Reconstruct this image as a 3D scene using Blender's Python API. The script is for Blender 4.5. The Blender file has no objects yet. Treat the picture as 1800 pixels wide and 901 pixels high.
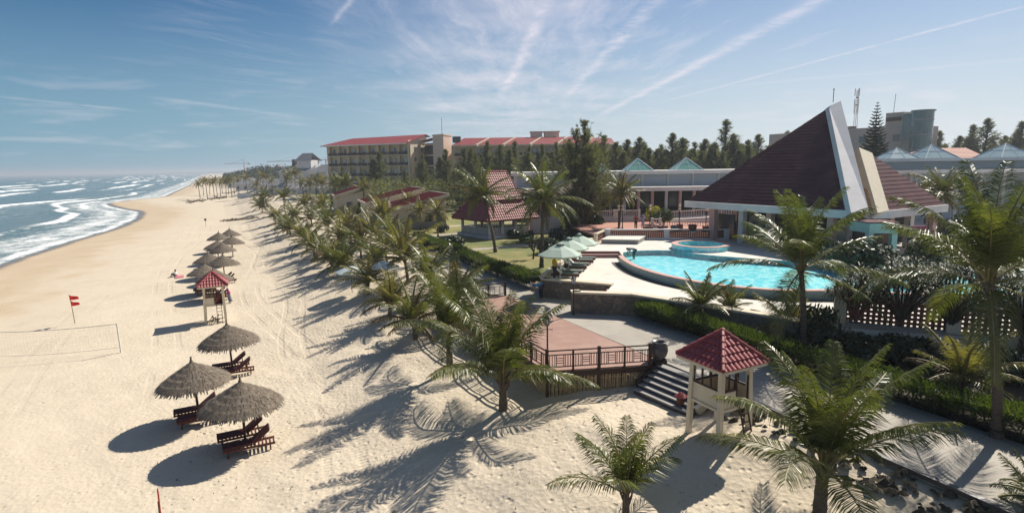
import bpy, bmesh, math, random
import numpy as np
from mathutils import Vector, Matrix, noise as mnoise

random.seed(7)
rng = np.random.default_rng(7)
SC = bpy.context.scene
COL = SC.collection
PI = math.pi
R = math.radians

# ------------------------------------------------------------------ camera
FPX = 1000.0; CAM_H = 12.0; ROLL = 0.014
TH = math.atan((450.5 - 295) / FPX)
tc, ts = math.cos(TH), math.sin(TH)
rc, rs = math.cos(ROLL), math.sin(ROLL)
fwd = Vector((0, tc, -ts)); up0 = Vector((0, ts, tc)); rt0 = Vector((1, 0, 0))
right = rt0 * rc - up0 * rs; upv = rt0 * rs + up0 * rc
cam_d = bpy.data.cameras.new('camera'); cam = bpy.data.objects.new('camera', cam_d); COL.objects.link(cam)
cam_d.sensor_width = 36; cam_d.lens = 36 * FPX / 1800
cam_d.clip_start = 0.1; cam_d.clip_end = 20000
mw = Matrix.Identity(4)
for i, a in enumerate((right, upv, -fwd)):
    mw[0][i], mw[1][i], mw[2][i] = a
mw.translation = Vector((0, 0, CAM_H))
cam.matrix_world = mw
SC.camera = cam

# ------------------------------------------------------------------ light
SUN_EL = R(44); SUN_AZ = math.atan2(0.70, 0.715)      # azimuth from +Y towards +X
sun_dir = Vector((math.sin(SUN_AZ) * math.cos(SUN_EL), math.cos(SUN_AZ) * math.cos(SUN_EL), math.sin(SUN_EL)))
sl = bpy.data.lights.new('sun', 'SUN'); sl.energy = 4.6; sl.angle = R(0.53); sl.color = (1, 0.93, 0.82)
so = bpy.data.objects.new('sun', sl); COL.objects.link(so)
so.rotation_euler = sun_dir.to_track_quat('Z', 'Y').to_euler(); so.location = (30, 30, 60)
SC.view_settings.view_transform = 'Standard'; SC.view_settings.look = 'None'
SC.view_settings.gamma = 1; SC.view_settings.use_curve_mapping = False
SC.view_settings.exposure = 0.58

W = bpy.data.worlds.new('World'); SC.world = W; W.use_nodes = True
wn = W.node_tree; wn.nodes.clear()

class NT:
    """small helper for node trees"""
    def __init__(s, nt): s.nt = nt
    def n(s, typ, inp=None, **kw):
        nd = s.nt.nodes.new(typ)
        for k, v in kw.items(): setattr(nd, k, v)
        for k, v in (inp or {}).items():
            if hasattr(v, 'is_output') or hasattr(v, 'links'): s.nt.links.new(v, nd.inputs[k])
            else: nd.inputs[k].default_value = v
        return nd
    def m(s, op, a, b=0.0, c=None, clamp=False):
        d = {0: a, 1: b}
        if c is not None: d[2] = c
        return s.n('ShaderNodeMath', d, operation=op, use_clamp=clamp).outputs[0]
    def noise(s, vec, scale, detail=4, rough=.5, dist=0, out=0):
        return s.n('ShaderNodeTexNoise', {'Vector': vec, 'Scale': scale, 'Detail': detail, 'Roughness': rough, 'Distortion': dist}).outputs[out]
    def ramp(s, fac, stops):
        r = s.n('ShaderNodeValToRGB', {'Fac': fac}); e = r.color_ramp.elements
        while len(e) < len(stops): e.new(0.5)
        for i, (p, c) in enumerate(stops): e[i].position = p; e[i].color = (*c, 1) if len(c) == 3 else c
        return r.outputs[0]
    def step(s, x, a, b, lo=0.0, hi=1.0):
        return s.n('ShaderNodeMapRange', {'Value': x, 'From Min': a, 'From Max': b, 'To Min': lo, 'To Max': hi}, interpolation_type='SMOOTHSTEP').outputs[0]
    def mix(s, f, a, b, blend='MIX'):
        nd = s.n('ShaderNodeMix', None, data_type='RGBA', blend_type=blend)
        for sock, v in ((nd.inputs[0], f), (nd.inputs[6], a), (nd.inputs[7], b)):
            if hasattr(v, 'is_output'): s.nt.links.new(v, sock)
            else: sock.default_value = v if not isinstance(v, tuple) or len(v) == 4 else (*v, 1)
        return nd.outputs[2]

def ray(px, py):
    u = (px - 900) / FPX; v = -(py - 450.5) / FPX
    x = u * rc + v * rs; y = -u * rs + v * rc
    return Vector((x, tc + y * ts, -ts + y * tc))
def at(px, py, z=0.0):
    r = ray(px, py); t = (z - CAM_H) / r.z
    return Vector((r.x * t, r.y * t, z))
def atY(px, py, Y):
    r = ray(px, py); t = Y / r.y
    return Vector((r.x * t, Y, CAM_H + r.z * t))

# sky: Nishita plus thin cirrus and old condensation trails
g = NT(wn)
sky = g.n('ShaderNodeTexSky', None, sky_type='NISHITA', sun_disc=False, sun_elevation=SUN_EL, sun_rotation=SUN_AZ,
          altitude=0, air_density=1.0, dust_density=0.25, ozone_density=3.0)
gen = g.n('ShaderNodeTexCoord').outputs['Generated']
sx = g.n('ShaderNodeSeparateXYZ', {0: gen})
zz = g.m('MAXIMUM', sx.outputs[2], 0.015)
cx_ = g.m('DIVIDE', sx.outputs[0], zz); cy_ = g.m('DIVIDE', sx.outputs[1], zz)
pl = g.n('ShaderNodeCombineXYZ', {0: cx_, 1: cy_, 2: 0.0}).outputs[0]
wob = g.noise(pl, 1.3, 4, .6, 0, 1)
plw = g.n('ShaderNodeVectorMath', {0: pl, 1: g.n('ShaderNodeVectorMath', {0: wob, 'Scale': 0.35}, operation='SCALE').outputs[0]}, operation='ADD').outputs[0]
def streak(vec, rot, sc, scale, detail=6, rough=.62):
    mp = g.n('ShaderNodeMapping', {'Vector': vec, 'Rotation': (0, 0, rot), 'Scale': sc}, vector_type='POINT').outputs[0]
    return g.noise(mp, scale, detail, rough, .6)
def cirrus(pa, pb, across, along, sc, lo, hi, ph=0.0):
    """fibrous streaks running along the sky direction pa-pb"""
    a = ray(*pa); b = ray(*pb); d = Vector((b.x / b.z - a.x / a.z, b.y / b.z - a.y / a.z)).normalized()
    t = g.m('ADD', g.m('MULTIPLY', cxw, d.x), g.m('MULTIPLY', cyw, d.y)); q = g.m('SUBTRACT', g.m('MULTIPLY', cxw, d.y), g.m('MULTIPLY', cyw, d.x))
    v = g.n('ShaderNodeCombineXYZ', {0: g.m('MULTIPLY', t, along), 1: g.m('MULTIPLY', q, across), 2: ph}).outputs[0]
    return g.step(g.noise(v, sc, 8, .68, .35), lo, hi)
sw = g.n('ShaderNodeSeparateXYZ', {0: plw}); cxw, cyw = sw.outputs[0], sw.outputs[1]
def blob(px, py, r):
    """soft patch of sky around one direction"""
    d = ray(px, py).normalized(); dt = g.n('ShaderNodeVectorMath', {0: gen, 1: tuple(d)}, operation='DOT_PRODUCT').outputs['Value']
    return g.step(dt, math.cos(r), math.cos(r * .15))
c1 = cirrus((1000, 165), (1060, 0), 3.0, .42, 1.5, .40, .74)
c2 = cirrus((905, 165), (800, 0), 2.8, .40, 1.7, .42, .78, 3.0)
c3 = cirrus((640, 40), (480, 0), 2.4, .6, 1.3, .44, .80, 7.0)
c4 = cirrus((1180, 110), (1450, 0), 2.2, .35, 1.4, .42, .78, 5.0)
soft = g.step(g.noise(plw, .7, 3, .5), .25, .80)
cl = g.m('ADD', g.m('MULTIPLY', g.m('ADD', g.m('MULTIPLY', c1, .36), g.m('MULTIPLY', soft, .50)), blob(975, 30, R(17))),
     g.m('ADD', g.m('MULTIPLY', g.m('ADD', g.m('MULTIPLY', c2, .34), g.m('MULTIPLY', soft, .36)), blob(810, 20, R(15))),
     g.m('ADD', g.m('MULTIPLY', c3, g.m('MULTIPLY', blob(470, 20, R(12)), .26)), g.m('MULTIPLY', c4, g.m('MULTIPLY', blob(1330, 40, R(20)), .45)))), clamp=True)
cl = g.m('MAXIMUM', cl, g.m('MULTIPLY', g.step(sx.outputs[0], -.45, .55), .26))
low = g.m('MULTIPLY', g.step(g.noise(g.n('ShaderNodeMapping', {'Vector': gen, 'Scale': (5, 5, 34)}).outputs[0], 1.6, 6, .6, .3), .50, .72),
          g.m('MULTIPLY', g.step(sx.outputs[2], .005, .04), g.step(sx.outputs[2], .20, .07)))
def trail(pa, pb, w, fall, strength, sc):
    a = ray(*pa); b = ray(*pb); A = Vector((a.x / a.z, a.y / a.z)); B = Vector((b.x / b.z, b.y / b.z))
    d = (B - A); L = d.length; d /= L
    rx = g.m('SUBTRACT', cx_, A.x); ry = g.m('SUBTRACT', cy_, A.y)
    t = g.m('DIVIDE', g.m('ADD', g.m('MULTIPLY', rx, d.x), g.m('MULTIPLY', ry, d.y)), L)
    q = g.m('ADD', g.m('SUBTRACT', g.m('MULTIPLY', rx, d.y), g.m('MULTIPLY', ry, d.x)),
            g.m('MULTIPLY', g.m('SUBTRACT', g.noise(pl, sc * .6, 5, .65), .5), w * 2.2))
    m = g.m('POWER', 2.718, g.m('MULTIPLY', g.m('MULTIPLY', q, q), -1.0 / (w * w)))
    e = g.m('MULTIPLY', g.step(t, -.02 - fall, fall), g.step(t, 1.05 + fall, 1 - fall))
    nz = g.step(g.noise(plw, sc, 6, .7), .25, .62)
    return g.m('MULTIPLY', g.m('MULTIPLY', m, e), g.m('MULTIPLY', nz, strength))
tr = [trail((1060, 200), (1480, -20), .085, .18, .62, 4),
      trail((1170, 178), (1760, 22), .032, .15, .55, 7),
      trail((1300, 150), (1850, 100), .11, .2, .22, 4),
      trail((885, 165), (960, 10), .05, .3, .5, 4),
      trail((1000, 165), (1160, -10), .06, .3, .5, 4),
      trail((585, 40), (640, -30), .02, .2, .4, 8),
      trail((0, 170), (240, 195), .12, .3, .3, 3), trail((300, 175), (520, 205), .15, .3, .28, 3)]
tot = g.m('MULTIPLY', cl, .85)
for t in tr: tot = g.m('ADD', tot, t)
tot = g.m('ADD', tot, g.m('MULTIPLY', low, .28), clamp=True)
tot = g.m('MULTIPLY', tot, g.step(sx.outputs[2], .0, .03))
tint = g.mix(1.0, sky.outputs[0], g.mix(g.step(sx.outputs[0], -.72, .15), (.34, .70, .94), (.70, .97, 1.12)), 'MULTIPLY')
hz = g.mix(g.step(sx.outputs[0], -.75, .65), (3.6, 6.2, 8.0), (9.4, 10.4, 11.0))
tint = g.mix(g.m('MULTIPLY', g.step(sx.outputs[2], .30, -.02), .92), tint, hz)
veil = g.mix(g.m('MULTIPLY', tot, .82), tint, (12.8, 12.0, 12.9))
bg = g.n('ShaderNodeBackground', {'Color': veil, 'Strength': 0.046})
wo = g.n('ShaderNodeOutputWorld', {'Surface': bg.outputs[0]})

# ------------------------------------------------------------------ materials
def mat(name, c1, c2=None, scale=3.0, rough=.7, bump=0.0, bscale=20.0, spec=.3, trans=0.0, metal=0.0, det=5, c3=None, coord='Object', stretch=None):
    m = bpy.data.materials.new(name); m.use_nodes = True; nt = m.node_tree; nt.nodes.clear(); k = NT(nt)
    tcn = k.n('ShaderNodeTexCoord').outputs[coord]
    if stretch: tcn = k.n('ShaderNodeMapping', {'Vector': tcn, 'Scale': stretch}).outputs[0]
    col = None
    if c2 is None: c2 = tuple(x * .8 for x in c1)
    f = k.noise(tcn, scale, det, .6)
    stops = [(.3, c1), (.7, c2)] if c3 is None else [(.28, c1), (.5, c2), (.72, c3)]
    col = k.ramp(f, stops)
    b = k.n('ShaderNodeBsdfPrincipled', {'Base Color': col, 'Roughness': rough, 'Metallic': metal, 'Specular IOR Level': spec})
    if bump:
        bn = k.n('ShaderNodeBump', {'Height': k.noise(tcn, bscale, 4, .6), 'Strength': bump, 'Distance': .05})
        nt.links.new(bn.outputs[0], b.inputs['Normal'])
    out = b.outputs[0]
    if trans:
        t = k.n('ShaderNodeBsdfTranslucent', {'Color': k.mix(1.0, col, (1.5, 1.6, .5), 'MULTIPLY')})
        out = k.n('ShaderNodeMixShader', {0: trans, 1: b.outputs[0], 2: t.outputs[0]}).outputs[0]
    k.n('ShaderNodeOutputMaterial', {'Surface': out})
    return m

M_ = {}
M_['white'] = mat('white_paint', (.74, .72, .68), (.62, .60, .56), 1.5, .6)
M_['white2'] = mat('white_plaster', (.70, .68, .66), (.58, .55, .54), .7, .75, .1, 30)
M_['cream'] = mat('cream_plaster', (.66, .56, .42), (.58, .48, .35), .6, .8)
M_['cream2'] = mat('cream_paint', (.68, .60, .46), (.60, .51, .37), 2.5, .6, .05, 40)
M_['peach'] = mat('peach_plaster', (.72, .54, .43), (.65, .48, .38), .5, .8)
M_['ochre'] = mat('ochre_plaster', (.54, .44, .29), (.46, .37, .24), .5, .8)
M_['pink'] = mat('pink_plaster', (.60, .40, .36), (.52, .34, .30), .7, .8)
M_['redroof'] = mat('red_sheet_roof', (.30, .052, .05), (.22, .04, .04), .8, .55, spec=.25, stretch=(1, 1, 1))
M_['redtile'] = mat('red_roof_tile', (.36, .080, .080), (.25, .055, .058), 3, .5, .1, 30)
M_['tile2'] = mat('pale_red_tile', (.34, .10, .085), (.25, .066, .058), 2, .5, .1, 30)
M_['maroon'] = mat('maroon_tile', (.105, .034, .042), (.072, .024, .032), .5, .75, .12, 12, spec=.12, c3=(.125, .046, .052))
M_['orange'] = mat('orange_tile', (.42, .13, .075), (.33, .10, .06), 1, .7)
M_['greyroof'] = mat('grey_slate_roof', (.30, .30, .31), (.22, .22, .235), .5, .7)
M_['dkwood'] = mat('dark_brown_wood', (.060, .032, .022), (.036, .020, .015), 6, .55, .15, 30)
M_['redwood'] = mat('reddish_wood', (.135, .038, .026), (.085, .024, .018), 6, .5, .1, 30)
M_['boards'] = mat('tan_boards', (.52, .31, .15), (.42, .24, .11), 1.5, .7, stretch=(.4, .4, 5))
M_['bamboo'] = mat('bamboo', (.50, .37, .21), (.33, .23, .125), 5, .6, c3=(.58, .45, .27))
M_['trunk'] = mat('palm_bark', (.17, .13, .095), (.075, .055, .042), 5, .9, .5, 22, stretch=(1, 1, 4))
M_['bark'] = mat('tree_bark', (.10, .075, .055), (.05, .038, .03), 4, .9, .3, 20)
M_['frond'] = mat('palm_leaf', (.128, .142, .034), (.085, .102, .026), 1.1, .40, spec=.5, trans=.30, c3=(.19, .18, .05))
M_['frond_dry'] = mat('dry_palm_leaf', (.17, .125, .065), (.11, .075, .04), 2, .6, spec=.3, trans=.2)
M_['frond2'] = mat('palm_leaf_windburnt', (.130, .145, .034), (.19, .165, .07), 1.3, .44, spec=.45, trans=.32, c3=(.075, .090, .022))
M_['rachis'] = mat('palm_leaf_stalk', (.24, .20, .065), (.16, .13, .045), 3, .45, spec=.5)
M_['needle'] = mat('casuarina_needles', (.095, .105, .062), (.13, .135, .085), .35, .75, trans=.34, c3=(.165, .158, .11))
M_['conifer'] = mat('norfolk_pine_needles', (.020, .032, .022), (.032, .046, .030), .6, .7, trans=.05)
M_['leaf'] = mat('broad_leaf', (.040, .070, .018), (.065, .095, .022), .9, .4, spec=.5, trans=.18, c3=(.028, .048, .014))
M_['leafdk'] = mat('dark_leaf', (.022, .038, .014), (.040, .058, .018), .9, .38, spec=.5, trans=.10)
M_['pandan'] = mat('screw_pine_leaf', (.030, .044, .022), (.055, .068, .034), 1.2, .50, spec=.3, trans=.12)
M_['hedge'] = mat('hedge_leaf', (.085, .120, .030), (.055, .080, .022), .8, .6, trans=.34, c3=(.12, .15, .042))
M_['yellowleaf'] = mat('yellow_flowers', (.42, .36, .03), (.20, .22, .03), 2.5, .6, trans=.2)
M_['thatch'] = mat('grey_thatch', (.25, .205, .155), (.14, .112, .085), 9, .9, .5, 60, c3=(.34, .285, .22))
M_['cushion'] = mat('maroon_cushion', (.095, .026, .030), (.065, .019, .023), 3, .8)
M_['whitefab'] = mat('white_fabric', (.72, .72, .70), (.62, .63, .63), 2, .8)
M_['greyfab'] = mat('grey_green_fabric', (.15, .18, .165), (.11, .135, .125), 2, .8)
M_['mint'] = mat('mint_canvas', (.46, .55, .49), (.40, .49, .44), 1.5, .75, trans=.15)
M_['bluewhite'] = mat('pale_blue_canvas', (.50, .58, .62), (.42, .52, .57), 1.5, .7, trans=.12)
M_['minttrim'] = mat('mint_fascia_paint', (.42, .56, .50), (.37, .50, .45), 1.0, .6)
M_['black'] = mat('black_metal', (.018, .018, .02), (.03, .03, .032), 8, .4, spec=.5)
M_['grey'] = mat('grey_concrete', (.34, .33, .31), (.26, .25, .235), 1.2, .85, .2, 20)
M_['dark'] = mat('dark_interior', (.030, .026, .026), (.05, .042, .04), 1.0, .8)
M_['glassdk'] = mat('window_glass', (.07, .09, .10), (.12, .15, .17), .4, .12, spec=.6)
M_['tealglass'] = mat('teal_curtain_glass', (.05, .13, .13), (.10, .22, .21), .5, .15, spec=.7)
M_['greenglass'] = mat('green_skylight_glass', (.10, .30, .24), (.20, .42, .34), .6, .2, spec=.6)
M_['blueglass'] = mat('pale_skylight_glass', (.28, .38, .40), (.36, .46, .47), .6, .2, spec=.6)
M_['louver'] = mat('blue_grey_louver', (.72, .76, .80), (.64, .69, .73), .5, .6)
M_['paleblue'] = mat('pale_blue_wall', (.50, .55, .58), (.43, .48, .52), .4, .8)
M_['brickred'] = mat('red_brick_lattice', (.22, .085, .065), (.15, .058, .045), 5, .8)
M_['terracotta'] = mat('terracotta_paving', (.46, .23, .17), (.38, .19, .14), 2, .8)
M_['coping'] = mat('pink_coping', (.58, .35, .30), (.49, .29, .25), 3, .7)
M_['sandstone'] = mat('cream_coping', (.66, .57, .43), (.56, .48, .36), 2, .7)
M_['pooltile'] = mat('pool_outer_tile', (.20, .30, .31), (.15, .23, .24), 3, .4)
M_['pebble'] = mat('dark_pebbles', (.05, .05, .052), (.12, .115, .11), 12, .7, .6, 14)
M_['pot'] = mat('dark_glazed_jar', (.045, .040, .045), (.075, .066, .068), 5, .35, spec=.5)
M_['soil'] = mat('planting_soil', (.085, .070, .050), (.050, .045, .030), 1.2, .95, .3, 9, c3=(.13, .105, .075))
M_['flag'] = mat('red_flag_cloth', (.52, .02, .028), (.42, .015, .022), 3, .7, trans=.25)
M_['redpaint'] = mat('red_paint', (.40, .05, .035), (.32, .04, .03), 4, .5)
M_['skin'] = mat('skin', (.33, .19, .12), (.28, .16, .10), 5, .6)
M_['hair'] = mat('dark_hair', (.015, .012, .01), (.025, .02, .017), 9, .5)
def flat(n, c, r=.8): M_[n] = mat(n, c, tuple(x * .85 for x in c), 6, r); return M_[n]
flat('yellow_shirt', (.60, .38, .02)); flat('blue_shirt', (.05, .25, .52)); flat('red_shirt', (.36, .05, .035)); flat('lilac_shirt', (.50, .50, .66))
flat('dark_trousers', (.03, .03, .038)); flat('dark_teal_shorts', (.02, .07, .085)); flat('grey_shirt', (.25, .27, .27)); flat('pink_cloth', (.60, .18, .22))
flat('magenta_cloth', (.42, .06, .20)); flat('grey_cloth', (.20, .20, .24)); flat('globe_glass', (.78, .72, .50), .3); flat('steel', (.42, .42, .42), .4)
flat('crane_red', (.55, .20, .17)); flat('driftwood', (.20, .15, .10)); flat('teal_bin', (.05, .10, .13)); flat('brownbox', (.13, .05, .035)); flat('netgrey', (.25, .25, .26))

def special(name, fn):
    m = bpy.data.materials.new(name); m.use_nodes = True; m.node_tree.nodes.clear(); k = NT(m.node_tree); fn(k); return m
def sand_fn(k):
    tcn = k.n('ShaderNodeTexCoord').outputs['Object']
    z = k.n('ShaderNodeSeparateXYZ', {0: tcn}).outputs[2]
    big = k.noise(tcn, .16, 4, .55); mid = k.noise(tcn, 1.1, 5, .65); fine = k.noise(tcn, 9, 4, .7)
    dry = k.ramp(big, [(.3, (.60, .515, .395)), (.72, (.525, .445, .335))])
    dry = k.mix(k.step(mid, .35, .75, 0, .55), dry, (.655, .56, .43))
    dry = k.mix(k.step(fine, .60, .74, 0, .35), dry, (.36, .28, .19))
    wet = k.ramp(big, [(.3, (.49, .38, .255)), (.7, (.55, .44, .31))])
    zz = k.m('ADD', z, k.m('MULTIPLY', k.m('SUBTRACT', big, .5), .75))
    w = k.step(zz, -.30, -.62)
    col = k.mix(w, dry, wet)
    xy = k.n('ShaderNodeSeparateXYZ', {0: tcn})
    uu = k.m('ADD', k.m('MULTIPLY', k.m('ADD', xy.outputs[0], .47), .893), k.m('MULTIPLY', k.m('SUBTRACT', xy.outputs[1], 23.39), .45))
    inland = k.step(k.m('ADD', uu, k.m('MULTIPLY', k.m('SUBTRACT', mid, .5), 4.0)), 9.0, 12.5)
    col = k.mix(inland, col, k.ramp(mid, [(.3, (.055, .060, .028)), (.7, (.11, .10, .05))]))
    soak = k.step(k.m('ADD', z, k.m('MULTIPLY', k.m('SUBTRACT', big, .5), .15)), -1.02, -1.15)
    col = k.mix(soak, col, (.20, .155, .115))
    rough = k.m('SUBTRACT', .92, k.m('MULTIPLY', soak, .68))
    # footprints and trampled texture
    vor = k.n('ShaderNodeTexVoronoi', {'Vector': tcn, 'Scale': 2.4, 'Randomness': 1.0}).outputs['Distance']
    foot = k.step(vor, .05, .30)
    vor2 = k.n('ShaderNodeTexVoronoi', {'Vector': tcn, 'Scale': 4.6, 'Randomness': 1.0}).outputs['Distance']
    h = k.m('ADD', k.m('MULTIPLY', foot, k.m('ADD', .18, k.m('MULTIPLY', k.step(big, .35, .6), .5))), k.m('ADD', k.m('MULTIPLY', mid, .75), k.m('ADD', k.m('MULTIPLY', fine, .28), k.m('MULTIPLY', vor2, .35))))
    vv = k.m('ADD', k.m('MULTIPLY', k.m('ADD', xy.outputs[0], .47), -.45), k.m('MULTIPLY', k.m('SUBTRACT', xy.outputs[1], 23.39), .893))
    for a_, b_, c_, d_ in ((-7.2, 1.3, .11, .4), (-5.9, .9, .16, 2.1), (-15.5, 1.6, .06, 1.0), (-20.0, 2.4, .045, 3.0), (2.6, 1.5, .23, .2)):
        cen = k.m('SUBTRACT', uu, k.m('ADD', k.m('MULTIPLY', k.m('SINE', k.m('ADD', k.m('MULTIPLY', vv, c_), d_)), b_), a_))
        pair = k.m('ABSOLUTE', k.m('SUBTRACT', k.m('ABSOLUTE', cen), .72))
        h = k.m('SUBTRACT', h, k.m('MULTIPLY', k.m('MULTIPLY', k.step(pair, .26, .10), k.step(big, .40, .62)), k.m('ADD', .42, k.m('MULTIPLY', k.m('SINE', k.m('MULTIPLY', vv, 26.0)), .22))))
    st = k.m('MULTIPLY', k.step(z, -.7, .3), .50)
    b = k.n('ShaderNodeBump', {'Height': h, 'Strength': st, 'Distance': .16})
    p = k.n('ShaderNodeBsdfPrincipled', {'Base Color': col, 'Roughness': rough, 'Specular IOR Level': .25, 'Normal': b.outputs[0]})
    k.n('ShaderNodeOutputMaterial', {'Surface': p.outputs[0]})
M_['sand'] = special('beach_sand', sand_fn)
def sea_fn(k):
    tcn = k.n('ShaderNodeTexCoord').outputs['Object']
    at_ = k.n('ShaderNodeAttribute', None, attribute_name='foam').outputs['Fac']
    sh = k.n('ShaderNodeAttribute', None, attribute_name='shallow').outputs['Fac']
    mp = k.n('ShaderNodeMapping', {'Vector': tcn, 'Rotation': (0, 0, R(-26.7)), 'Scale': (1, .45, 1)}).outputs[0]
    n1 = k.noise(mp, .35, 6, .68, .8); n2 = k.noise(mp, 1.6, 5, .7, 1.2)
    f = k.m('ADD', at_, k.m('ADD', k.m('MULTIPLY', k.m('SUBTRACT', n1, .5), 1.15), k.m('MULTIPLY', k.m('SUBTRACT', n2, .5), .75)))
    foam = k.step(f, .34, .80)
    deep = k.ramp(k.noise(tcn, .012, 3, .5), [(.35, (.024, .090, .110)), (.65, (.045, .115, .122))])
    shal = k.ramp(k.noise(mp, .12, 3, .5), [(.35, (.10, .155, .150)), (.65, (.16, .19, .165))])
    col = k.mix(sh, deep, shal)
    h = k.m('ADD', k.noise(mp, .8, 6, .65), k.m('MULTIPLY', k.noise(mp, .12, 3, .5), 3.0))
    b = k.n('ShaderNodeBump', {'Height': h, 'Strength': .55, 'Distance': .35})
    p = k.n('ShaderNodeBsdfPrincipled', {'Base Color': k.mix(foam, col, (.80, .81, .80)), 'Roughness': k.m('ADD', .16, k.m('MULTIPLY', foam, .6)), 'IOR': 1.33, 'Normal': b.outputs[0]})
    k.n('ShaderNodeOutputMaterial', {'Surface': p.outputs[0]})
M_['sea'] = special('sea_water', sea_fn)
def poolwater_fn(k):
    tcn = k.n('ShaderNodeTexCoord').outputs['Object']
    b = k.n('ShaderNodeBump', {'Height': k.noise(tcn, 2.2, 4, .6, .6), 'Strength': .22, 'Distance': .10})
    fr = k.n('ShaderNodeFresnel', {'IOR': 1.33, 'Normal': b.outputs[0]}).outputs[0]
    t = k.n('ShaderNodeBsdfTransparent', {'Color': (.82, .98, .99, 1)}); gl = k.n('ShaderNodeBsdfGlossy', {'Roughness': .06, 'Normal': b.outputs[0]})
    bf = k.n('ShaderNodeNewGeometry').outputs['Backfacing']
    fr = k.m('ADD', k.m('MULTIPLY', fr, k.m('SUBTRACT', 1.0, bf)), k.m('MULTIPLY', bf, .03))
    k.n('ShaderNodeOutputMaterial', {'Surface': k.n('ShaderNodeMixShader', {0: fr, 1: t.outputs[0], 2: gl.outputs[0]}).outputs[0]})
M_['poolwater'] = special('pool_water', poolwater_fn)
def poolfloor_fn(k):
    tcn = k.n('ShaderNodeTexCoord').outputs['Object']
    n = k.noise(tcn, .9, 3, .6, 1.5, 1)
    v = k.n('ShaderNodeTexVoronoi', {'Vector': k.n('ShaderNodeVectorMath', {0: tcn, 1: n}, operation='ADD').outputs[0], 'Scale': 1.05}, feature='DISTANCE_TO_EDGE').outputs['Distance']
    col = k.mix(k.step(v, .0, .20), (.58, .92, .94), k.mix(k.step(k.noise(tcn, .25, 3, .5), .35, .65), (.09, .68, .80), (.24, .80, .87)))  # bright cell edges are caustic light painted into the tile colour
    p = k.n('ShaderNodeBsdfPrincipled', {'Base Color': col, 'Roughness': .5})
    k.n('ShaderNodeOutputMaterial', {'Surface': p.outputs[0]})
M_['poolfloor'] = special('turquoise_tile_caustics', poolfloor_fn)
def stone_fn(k):
    tcn = k.n('ShaderNodeTexCoord').outputs['Object']
    v = k.n('ShaderNodeTexVoronoi', {'Vector': tcn, 'Scale': 2.4})
    e = k.n('ShaderNodeTexVoronoi', {'Vector': tcn, 'Scale': 2.4}, feature='DISTANCE_TO_EDGE').outputs['Distance']
    rnd = k.n('ShaderNodeSeparateColor', {0: v.outputs['Color']}).outputs[0]
    st = k.ramp(rnd, [(.0, (.20, .15, .11)), (.4, (.30, .24, .18)), (.7, (.38, .29, .20)), (1, (.16, .13, .11))])
    m = k.step(e, .02, .06)
    col = k.mix(m, (.13, .115, .10), k.mix(k.noise(tcn, 14, 4, .6), st, (.10, .08, .065)))
    b = k.n('ShaderNodeBump', {'Height': k.m('ADD', m, k.m('MULTIPLY', k.noise(tcn, 16, 3, .6), .4)), 'Strength': .8, 'Distance': .05})
    p = k.n('ShaderNodeBsdfPrincipled', {'Base Color': col, 'Roughness': .85, 'Normal': b.outputs[0]})
    k.n('ShaderNodeOutputMaterial', {'Surface': p.outputs[0]})
M_['stone'] = special('rubble_stone_wall', stone_fn)
def paving_fn(c1, c2, c3, size, mort):
    def fn(k):
        tcn = k.n('ShaderNodeMapping', {'Vector': k.n('ShaderNodeTexCoord').outputs['Object'], 'Rotation': (0, 0, R(-26.7))}).outputs[0]
        br = k.n('ShaderNodeTexBrick', {'Vector': tcn, 'Color1': (*c1, 1), 'Color2': (*c2, 1), 'Mortar': (*c3, 1), 'Scale': 1.0, 'Mortar Size': mort, 'Brick Width': size, 'Row Height': size}, offset=0.0)
        n = k.noise(tcn, .8, 6, .65); n2 = k.noise(tcn, .18, 3, .5)
        col = k.mix(k.step(n, .40, .75, 0, .6), br.outputs[0], tuple(x * .72 for x in c2))
        col = k.mix(k.step(n2, .5, .75, 0, .45), col, tuple(min(1, x * 1.15) for x in c1))
        b = k.n('ShaderNodeBump', {'Height': k.noise(tcn, 14, 4, .6), 'Strength': .12, 'Distance': .03})
        p = k.n('ShaderNodeBsdfPrincipled', {'Base Color': col, 'Roughness': .8, 'Normal': b.outputs[0]})
        k.n('ShaderNodeOutputMaterial', {'Surface': p.outputs[0]})
    return fn
M_['promenade'] = special('promenade_concrete', paving_fn((.385, .35, .295), (.345, .31, .26), (.22, .195, .165), 2.2, .015))
M_['pooldeck'] = special('pool_deck_paving', paving_fn((.66, .62, .55), (.62, .58, .51), (.52, .48, .42), .6, .008))
def plank_fn(k):
    tcn = k.n('ShaderNodeMapping', {'Vector': k.n('ShaderNodeTexCoord').outputs['Object'], 'Rotation': (0, 0, R(-26.7 + 16))}).outputs[0]
    br = k.n('ShaderNodeTexBrick', {'Vector': tcn, 'Color1': (.36, .205, .155, 1), 'Color2': (.31, .175, .135, 1), 'Mortar': (.15, .085, .065, 1), 'Scale': 1.0, 'Mortar Size': .012, 'Brick Width': 3.6, 'Row Height': .15})
    col = k.mix(k.step(k.noise(tcn, 1.2, 5, .6), .4, .75, 0, .5), br.outputs[0], (.42, .27, .21))
    p = k.n('ShaderNodeBsdfPrincipled', {'Base Color': col, 'Roughness': .65})
    k.n('ShaderNodeOutputMaterial', {'Surface': p.outputs[0]})
M_['planks'] = special('deck_planks', plank_fn)
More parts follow.
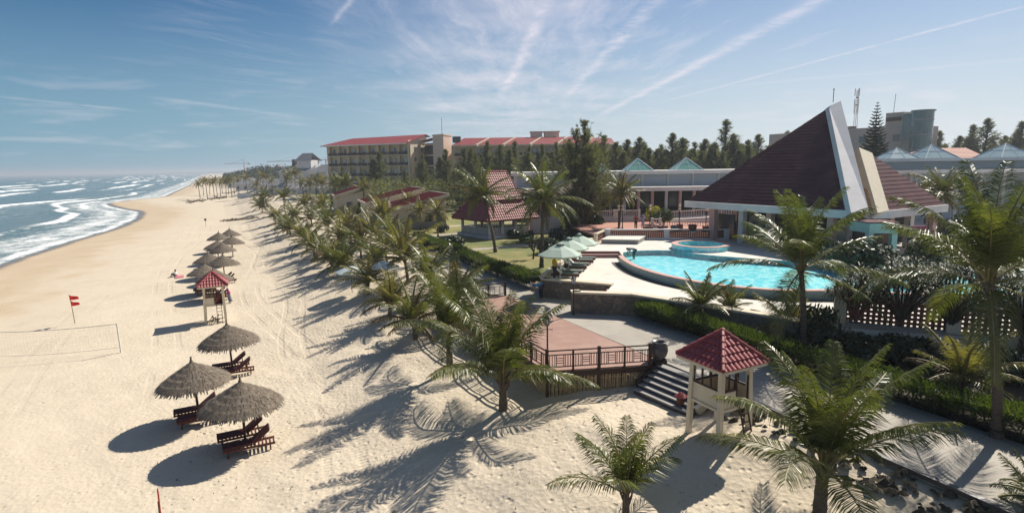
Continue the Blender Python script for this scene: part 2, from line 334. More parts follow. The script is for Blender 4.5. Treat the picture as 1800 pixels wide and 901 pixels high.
def lawn_fn(k):
    tcn = k.n('ShaderNodeTexCoord').outputs['Object']
    col = k.ramp(k.noise(tcn, .22, 5, .6), [(.3, (.10, .135, .03)), (.5, (.20, .19, .055)), (.68, (.30, .235, .09))])
    col = k.mix(k.step(k.noise(tcn, 5, 4, .7), .45, .7, 0, .5), col, (.07, .09, .022))
    b = k.n('ShaderNodeBump', {'Height': k.noise(tcn, 9, 4, .7), 'Strength': .7, 'Distance': .08})
    p = k.n('ShaderNodeBsdfPrincipled', {'Base Color': col, 'Roughness': .9, 'Normal': b.outputs[0]})
    k.n('ShaderNodeOutputMaterial', {'Surface': p.outputs[0]})
M_['lawn'] = special('dry_lawn', lawn_fn)

# ------------------------------------------------------------------ mesh builder
class MB:
    def __init__(s, o=(0, 0, 0)): s.v = []; s.f = []; s.o = Vector(o)
    def pts(s, ps, faces):
        b = len(s.v); s.v += [Vector(p) - s.o for p in ps]; s.f += [tuple(b + i for i in f) for f in faces]; return s
    def quad(s, *p): return s.pts(p, [tuple(range(len(p)))])
    def box(s, c, d, rz=0.0):
        c = Vector(c); x, y, z = d[0] / 2, d[1] / 2, d[2] / 2; ca, sa = math.cos(rz), math.sin(rz)
        ps = [c + Vector((i * x * ca - j * y * sa, i * x * sa + j * y * ca, k * z)) for k in (-1, 1) for i, j in ((-1, -1), (1, -1), (1, 1), (-1, 1))]
        return s.pts(ps, [(3, 2, 1, 0), (4, 5, 6, 7), (0, 1, 5, 4), (1, 2, 6, 5), (2, 3, 7, 6), (3, 0, 4, 7)])
    def beam(s, p, q, w, h, up=(0, 0, 1)):
        p, q = Vector(p), Vector(q); t = (q - p).normalized(); up = Vector(up)
        a = t.cross(up)
        if a.length < 1e-4: a = t.cross(Vector((1, 0, 0)))
        a.normalize(); b = a.cross(t); a *= w / 2; b *= h / 2
        ps = [p - a - b, p + a - b, p + a + b, p - a + b, q - a - b, q + a - b, q + a + b, q - a + b]
        return s.pts(ps, [(0, 1, 2, 3), (7, 6, 5, 4), (0, 4, 5, 1), (1, 5, 6, 2), (2, 6, 7, 3), (3, 7, 4, 0)])
    def tube(s, ps, rad, n=6, cap=True):
        ps = [Vector(p) for p in ps]; b = len(s.v); L = len(ps)
        if not hasattr(rad, '__len__'): rad = [rad] * L
        for i, p in enumerate(ps):
            t = (ps[min(i + 1, L - 1)] - ps[max(i - 1, 0)]).normalized()
            a = t.cross(Vector((0, 0, 1)))
            if a.length < .05: a = t.cross(Vector((0, 1, 0)))
            a.normalize(); c = a.cross(t)
            for j in range(n):
                an = 2 * PI * j / n; s.v.append(p + (a * math.cos(an) + c * math.sin(an)) * rad[i] - s.o)
        for i in range(L - 1):
            for j in range(n):
                s.f.append((b + i * n + j, b + i * n + (j + 1) % n, b + (i + 1) * n + (j + 1) % n, b + (i + 1) * n + j))
        if cap:
            s.f.append(tuple(b + j for j in reversed(range(n)))); s.f.append(tuple(b + (L - 1) * n + j for j in range(n)))
        return s
    def lathe(s, prof, n=16, c=(0, 0, 0), cap=False):
        c = Vector(c); b = len(s.v)
        for r, z in prof:
            for j in range(n): s.v.append(c + Vector((r * math.cos(2 * PI * j / n), r * math.sin(2 * PI * j / n), z)) - s.o)
        for i in range(len(prof) - 1):
            for j in range(n): s.f.append((b + i * n + j, b + i * n + (j + 1) % n, b + (i + 1) * n + (j + 1) % n, b + (i + 1) * n + j))
        if cap: s.f.append(tuple(b + (len(prof) - 1) * n + j for j in range(n))); s.f.append(tuple(b + j for j in reversed(range(n))))
        return s
    def prism(s, poly, z0, z1, bottom=True):
        n = len(poly); P = [(p[0], p[1], z0) for p in poly] + [(p[0], p[1], z1) for p in poly]
        ar = sum(poly[i][0] * poly[(i + 1) % n][1] - poly[(i + 1) % n][0] * poly[i][1] for i in range(n))
        fs = [(i, (i + 1) % n, n + (i + 1) % n, n + i) for i in range(n)] + [tuple(range(n, 2 * n))]
        if bottom: fs.append(tuple(reversed(range(n))))
        if ar < 0: fs = [tuple(reversed(f)) for f in fs]
        return s.pts(P, fs)
    def build(s, name, material, parent=None, smooth=False, loc=None):
        me = bpy.data.meshes.new(name); me.from_pydata([tuple(v) for v in s.v], [], s.f); me.update()
        if smooth: me.polygons.foreach_set('use_smooth', [True] * len(me.polygons))
        me.materials.append(M_[material] if isinstance(material, str) else material)
        ob = bpy.data.objects.new(name, me); COL.objects.link(ob)
        if parent is not None: ob.parent = parent
        if loc is not None: ob.location = loc
        return ob

def tag(o, label, cat, group=None):
    o['label'] = label; o['category'] = cat
    if group: o['group'] = group
    return o
def thing(name, label, cat, loc=(0, 0, 0), rz=0.0, group=None, sc=1.0):
    o = bpy.data.objects.new(name, None); COL.objects.link(o); o.location = loc; o.rotation_euler = (0, 0, rz); o.scale = (sc,) * 3
    o.empty_display_size = .2
    return tag(o, label, cat, group)
def struct(o): o['kind'] = 'structure'; return o
def stuff(o): o['kind'] = 'stuff'; return o
def kids(o): return list(o.children)
def dup(root, loc, rz=0.0, sc=1.0, label=None, group=None):
    r = root.copy(); COL.objects.link(r); r.location = loc; r.rotation_euler = (0, 0, rz); r.scale = (sc,) * 3 if not hasattr(sc, '__len__') else sc
    if label: r['label'] = label
    if group: r['group'] = group
    for ch in kids(root):
        c = ch.copy(); COL.objects.link(c); c.parent = r
        for gch in kids(ch):
            d = gch.copy(); COL.objects.link(d); d.parent = c
    return r

# beach frame: v runs along the shore away from the camera, u inland from the palm line
P0 = Vector((-.47, 23.39)); DV = Vector((-.45, .893)); NU = Vector((.893, .45)); BRZ = math.atan2(.45, .893)
def UV(u, v, z=0.0): p = P0 + NU * u + DV * v; return Vector((p.x, p.y, z))
def uv_of(x, y): d = Vector((x, y)) - P0; return d.dot(NU), d.dot(DV)
SHV = [-400, 60, 88, 115, 144, 175, 212, 235, 263, 290, 313, 335, 356, 500, 870, 2400, 9000]
SHU = [-42, -41, -40.6, -38.4, -34.2, -33.2, -36, -44, -52, -57, -52, -43, -39.6, -40, -42, -70, -150]
def shore(v): return np.interp(v, SHV, SHU)
MOUNDS = []
SEA_Z = -1.2
def fnoise(x, y, seed=0.0):
    """cheap smooth value noise from sines, vectorised"""
    r = 0
    for i, (a, b, p) in enumerate(((1.0, .35, .3), (-.45, .95, 1.7), (.8, -.75, 4.1), (1.7, 1.3, 2.2), (-2.1, .9, 5.3))):
        r = r + np.sin(x * a + y * b + p + seed * (i + 1)) / (1 + .35 * i)
    return r / 3.2
def terrain(u, v):
    u = np.asarray(u, float); v = np.asarray(v, float); s = u - shore(v)
    zb = np.interp(s, [-1200, -60, -10, 0, 10, 20, 30], [-14, -4, -1.75, -1.2, -.55, -.2, 0])
    zd = np.interp(u, [-10, -6, -3, 0, 2, 6, 7.2, 7.5, 9], [0, .3, .85, 1.4, 1.75, 2.05, 2.15, 2.4, 2.9])
    zn = np.interp(u, [-10, -6, -3, 0, 4, 7.2, 9], [0, .3, .9, 1.6, 2.6, 2.9, 2.9])
    ze = np.interp(u, [-10, -6, -3, 0, 2, 5, 7.2, 7.5, 9], [0, .3, .85, 1.4, 1.75, 2.15, 2.82, 2.88, 2.9]); k = np.clip((-5.2 - v) / 2.2, 0, 1); zd = zd * (1 - k) + ze * k
    k = np.clip((v - 13) / 6, 0, 1); zd = zd * (1 - k) + zn * k
    z = zb + zd
    amp = np.interp(u, [-30, -12, -2, 6, 7.4], [.03, .05, .09, .08, 0]) * np.clip(1 - v / 300, .2, 1)
    z = z + amp * (fnoise(u * .55, v * .5) + .6 * fnoise(u * 1.6, v * 1.5, 2.0) + .35 * fnoise(u * 4.1, v * 3.7, 5.0)) * (s > 2)
    for mu, mv, h, r in MOUNDS:
        z = z + h * np.exp(-((u - mu) ** 2 + (v - mv) ** 2) / (r * r))
    return z
def ground(x, y): u, v = uv_of(x, y); return float(terrain(u, v))
def onsand(px, py):
    z = 1.0
    for _ in range(12): p = at(px, py, z); z = ground(p.x, p.y)
    return at(px, py, z)

# ------------------------------------------------------------------ beach palms (base pixel in the photo -> spot on the sand), needed early for the mounds
BP = [  # px, py, trunk height, frond length, dry share, mesh seed, label
 (885, 725, 1.25, 4.9, .15, 0, 'large coconut palm beside the corner of the wooden deck, widest crown on the sand'),
 (791, 650, 1.9, 4.1, .2, 1, 'coconut palm on the sand next behind the large one by the deck corner'),
 (731, 600, 1.6, 3.6, .3, 2, 'coconut palm with a bare brown trunk, third along the sand from the deck'),
 (685, 561, 1.5, 3.3, .4, 3, 'smaller bushy coconut palm on a low sand mound, fourth along the sand from the deck'),
 (648, 520, 1.4, 3.5, .25, 1, 'coconut palm growing beside the white beach parasol'),
 (801, 556, 2.0, 3.7, .2, 2, 'bright green coconut palm on the far side of the wooden deck'),
 (757, 520, 2.2, 3.6, .3, 0, 'coconut palm standing left of the lantern post on the path'),
 (717, 492, 2.6, 4.9, .3, 1, 'tall wide coconut palm behind the white parasols, biggest in the middle of the row'),
 (601, 481, 1.2, 4.5, .2, 0, 'low spreading coconut palm just left of the white parasol with a fanned crown'),
 (584, 473, 1.3, 3.6, .45, 3, 'shaggy coconut palm one step seaward behind the low spreading palm'),
 (568, 462, 1.4, 3.4, .4, 2, 'dull green coconut palm in the middle of the beach edge row, shadow across the sand'),
 (553, 451, 1.5, 3.6, .45, 1, 'windswept coconut palm with drooping brown fronds at the beach edge'),
 (539, 440, 1.5, 4.0, .4, 0, 'leaning coconut palm at the beach edge opposite the farthest thatched umbrella'),
 (532, 431, 1.7, 3.7, .35, 3, 'coconut palm with a thin trunk behind the leaning one at the beach edge'),
 (511, 415, 1.6, 3.7, .5, 2, 'brownish coconut palm nearest the sand ridge on the beach'),
 (505, 411, 1.5, 3.2, .45, 1, 'short coconut palm tucked beside the brownish one near the sand ridge'),
 (498, 405, 1.5, 3.5, .4, 0, 'short dark coconut palm seaward of its neighbours beyond the sand ridge'),
 (484, 393, 1.8, 4.1, .5, 3, 'grey green coconut palm at the far end of the dense beach row'),
 (461.5, 374, 2.0, 4.4, .4, 2, 'isolated pair of small palms, the nearer one, on open sand far along the beach'),
 (456, 368, 2.0, 4.4, .4, 1, 'isolated pair of small palms, the farther one, on open sand far along the beach'),
 (635, 455, 2.4, 3.8, .35, 2, 'coconut palm with a clear upright trunk showing bright sand behind it'),
 (681, 462, 1.8, 3.6, .3, 3, 'coconut palm leaning left behind the tall wide one'),
 (577, 412, 2.2, 4.6, .35, 0, 'broad green coconut palm in the second row near the promenade bend'),
 (617, 424, 2.4, 4.4, .5, 1, 'windblown coconut palm in the second row with pale twisted fronds'),
 (650, 432, 2.2, 4.2, .4, 3, 'dense coconut palm in the second row below the little red roofed villas'),
 (690, 440, 2.0, 4.0, .35, 2, 'coconut palm in the second row in front of the nearest villa wall'),
 (600, 440, 2.0, 4.2, .3, 1, 'yellow green coconut palm filling the middle of the palm belt'),
 (548, 398, 1.9, 4.0, .5, 2, 'faded coconut palm beside the promenade, behind the beach edge row'),
 (520, 392, 1.9, 4.2, .45, 0, 'small palm by the paved bend with a ragged crown'),
 (660, 478, 1.5, 3.4, .35, 0, 'small coconut palm whose crown touches the second white parasol'),
 (537, 371, 2.2, 4.4, .4, 3, 'coconut palm next to the clipped hedge at the promenade bend'),
 (566, 378, 2.4, 4.6, .45, 1, 'coconut palm in front of the hotel ground floor with brown hanging fronds'),
]
BPW = []
for b_ in BP:
    p = onsand(b_[0], b_[1]); BPW.append(p)
for p, b_ in zip(BPW[:6], BP): u, v = uv_of(p.x, p.y); MOUNDS.append((u + .1, v, .16, 1.0))
for (u, v, h, r) in ((-3.2, -1.6, .30, 1.6), (-1.0, -4.6, .35, 1.5), (2.2, -4.2, .30, 1.7), (-3.6, 6, .30, 1.8), (-4.5, 12, .3, 2), (4.6, -7.5, .3, 1.6), (6.3, -9.5, .35, 1.5), (.3, -8.5, .3, 1.4)): MOUNDS.append((u, v, h, r))

# ------------------------------------------------------------------ ground sheet
def growth(a, step, end, k): 
    out = [a]; 
    while out[-1] < end: out.append(out[-1] + step); step *= k
    return out
def grid_mesh(name, X, Y, Z, material, smooth=True):
    nu, nv = X.shape
    me = bpy.data.meshes.new(name); co = np.stack([X, Y, Z], -1).reshape(-1, 3)
    i = np.arange(nu * nv).reshape(nu, nv)
    q = np.stack([i[:-1, :-1], i[1:, :-1], i[1:, 1:], i[:-1, 1:]], -1).reshape(-1, 4)
    me.vertices.add(len(co)); me.vertices.foreach_set('co', co.astype(np.float32).ravel())
    me.loops.add(q.size); me.loops.foreach_set('vertex_index', q.astype(np.int32).ravel())
    me.polygons.add(len(q)); me.polygons.foreach_set('loop_start', (np.arange(len(q)) * 4).astype(np.int32))
    me.polygons.foreach_set('loop_total', np.full(len(q), 4, np.int32))
    if smooth: me.polygons.foreach_set('use_smooth', np.ones(len(q), bool))
    me.update(); me.validate(); me.materials.append(M_[material])
    ob = bpy.data.objects.new(name, me); COL.objects.link(ob); return ob
us_ = sorted(set([-x for x in growth(20.0, .6, 3000, 1.07)] + list(np.arange(-20, 7.2, .22)) + [7.2, 7.5, 8, 9] + growth(12.0, 3, 5000, 1.2)))
vs_ = sorted(set([-60, -45, -35, -28, -24] + list(np.arange(-21, 16, .25)) + growth(16.0, .3, 9000, 1.045)))
Ug, Vg = np.meshgrid(np.array(us_), np.array(vs_), indexing='ij')
Zg = terrain(Ug, Vg)
Xg = P0.x + NU.x * Ug + DV.x * Vg; Yg = P0.y + NU.y * Ug + DV.y * Vg
struct(grid_mesh('sand_ground', Xg, Yg, Zg, 'sand'))

# ------------------------------------------------------------------ sea with breakers
ss = np.array([4, 2, 0] + list(np.arange(-1, -220, -1.0)) + [-x for x in growth(220.0, 1.6, 9000, 1.045)])
vv = np.array(list(np.arange(-40, 150, 1.5)) + growth(150.0, 1.6, 12000, 1.022))
S_, V_ = np.meshgrid(ss, vv, indexing='ij')
def vn(x, y, seed): return fnoise(x, y, seed)
H_ = np.zeros_like(S_); F_ = np.zeros_like(S_)
crests = [-9, -21, -37, -56, -78, -98, -123, -150, -182, -215, -250, -290, -335, -390, -450]
for i, c in enumerate(crests):
    cs = c + 5.5 * vn(V_ / 34, V_ * 0, i * 1.37) + 3.0 * vn(V_ / 11, V_ * 0, i * 2.1 + .5)
    d = S_ - cs
    amp = np.clip(.5 + 1.0 * vn(V_ / 75, V_ * 0, i * .77 + 3), 0, 1.2)
    hgt = (.25 if i == 0 else .55 if i < 3 else .85)
    wid = np.where(d > 0, 1.3, 4.0)
    H_ += hgt * amp * np.exp(-(d / wid) ** 2)
    br = np.clip((amp - (.18 if i < 9 else .38)) * 2.2, 0, 1) * np.clip(.85 + .5 * vn(S_ / 5, V_ / 12, i * 3.3 + 1), .25, 1)
    F_ = np.maximum(F_, br * np.exp(-((d - .4) / (1.7 + .45 * min(i, 6))) ** 2) * .95)
    F_ = np.maximum(F_, br * .42 * np.exp(-np.abs(d - 4) / 7.0))
F_ = np.maximum(F_, .60 * np.exp(-((S_ + 8) / 12.0) ** 2) + .30 * np.exp(-((S_ + 1.2) / 1.2) ** 2))
F_ = np.maximum(F_, np.clip(.24 + .22 * vn(S_ / 13, V_ / 24, 4.2), 0, .5) * (S_ > -150)); F_ = np.where(S_ < -420, F_ * .8, F_)
H_ += .10 * vn(S_ / 6, V_ / 9, 8.0) * np.clip(-S_ / 20, 0, 1)
H_ *= np.clip(-S_ / 8, 0, 1)
U_ = S_ + shore(V_)
sea = struct(grid_mesh('sea', P0.x + NU.x * U_ + DV.x * V_, P0.y + NU.y * U_ + DV.y * V_, SEA_Z + H_, 'sea'))
for nm, arr in (('foam', F_), ('shallow', np.clip(np.exp(S_ / 55.0), 0, 1))):
    a = sea.data.attributes.new(nm, 'FLOAT', 'POINT'); a.data.foreach_set('value', arr.astype(np.float32).ravel())
# a thin low headland on the horizon
hl = MB()
pr = [(-4200, 0), (-3900, 8), (-3500, 14), (-3100, 20), (-2700, 18), (-2200, 26), (-1700, 30), (-1000, 24), (0, 30), (2500, 34), (5200, 30), (7000, 0)]
for (xa, ha), (xb, hb) in zip(pr[:-1], pr[1:]):
    hl.pts([(xa, 5600, -3), (xb, 5600, -3), (xb, 6100, hb), (xa, 6100, ha), (xa, 6800, -3), (xb, 6800, -3)], [(0, 1, 2, 3), (3, 2, 5, 4)])
struct(hl.build('far_hills', 'needle'))

# ------------------------------------------------------------------ promenade, lawn, beds
def strip(name, left, right, z, material, side=.9):
    m = MB(); n = len(left)
    L = [UV(u, v, z) for u, v in left]; Rr = [UV(u, v, z) for u, v in right]
    for i in range(n - 1):
        m.quad(L[i], Rr[i], Rr[i + 1], L[i + 1])
        if side: d = Vector((0, 0, side)); m.quad(L[i] - d, L[i], L[i + 1], L[i + 1] - d)
    return struct(m.build(name, material))
def road_c(v): return float(np.interp(v, [-40, 30, 60, 92, 140, 196, 300], [9.6, 9.2, 10.2, 12.8, 12.6, 12.4, 12.4]))
vl = [-24, -16, -8, -4.2, -3.9]
strip('promenade', [(7.35, v) for v in (-26, -16, -8, -4.4)] + [(7.6, -4.3), (7.55, -.6), (7.5, 5), (7.5, 14.6), (6.6, 15.5), (6.6, 28), (7.4, 50), (9.4, 75), (10.6, 95), (10.4, 140), (10, 210), (10, 320)],
      [(12.4, -26), (12.2, -16), (12.2, -8), (12.0, -4.4), (12.0, -4.3), (12, -.6), (11.8, 5), (11.6, 14.6), (11.5, 15.5), (11.0, 28), (11.4, 50), (13, 75), (14.6, 95), (14.6, 140), (14.4, 210), (14.4, 320)], 3.0, 'promenade')
m = MB(); 
for a, b in ((-26, -16), (-16, -8), (-8, -4.5)): m.beam(UV(7.36, a, 3.03), UV(7.36, b, 3.03), .2, .14)
struct(m.build('promenade_kerb', 'pot'))
lawnL = [(11.0, 13), (10.8, 28), (11.2, 50), (12.9, 75), (14.5, 95), (14.5, 140), (14.3, 210)]
m = MB()
lw = [(11.0, 12.9), (10.9, 28), (11.4, 50), (13, 75), (14.7, 95), (14.7, 140), (14.5, 215)]
for (u0, v0), (u1, v1) in zip(lw[:-1], lw[1:]): m.quad(UV(u0, v0, 3.25), UV(70, v0, 3.25), UV(70, v1, 3.25), UV(u1, v1, 3.25))
struct(m.build('lawn', 'lawn'))
m = MB(); bed = [(12.2, -26), (12.2, -8), (11.9, 0), (11.5, 5.6), (40, 2), (40, -26)]
m.quad(*[UV(u, v, 3.15) for u, v in bed]); struct(m.build('planting_bed', 'soil'))
for a, b, w in (((-11.5, 74.5), (14, 92), 1.6), ((-4.5, 61.5), (6.5, 66.5), 1.3), ((-12, 86), (8, 97), 1.5)):
    a3, b3 = Vector((*a, 3.256)), Vector((*b, 3.256)); t = (b3 - a3).normalized(); nrm = Vector((-t.y, t.x, 0)) * w / 2
    struct(MB().quad(a3 - nrm, b3 - nrm, b3 + nrm, a3 + nrm).build('garden_path', 'promenade'))
# rubble slope below the promenade edge at the right
m = MB(); rr = random.Random(3)
for i in range(150):
    u = rr.uniform(6.0, 7.3); v = rr.uniform(-16, -6.3); p = UV(u, v, float(terrain(u, v)) + rr.uniform(0, .10)); s_ = rr.uniform(.08, .24)
    bb = [p + Vector((rr.uniform(.6, 1) * s_ * math.cos(a), rr.uniform(.6, 1) * s_ * math.sin(a), rr.uniform(-.1, .5) * s_)) for a in np.linspace(0, 2 * PI, 7)[:-1]]
    m.pts(bb + [p + Vector((0, 0, s_ * .8))], [(j, (j + 1) % 6, 6) for j in range(6)])
stuff(tag(m.build('rubble', 'soil'), 'loose grey rubble along the shaded foot of the promenade edge', 'rubble'))

# ------------------------------------------------------------------ pool terrace
def XY(px, py, z): p = at(px, py, z); return (p.x, p.y)
DK = 4.2; DU = 4.65
deck_poly = [(2.17, 39.18), (6.57, 36.93), (5.75, 34.62), (3.92, 35.18), (3.75, 34.62), (7.24, 33.84), (12.07, 29.44), (15.3, 26.45), (22.53, 24.05), (46, 16.4), (75, 40), (60, 74), (13.5, 74), (8.0, 57.2)]
struct(MB().prism(deck_poly, 2.9, DK, False).build('lower_pool_deck', 'pooldeck'))
# pool outline (inner edge of the rim)
front = [XY(1096, 449, 4.75), XY(1103, 456, 4.75), XY(1123, 467, 4.75), XY(1160, 479, 4.75), XY(1205, 489, 4.75), XY(1253, 497, 4.75), XY(1306, 503, 4.75), XY(1380, 508, 4.75), (18.6, 32.4), (22.5, 31.3), (28, 30.6), (33, 31.5), (36.5, 34.5)]
back = [(36, 37.6), (28.2, 39.6), (24, 41.3), (20.2, 43.6), (18.36, 44.85), (16.9, 45.9), (15.4, 47.3), (14.3, 49.3), (12.4, 49.6), (10.8, 49.4), (9.6, 48.6)]
def smooth(pts, k=6):
    out = []; n = len(pts)
    for i in range(n - 1):
        p0, p1, p2, p3 = (Vector(pts[max(i - 1, 0)]), Vector(pts[i]), Vector(pts[i + 1]), Vector(pts[min(i + 2, n - 1)]))
        for j in range(k):
            t = j / k; out.append(.5 * ((2 * p1) + (p2 - p0) * t + (2 * p0 - 5 * p1 + 4 * p2 - p3) * t * t + (3 * p1 - p0 - 3 * p2 + p3) * t ** 3))
    out.append(Vector(pts[-1])); return out
frs = smooth(front, 5); bks = [Vector(b) for b in back]
pool_poly = frs + bks
up_poly = [XY(1021, 441, DU), XY(1088, 441, DU)] + [tuple(frs[0])] + [tuple(b) for b in reversed(bks)] + [tuple(frs[-1]), (40, 33), (72, 45), (58, 73.5), (13.6, 73.5), (8.3, 57.6)]
struct(MB().prism(up_poly, DK + .01, DU, False).build('upper_pool_deck', 'pooldeck'))
pool = thing('swimming_pool', 'large curved turquoise swimming pool with a raised pink coping on the terrace', 'swimming pool', (20, 40, DK))
m = MB(pool.location); n = len(pool_poly)
m.quad(*[(p[0], p[1], DK + .02) for p in pool_poly])
for i in range(n):
    a, b = pool_poly[i], pool_poly[(i + 1) % n]; m.quad((a[0], a[1], DK), (b[0], b[1], DK), (b[0], b[1], DU + .02), (a[0], a[1], DU + .02))
m.build('basin', 'poolfloor', pool)
MB(pool.location).quad(*[(p[0], p[1], DU - .02) for p in pool_poly]).build('water_surface', 'poolwater', pool)
def offset(poly, d):
    out = []
    for i, p in enumerate(poly):
        t = (Vector(poly[min(i + 1, len(poly) - 1)]) - Vector(poly[max(i - 1, 0)])).normalized(); out.append(Vector(p) + Vector((t.y, -t.x)) * d)
    return out
o1 = offset(frs, -.42)
if (o1[10] - Vector((20, 40))).length < (frs[10] - Vector((20, 40))).length: o1 = offset(frs, .42)
sgn = -1 if (offset(frs, -.42)[10] - o1[10]).length < 1e-6 else 1
o2 = offset(frs, sgn * .40); o3 = offset(frs, sgn * 1.0)
m = MB(pool.location); mc = MB(pool.location); mp = MB(pool.location)
for i in range(len(frs) - 1):
    m.quad((*o2[i], DK - .02), (*o2[i + 1], DK - .02), (*o2[i + 1], DU + .06), (*o2[i], DU + .06))
    ps = [(*frs[i], DU + .02), (*frs[i + 1], DU + .02), (*o1[i + 1], DU + .06), (*o1[i], DU + .06), (*frs[i], DU + .12), (*frs[i + 1], DU + .12), (*o1[i + 1], DU + .12), (*o1[i], DU + .12)]
    mc.pts(ps, [(4, 5, 6, 7), (3, 2, 6, 7), (0, 1, 5, 4)])
    mp.quad((*o2[i], DK + .012), (*o2[i + 1], DK + .012), (*o3[i + 1], DK + .012), (*o3[i], DK + .012))
m.build('outer_wall', 'pooltile', pool); mc.build('coping', 'coping', pool); mp.build('pebble_channel', 'pebble', pool)
# round whirlpool
jc = (16.85, 50.3); whl = thing('whirlpool', 'small round raised whirlpool with a pale rim at the back of the swimming pool', 'whirlpool', (jc[0], jc[1], DK))
m = MB(); m.lathe([(2.5, .3), (2.5, .86), (2.02, .86), (2.02, .3)], 40); m.build('rim_wall', 'poolfloor', whl)
MB().lathe([(2.52, .862), (2.52, .91), (2.0, .91), (2.0, .862)], 40).build('rim_coping', 'coping', whl)
MB().lathe([(0.01, .34), (2.02, .34)], 40).build('basin_floor', 'poolfloor', whl)
MB().lathe([(0.01, .80), (2.01, .80)], 40).build('water_surface', 'poolwater', whl)
# red-brown steps between the decks
st = thing('terrace_steps', 'wide red brown steps leading up to the upper pool deck', 'steps', (*XY(1055, 447, DK), DK))
a0, b0 = Vector(XY(1021, 441, DU)), Vector(XY(1088, 441, DU)); t = (b0 - a0).normalized(); nn = Vector((t.y, -t.x))
if nn.y > 0: nn = -nn
for k in range(3):
    z = DU - .15 * (k + .02); a = a0 + nn * (.38 * k + .005); b = b0 + nn * (.38 * k + .005)
    MB(st.location).prism([tuple(a), tuple(b), tuple(b + nn * .38), tuple(a + nn * .38)], DK + .005, z - .10 if k == 2 else z - .02 - .13 * 0, False).build('step', 'coping' if k % 2 else 'redwood', st)
# retaining walls of rubble stone with cream coping
def rwall(name, label, pts, z0, z1, th=.45, cop='sandstone', cz=.12, ov=.06):
    o = thing(name, label, 'stone wall', (pts[0][0], pts[0][1], z0)); mw_ = MB(o.location); mc_ = MB(o.location)
    for a, b in zip(pts[:-1], pts[1:]):
        a, b = Vector(a), Vector(b); t = (b - a).normalized(); q = Vector((t.y, -t.x))
        mw_.prism([tuple(a + q * .02), tuple(b + q * .02), tuple(b - q * th), tuple(a - q * th)], z0, z1, False)
        mc_.prism([tuple(a + q * ov - t * ov), tuple(b + q * ov), tuple(b - q * (th + ov)), tuple(a - q * (th + ov) - t * ov)], z1 + .002, z1 + cz)
    mw_.build('masonry', 'stone', o); mc_.build('coping', cop, o); return o
rwall('retaining_wall', 'rubble stone wall with cream coping below the poolside loungers', [(2.0, 40.2), (2.17, 39.0), (6.55, 36.8)], 2.9, 4.22)
rwall('retaining_wall', 'rubble stone wall with a cream coping behind the black lantern post, joining the hedge', [(3.7, 35.1), (3.75, 34.5), (7.24, 33.72), (12.07, 29.32), (15.3, 26.35)], 2.9, 4.24)
m = thing('entrance_steps', 'pink edged steps in the gap between the two stone walls', 'steps', (5.2, 36, 3))
for k in range(4):
    x = 6.35 - k * .42; MB(m.location).prism([(x - .42 + .12 * k, 35.2 - .0 * k), (x + .12 * k, 35.1), (x + .35, 36.9 - .0 * k), (x - .07, 37.05)], 2.95, 4.05 - .28 * k, False).build('step', 'coping', m)
# curb along the lounger side of the terrace
m = MB(); p_ = Vector((2.2, 39.5)); q_ = Vector((8.1, 57.4)); m.beam((*p_, 4.32), (*q_, 4.62), .35, .5); struct(m.build('terrace_curb', 'sandstone'))
# raised slab
c4 = [XY(1057, 428, DU), XY(1122, 429, DU), XY(1137, 413, DU + .42), XY(1075, 412, DU + .42)]
sl_ = thing('stage_slab', 'low grey concrete platform with a pale top on the upper deck', 'platform', (*XY(1095, 422, DU), DU))
c4 = [Vector(c) for c in c4]
MB(sl_.location).prism([tuple(c) for c in c4], DU + .003, DU + .36).build('base', 'grey', sl_)
MB(sl_.location).prism([tuple(c + (c - Vector(sl_.location[:2])).normalized() * .05) for c in c4], DU + .362, DU + .44).build('top_slab', 'pooldeck', sl_)

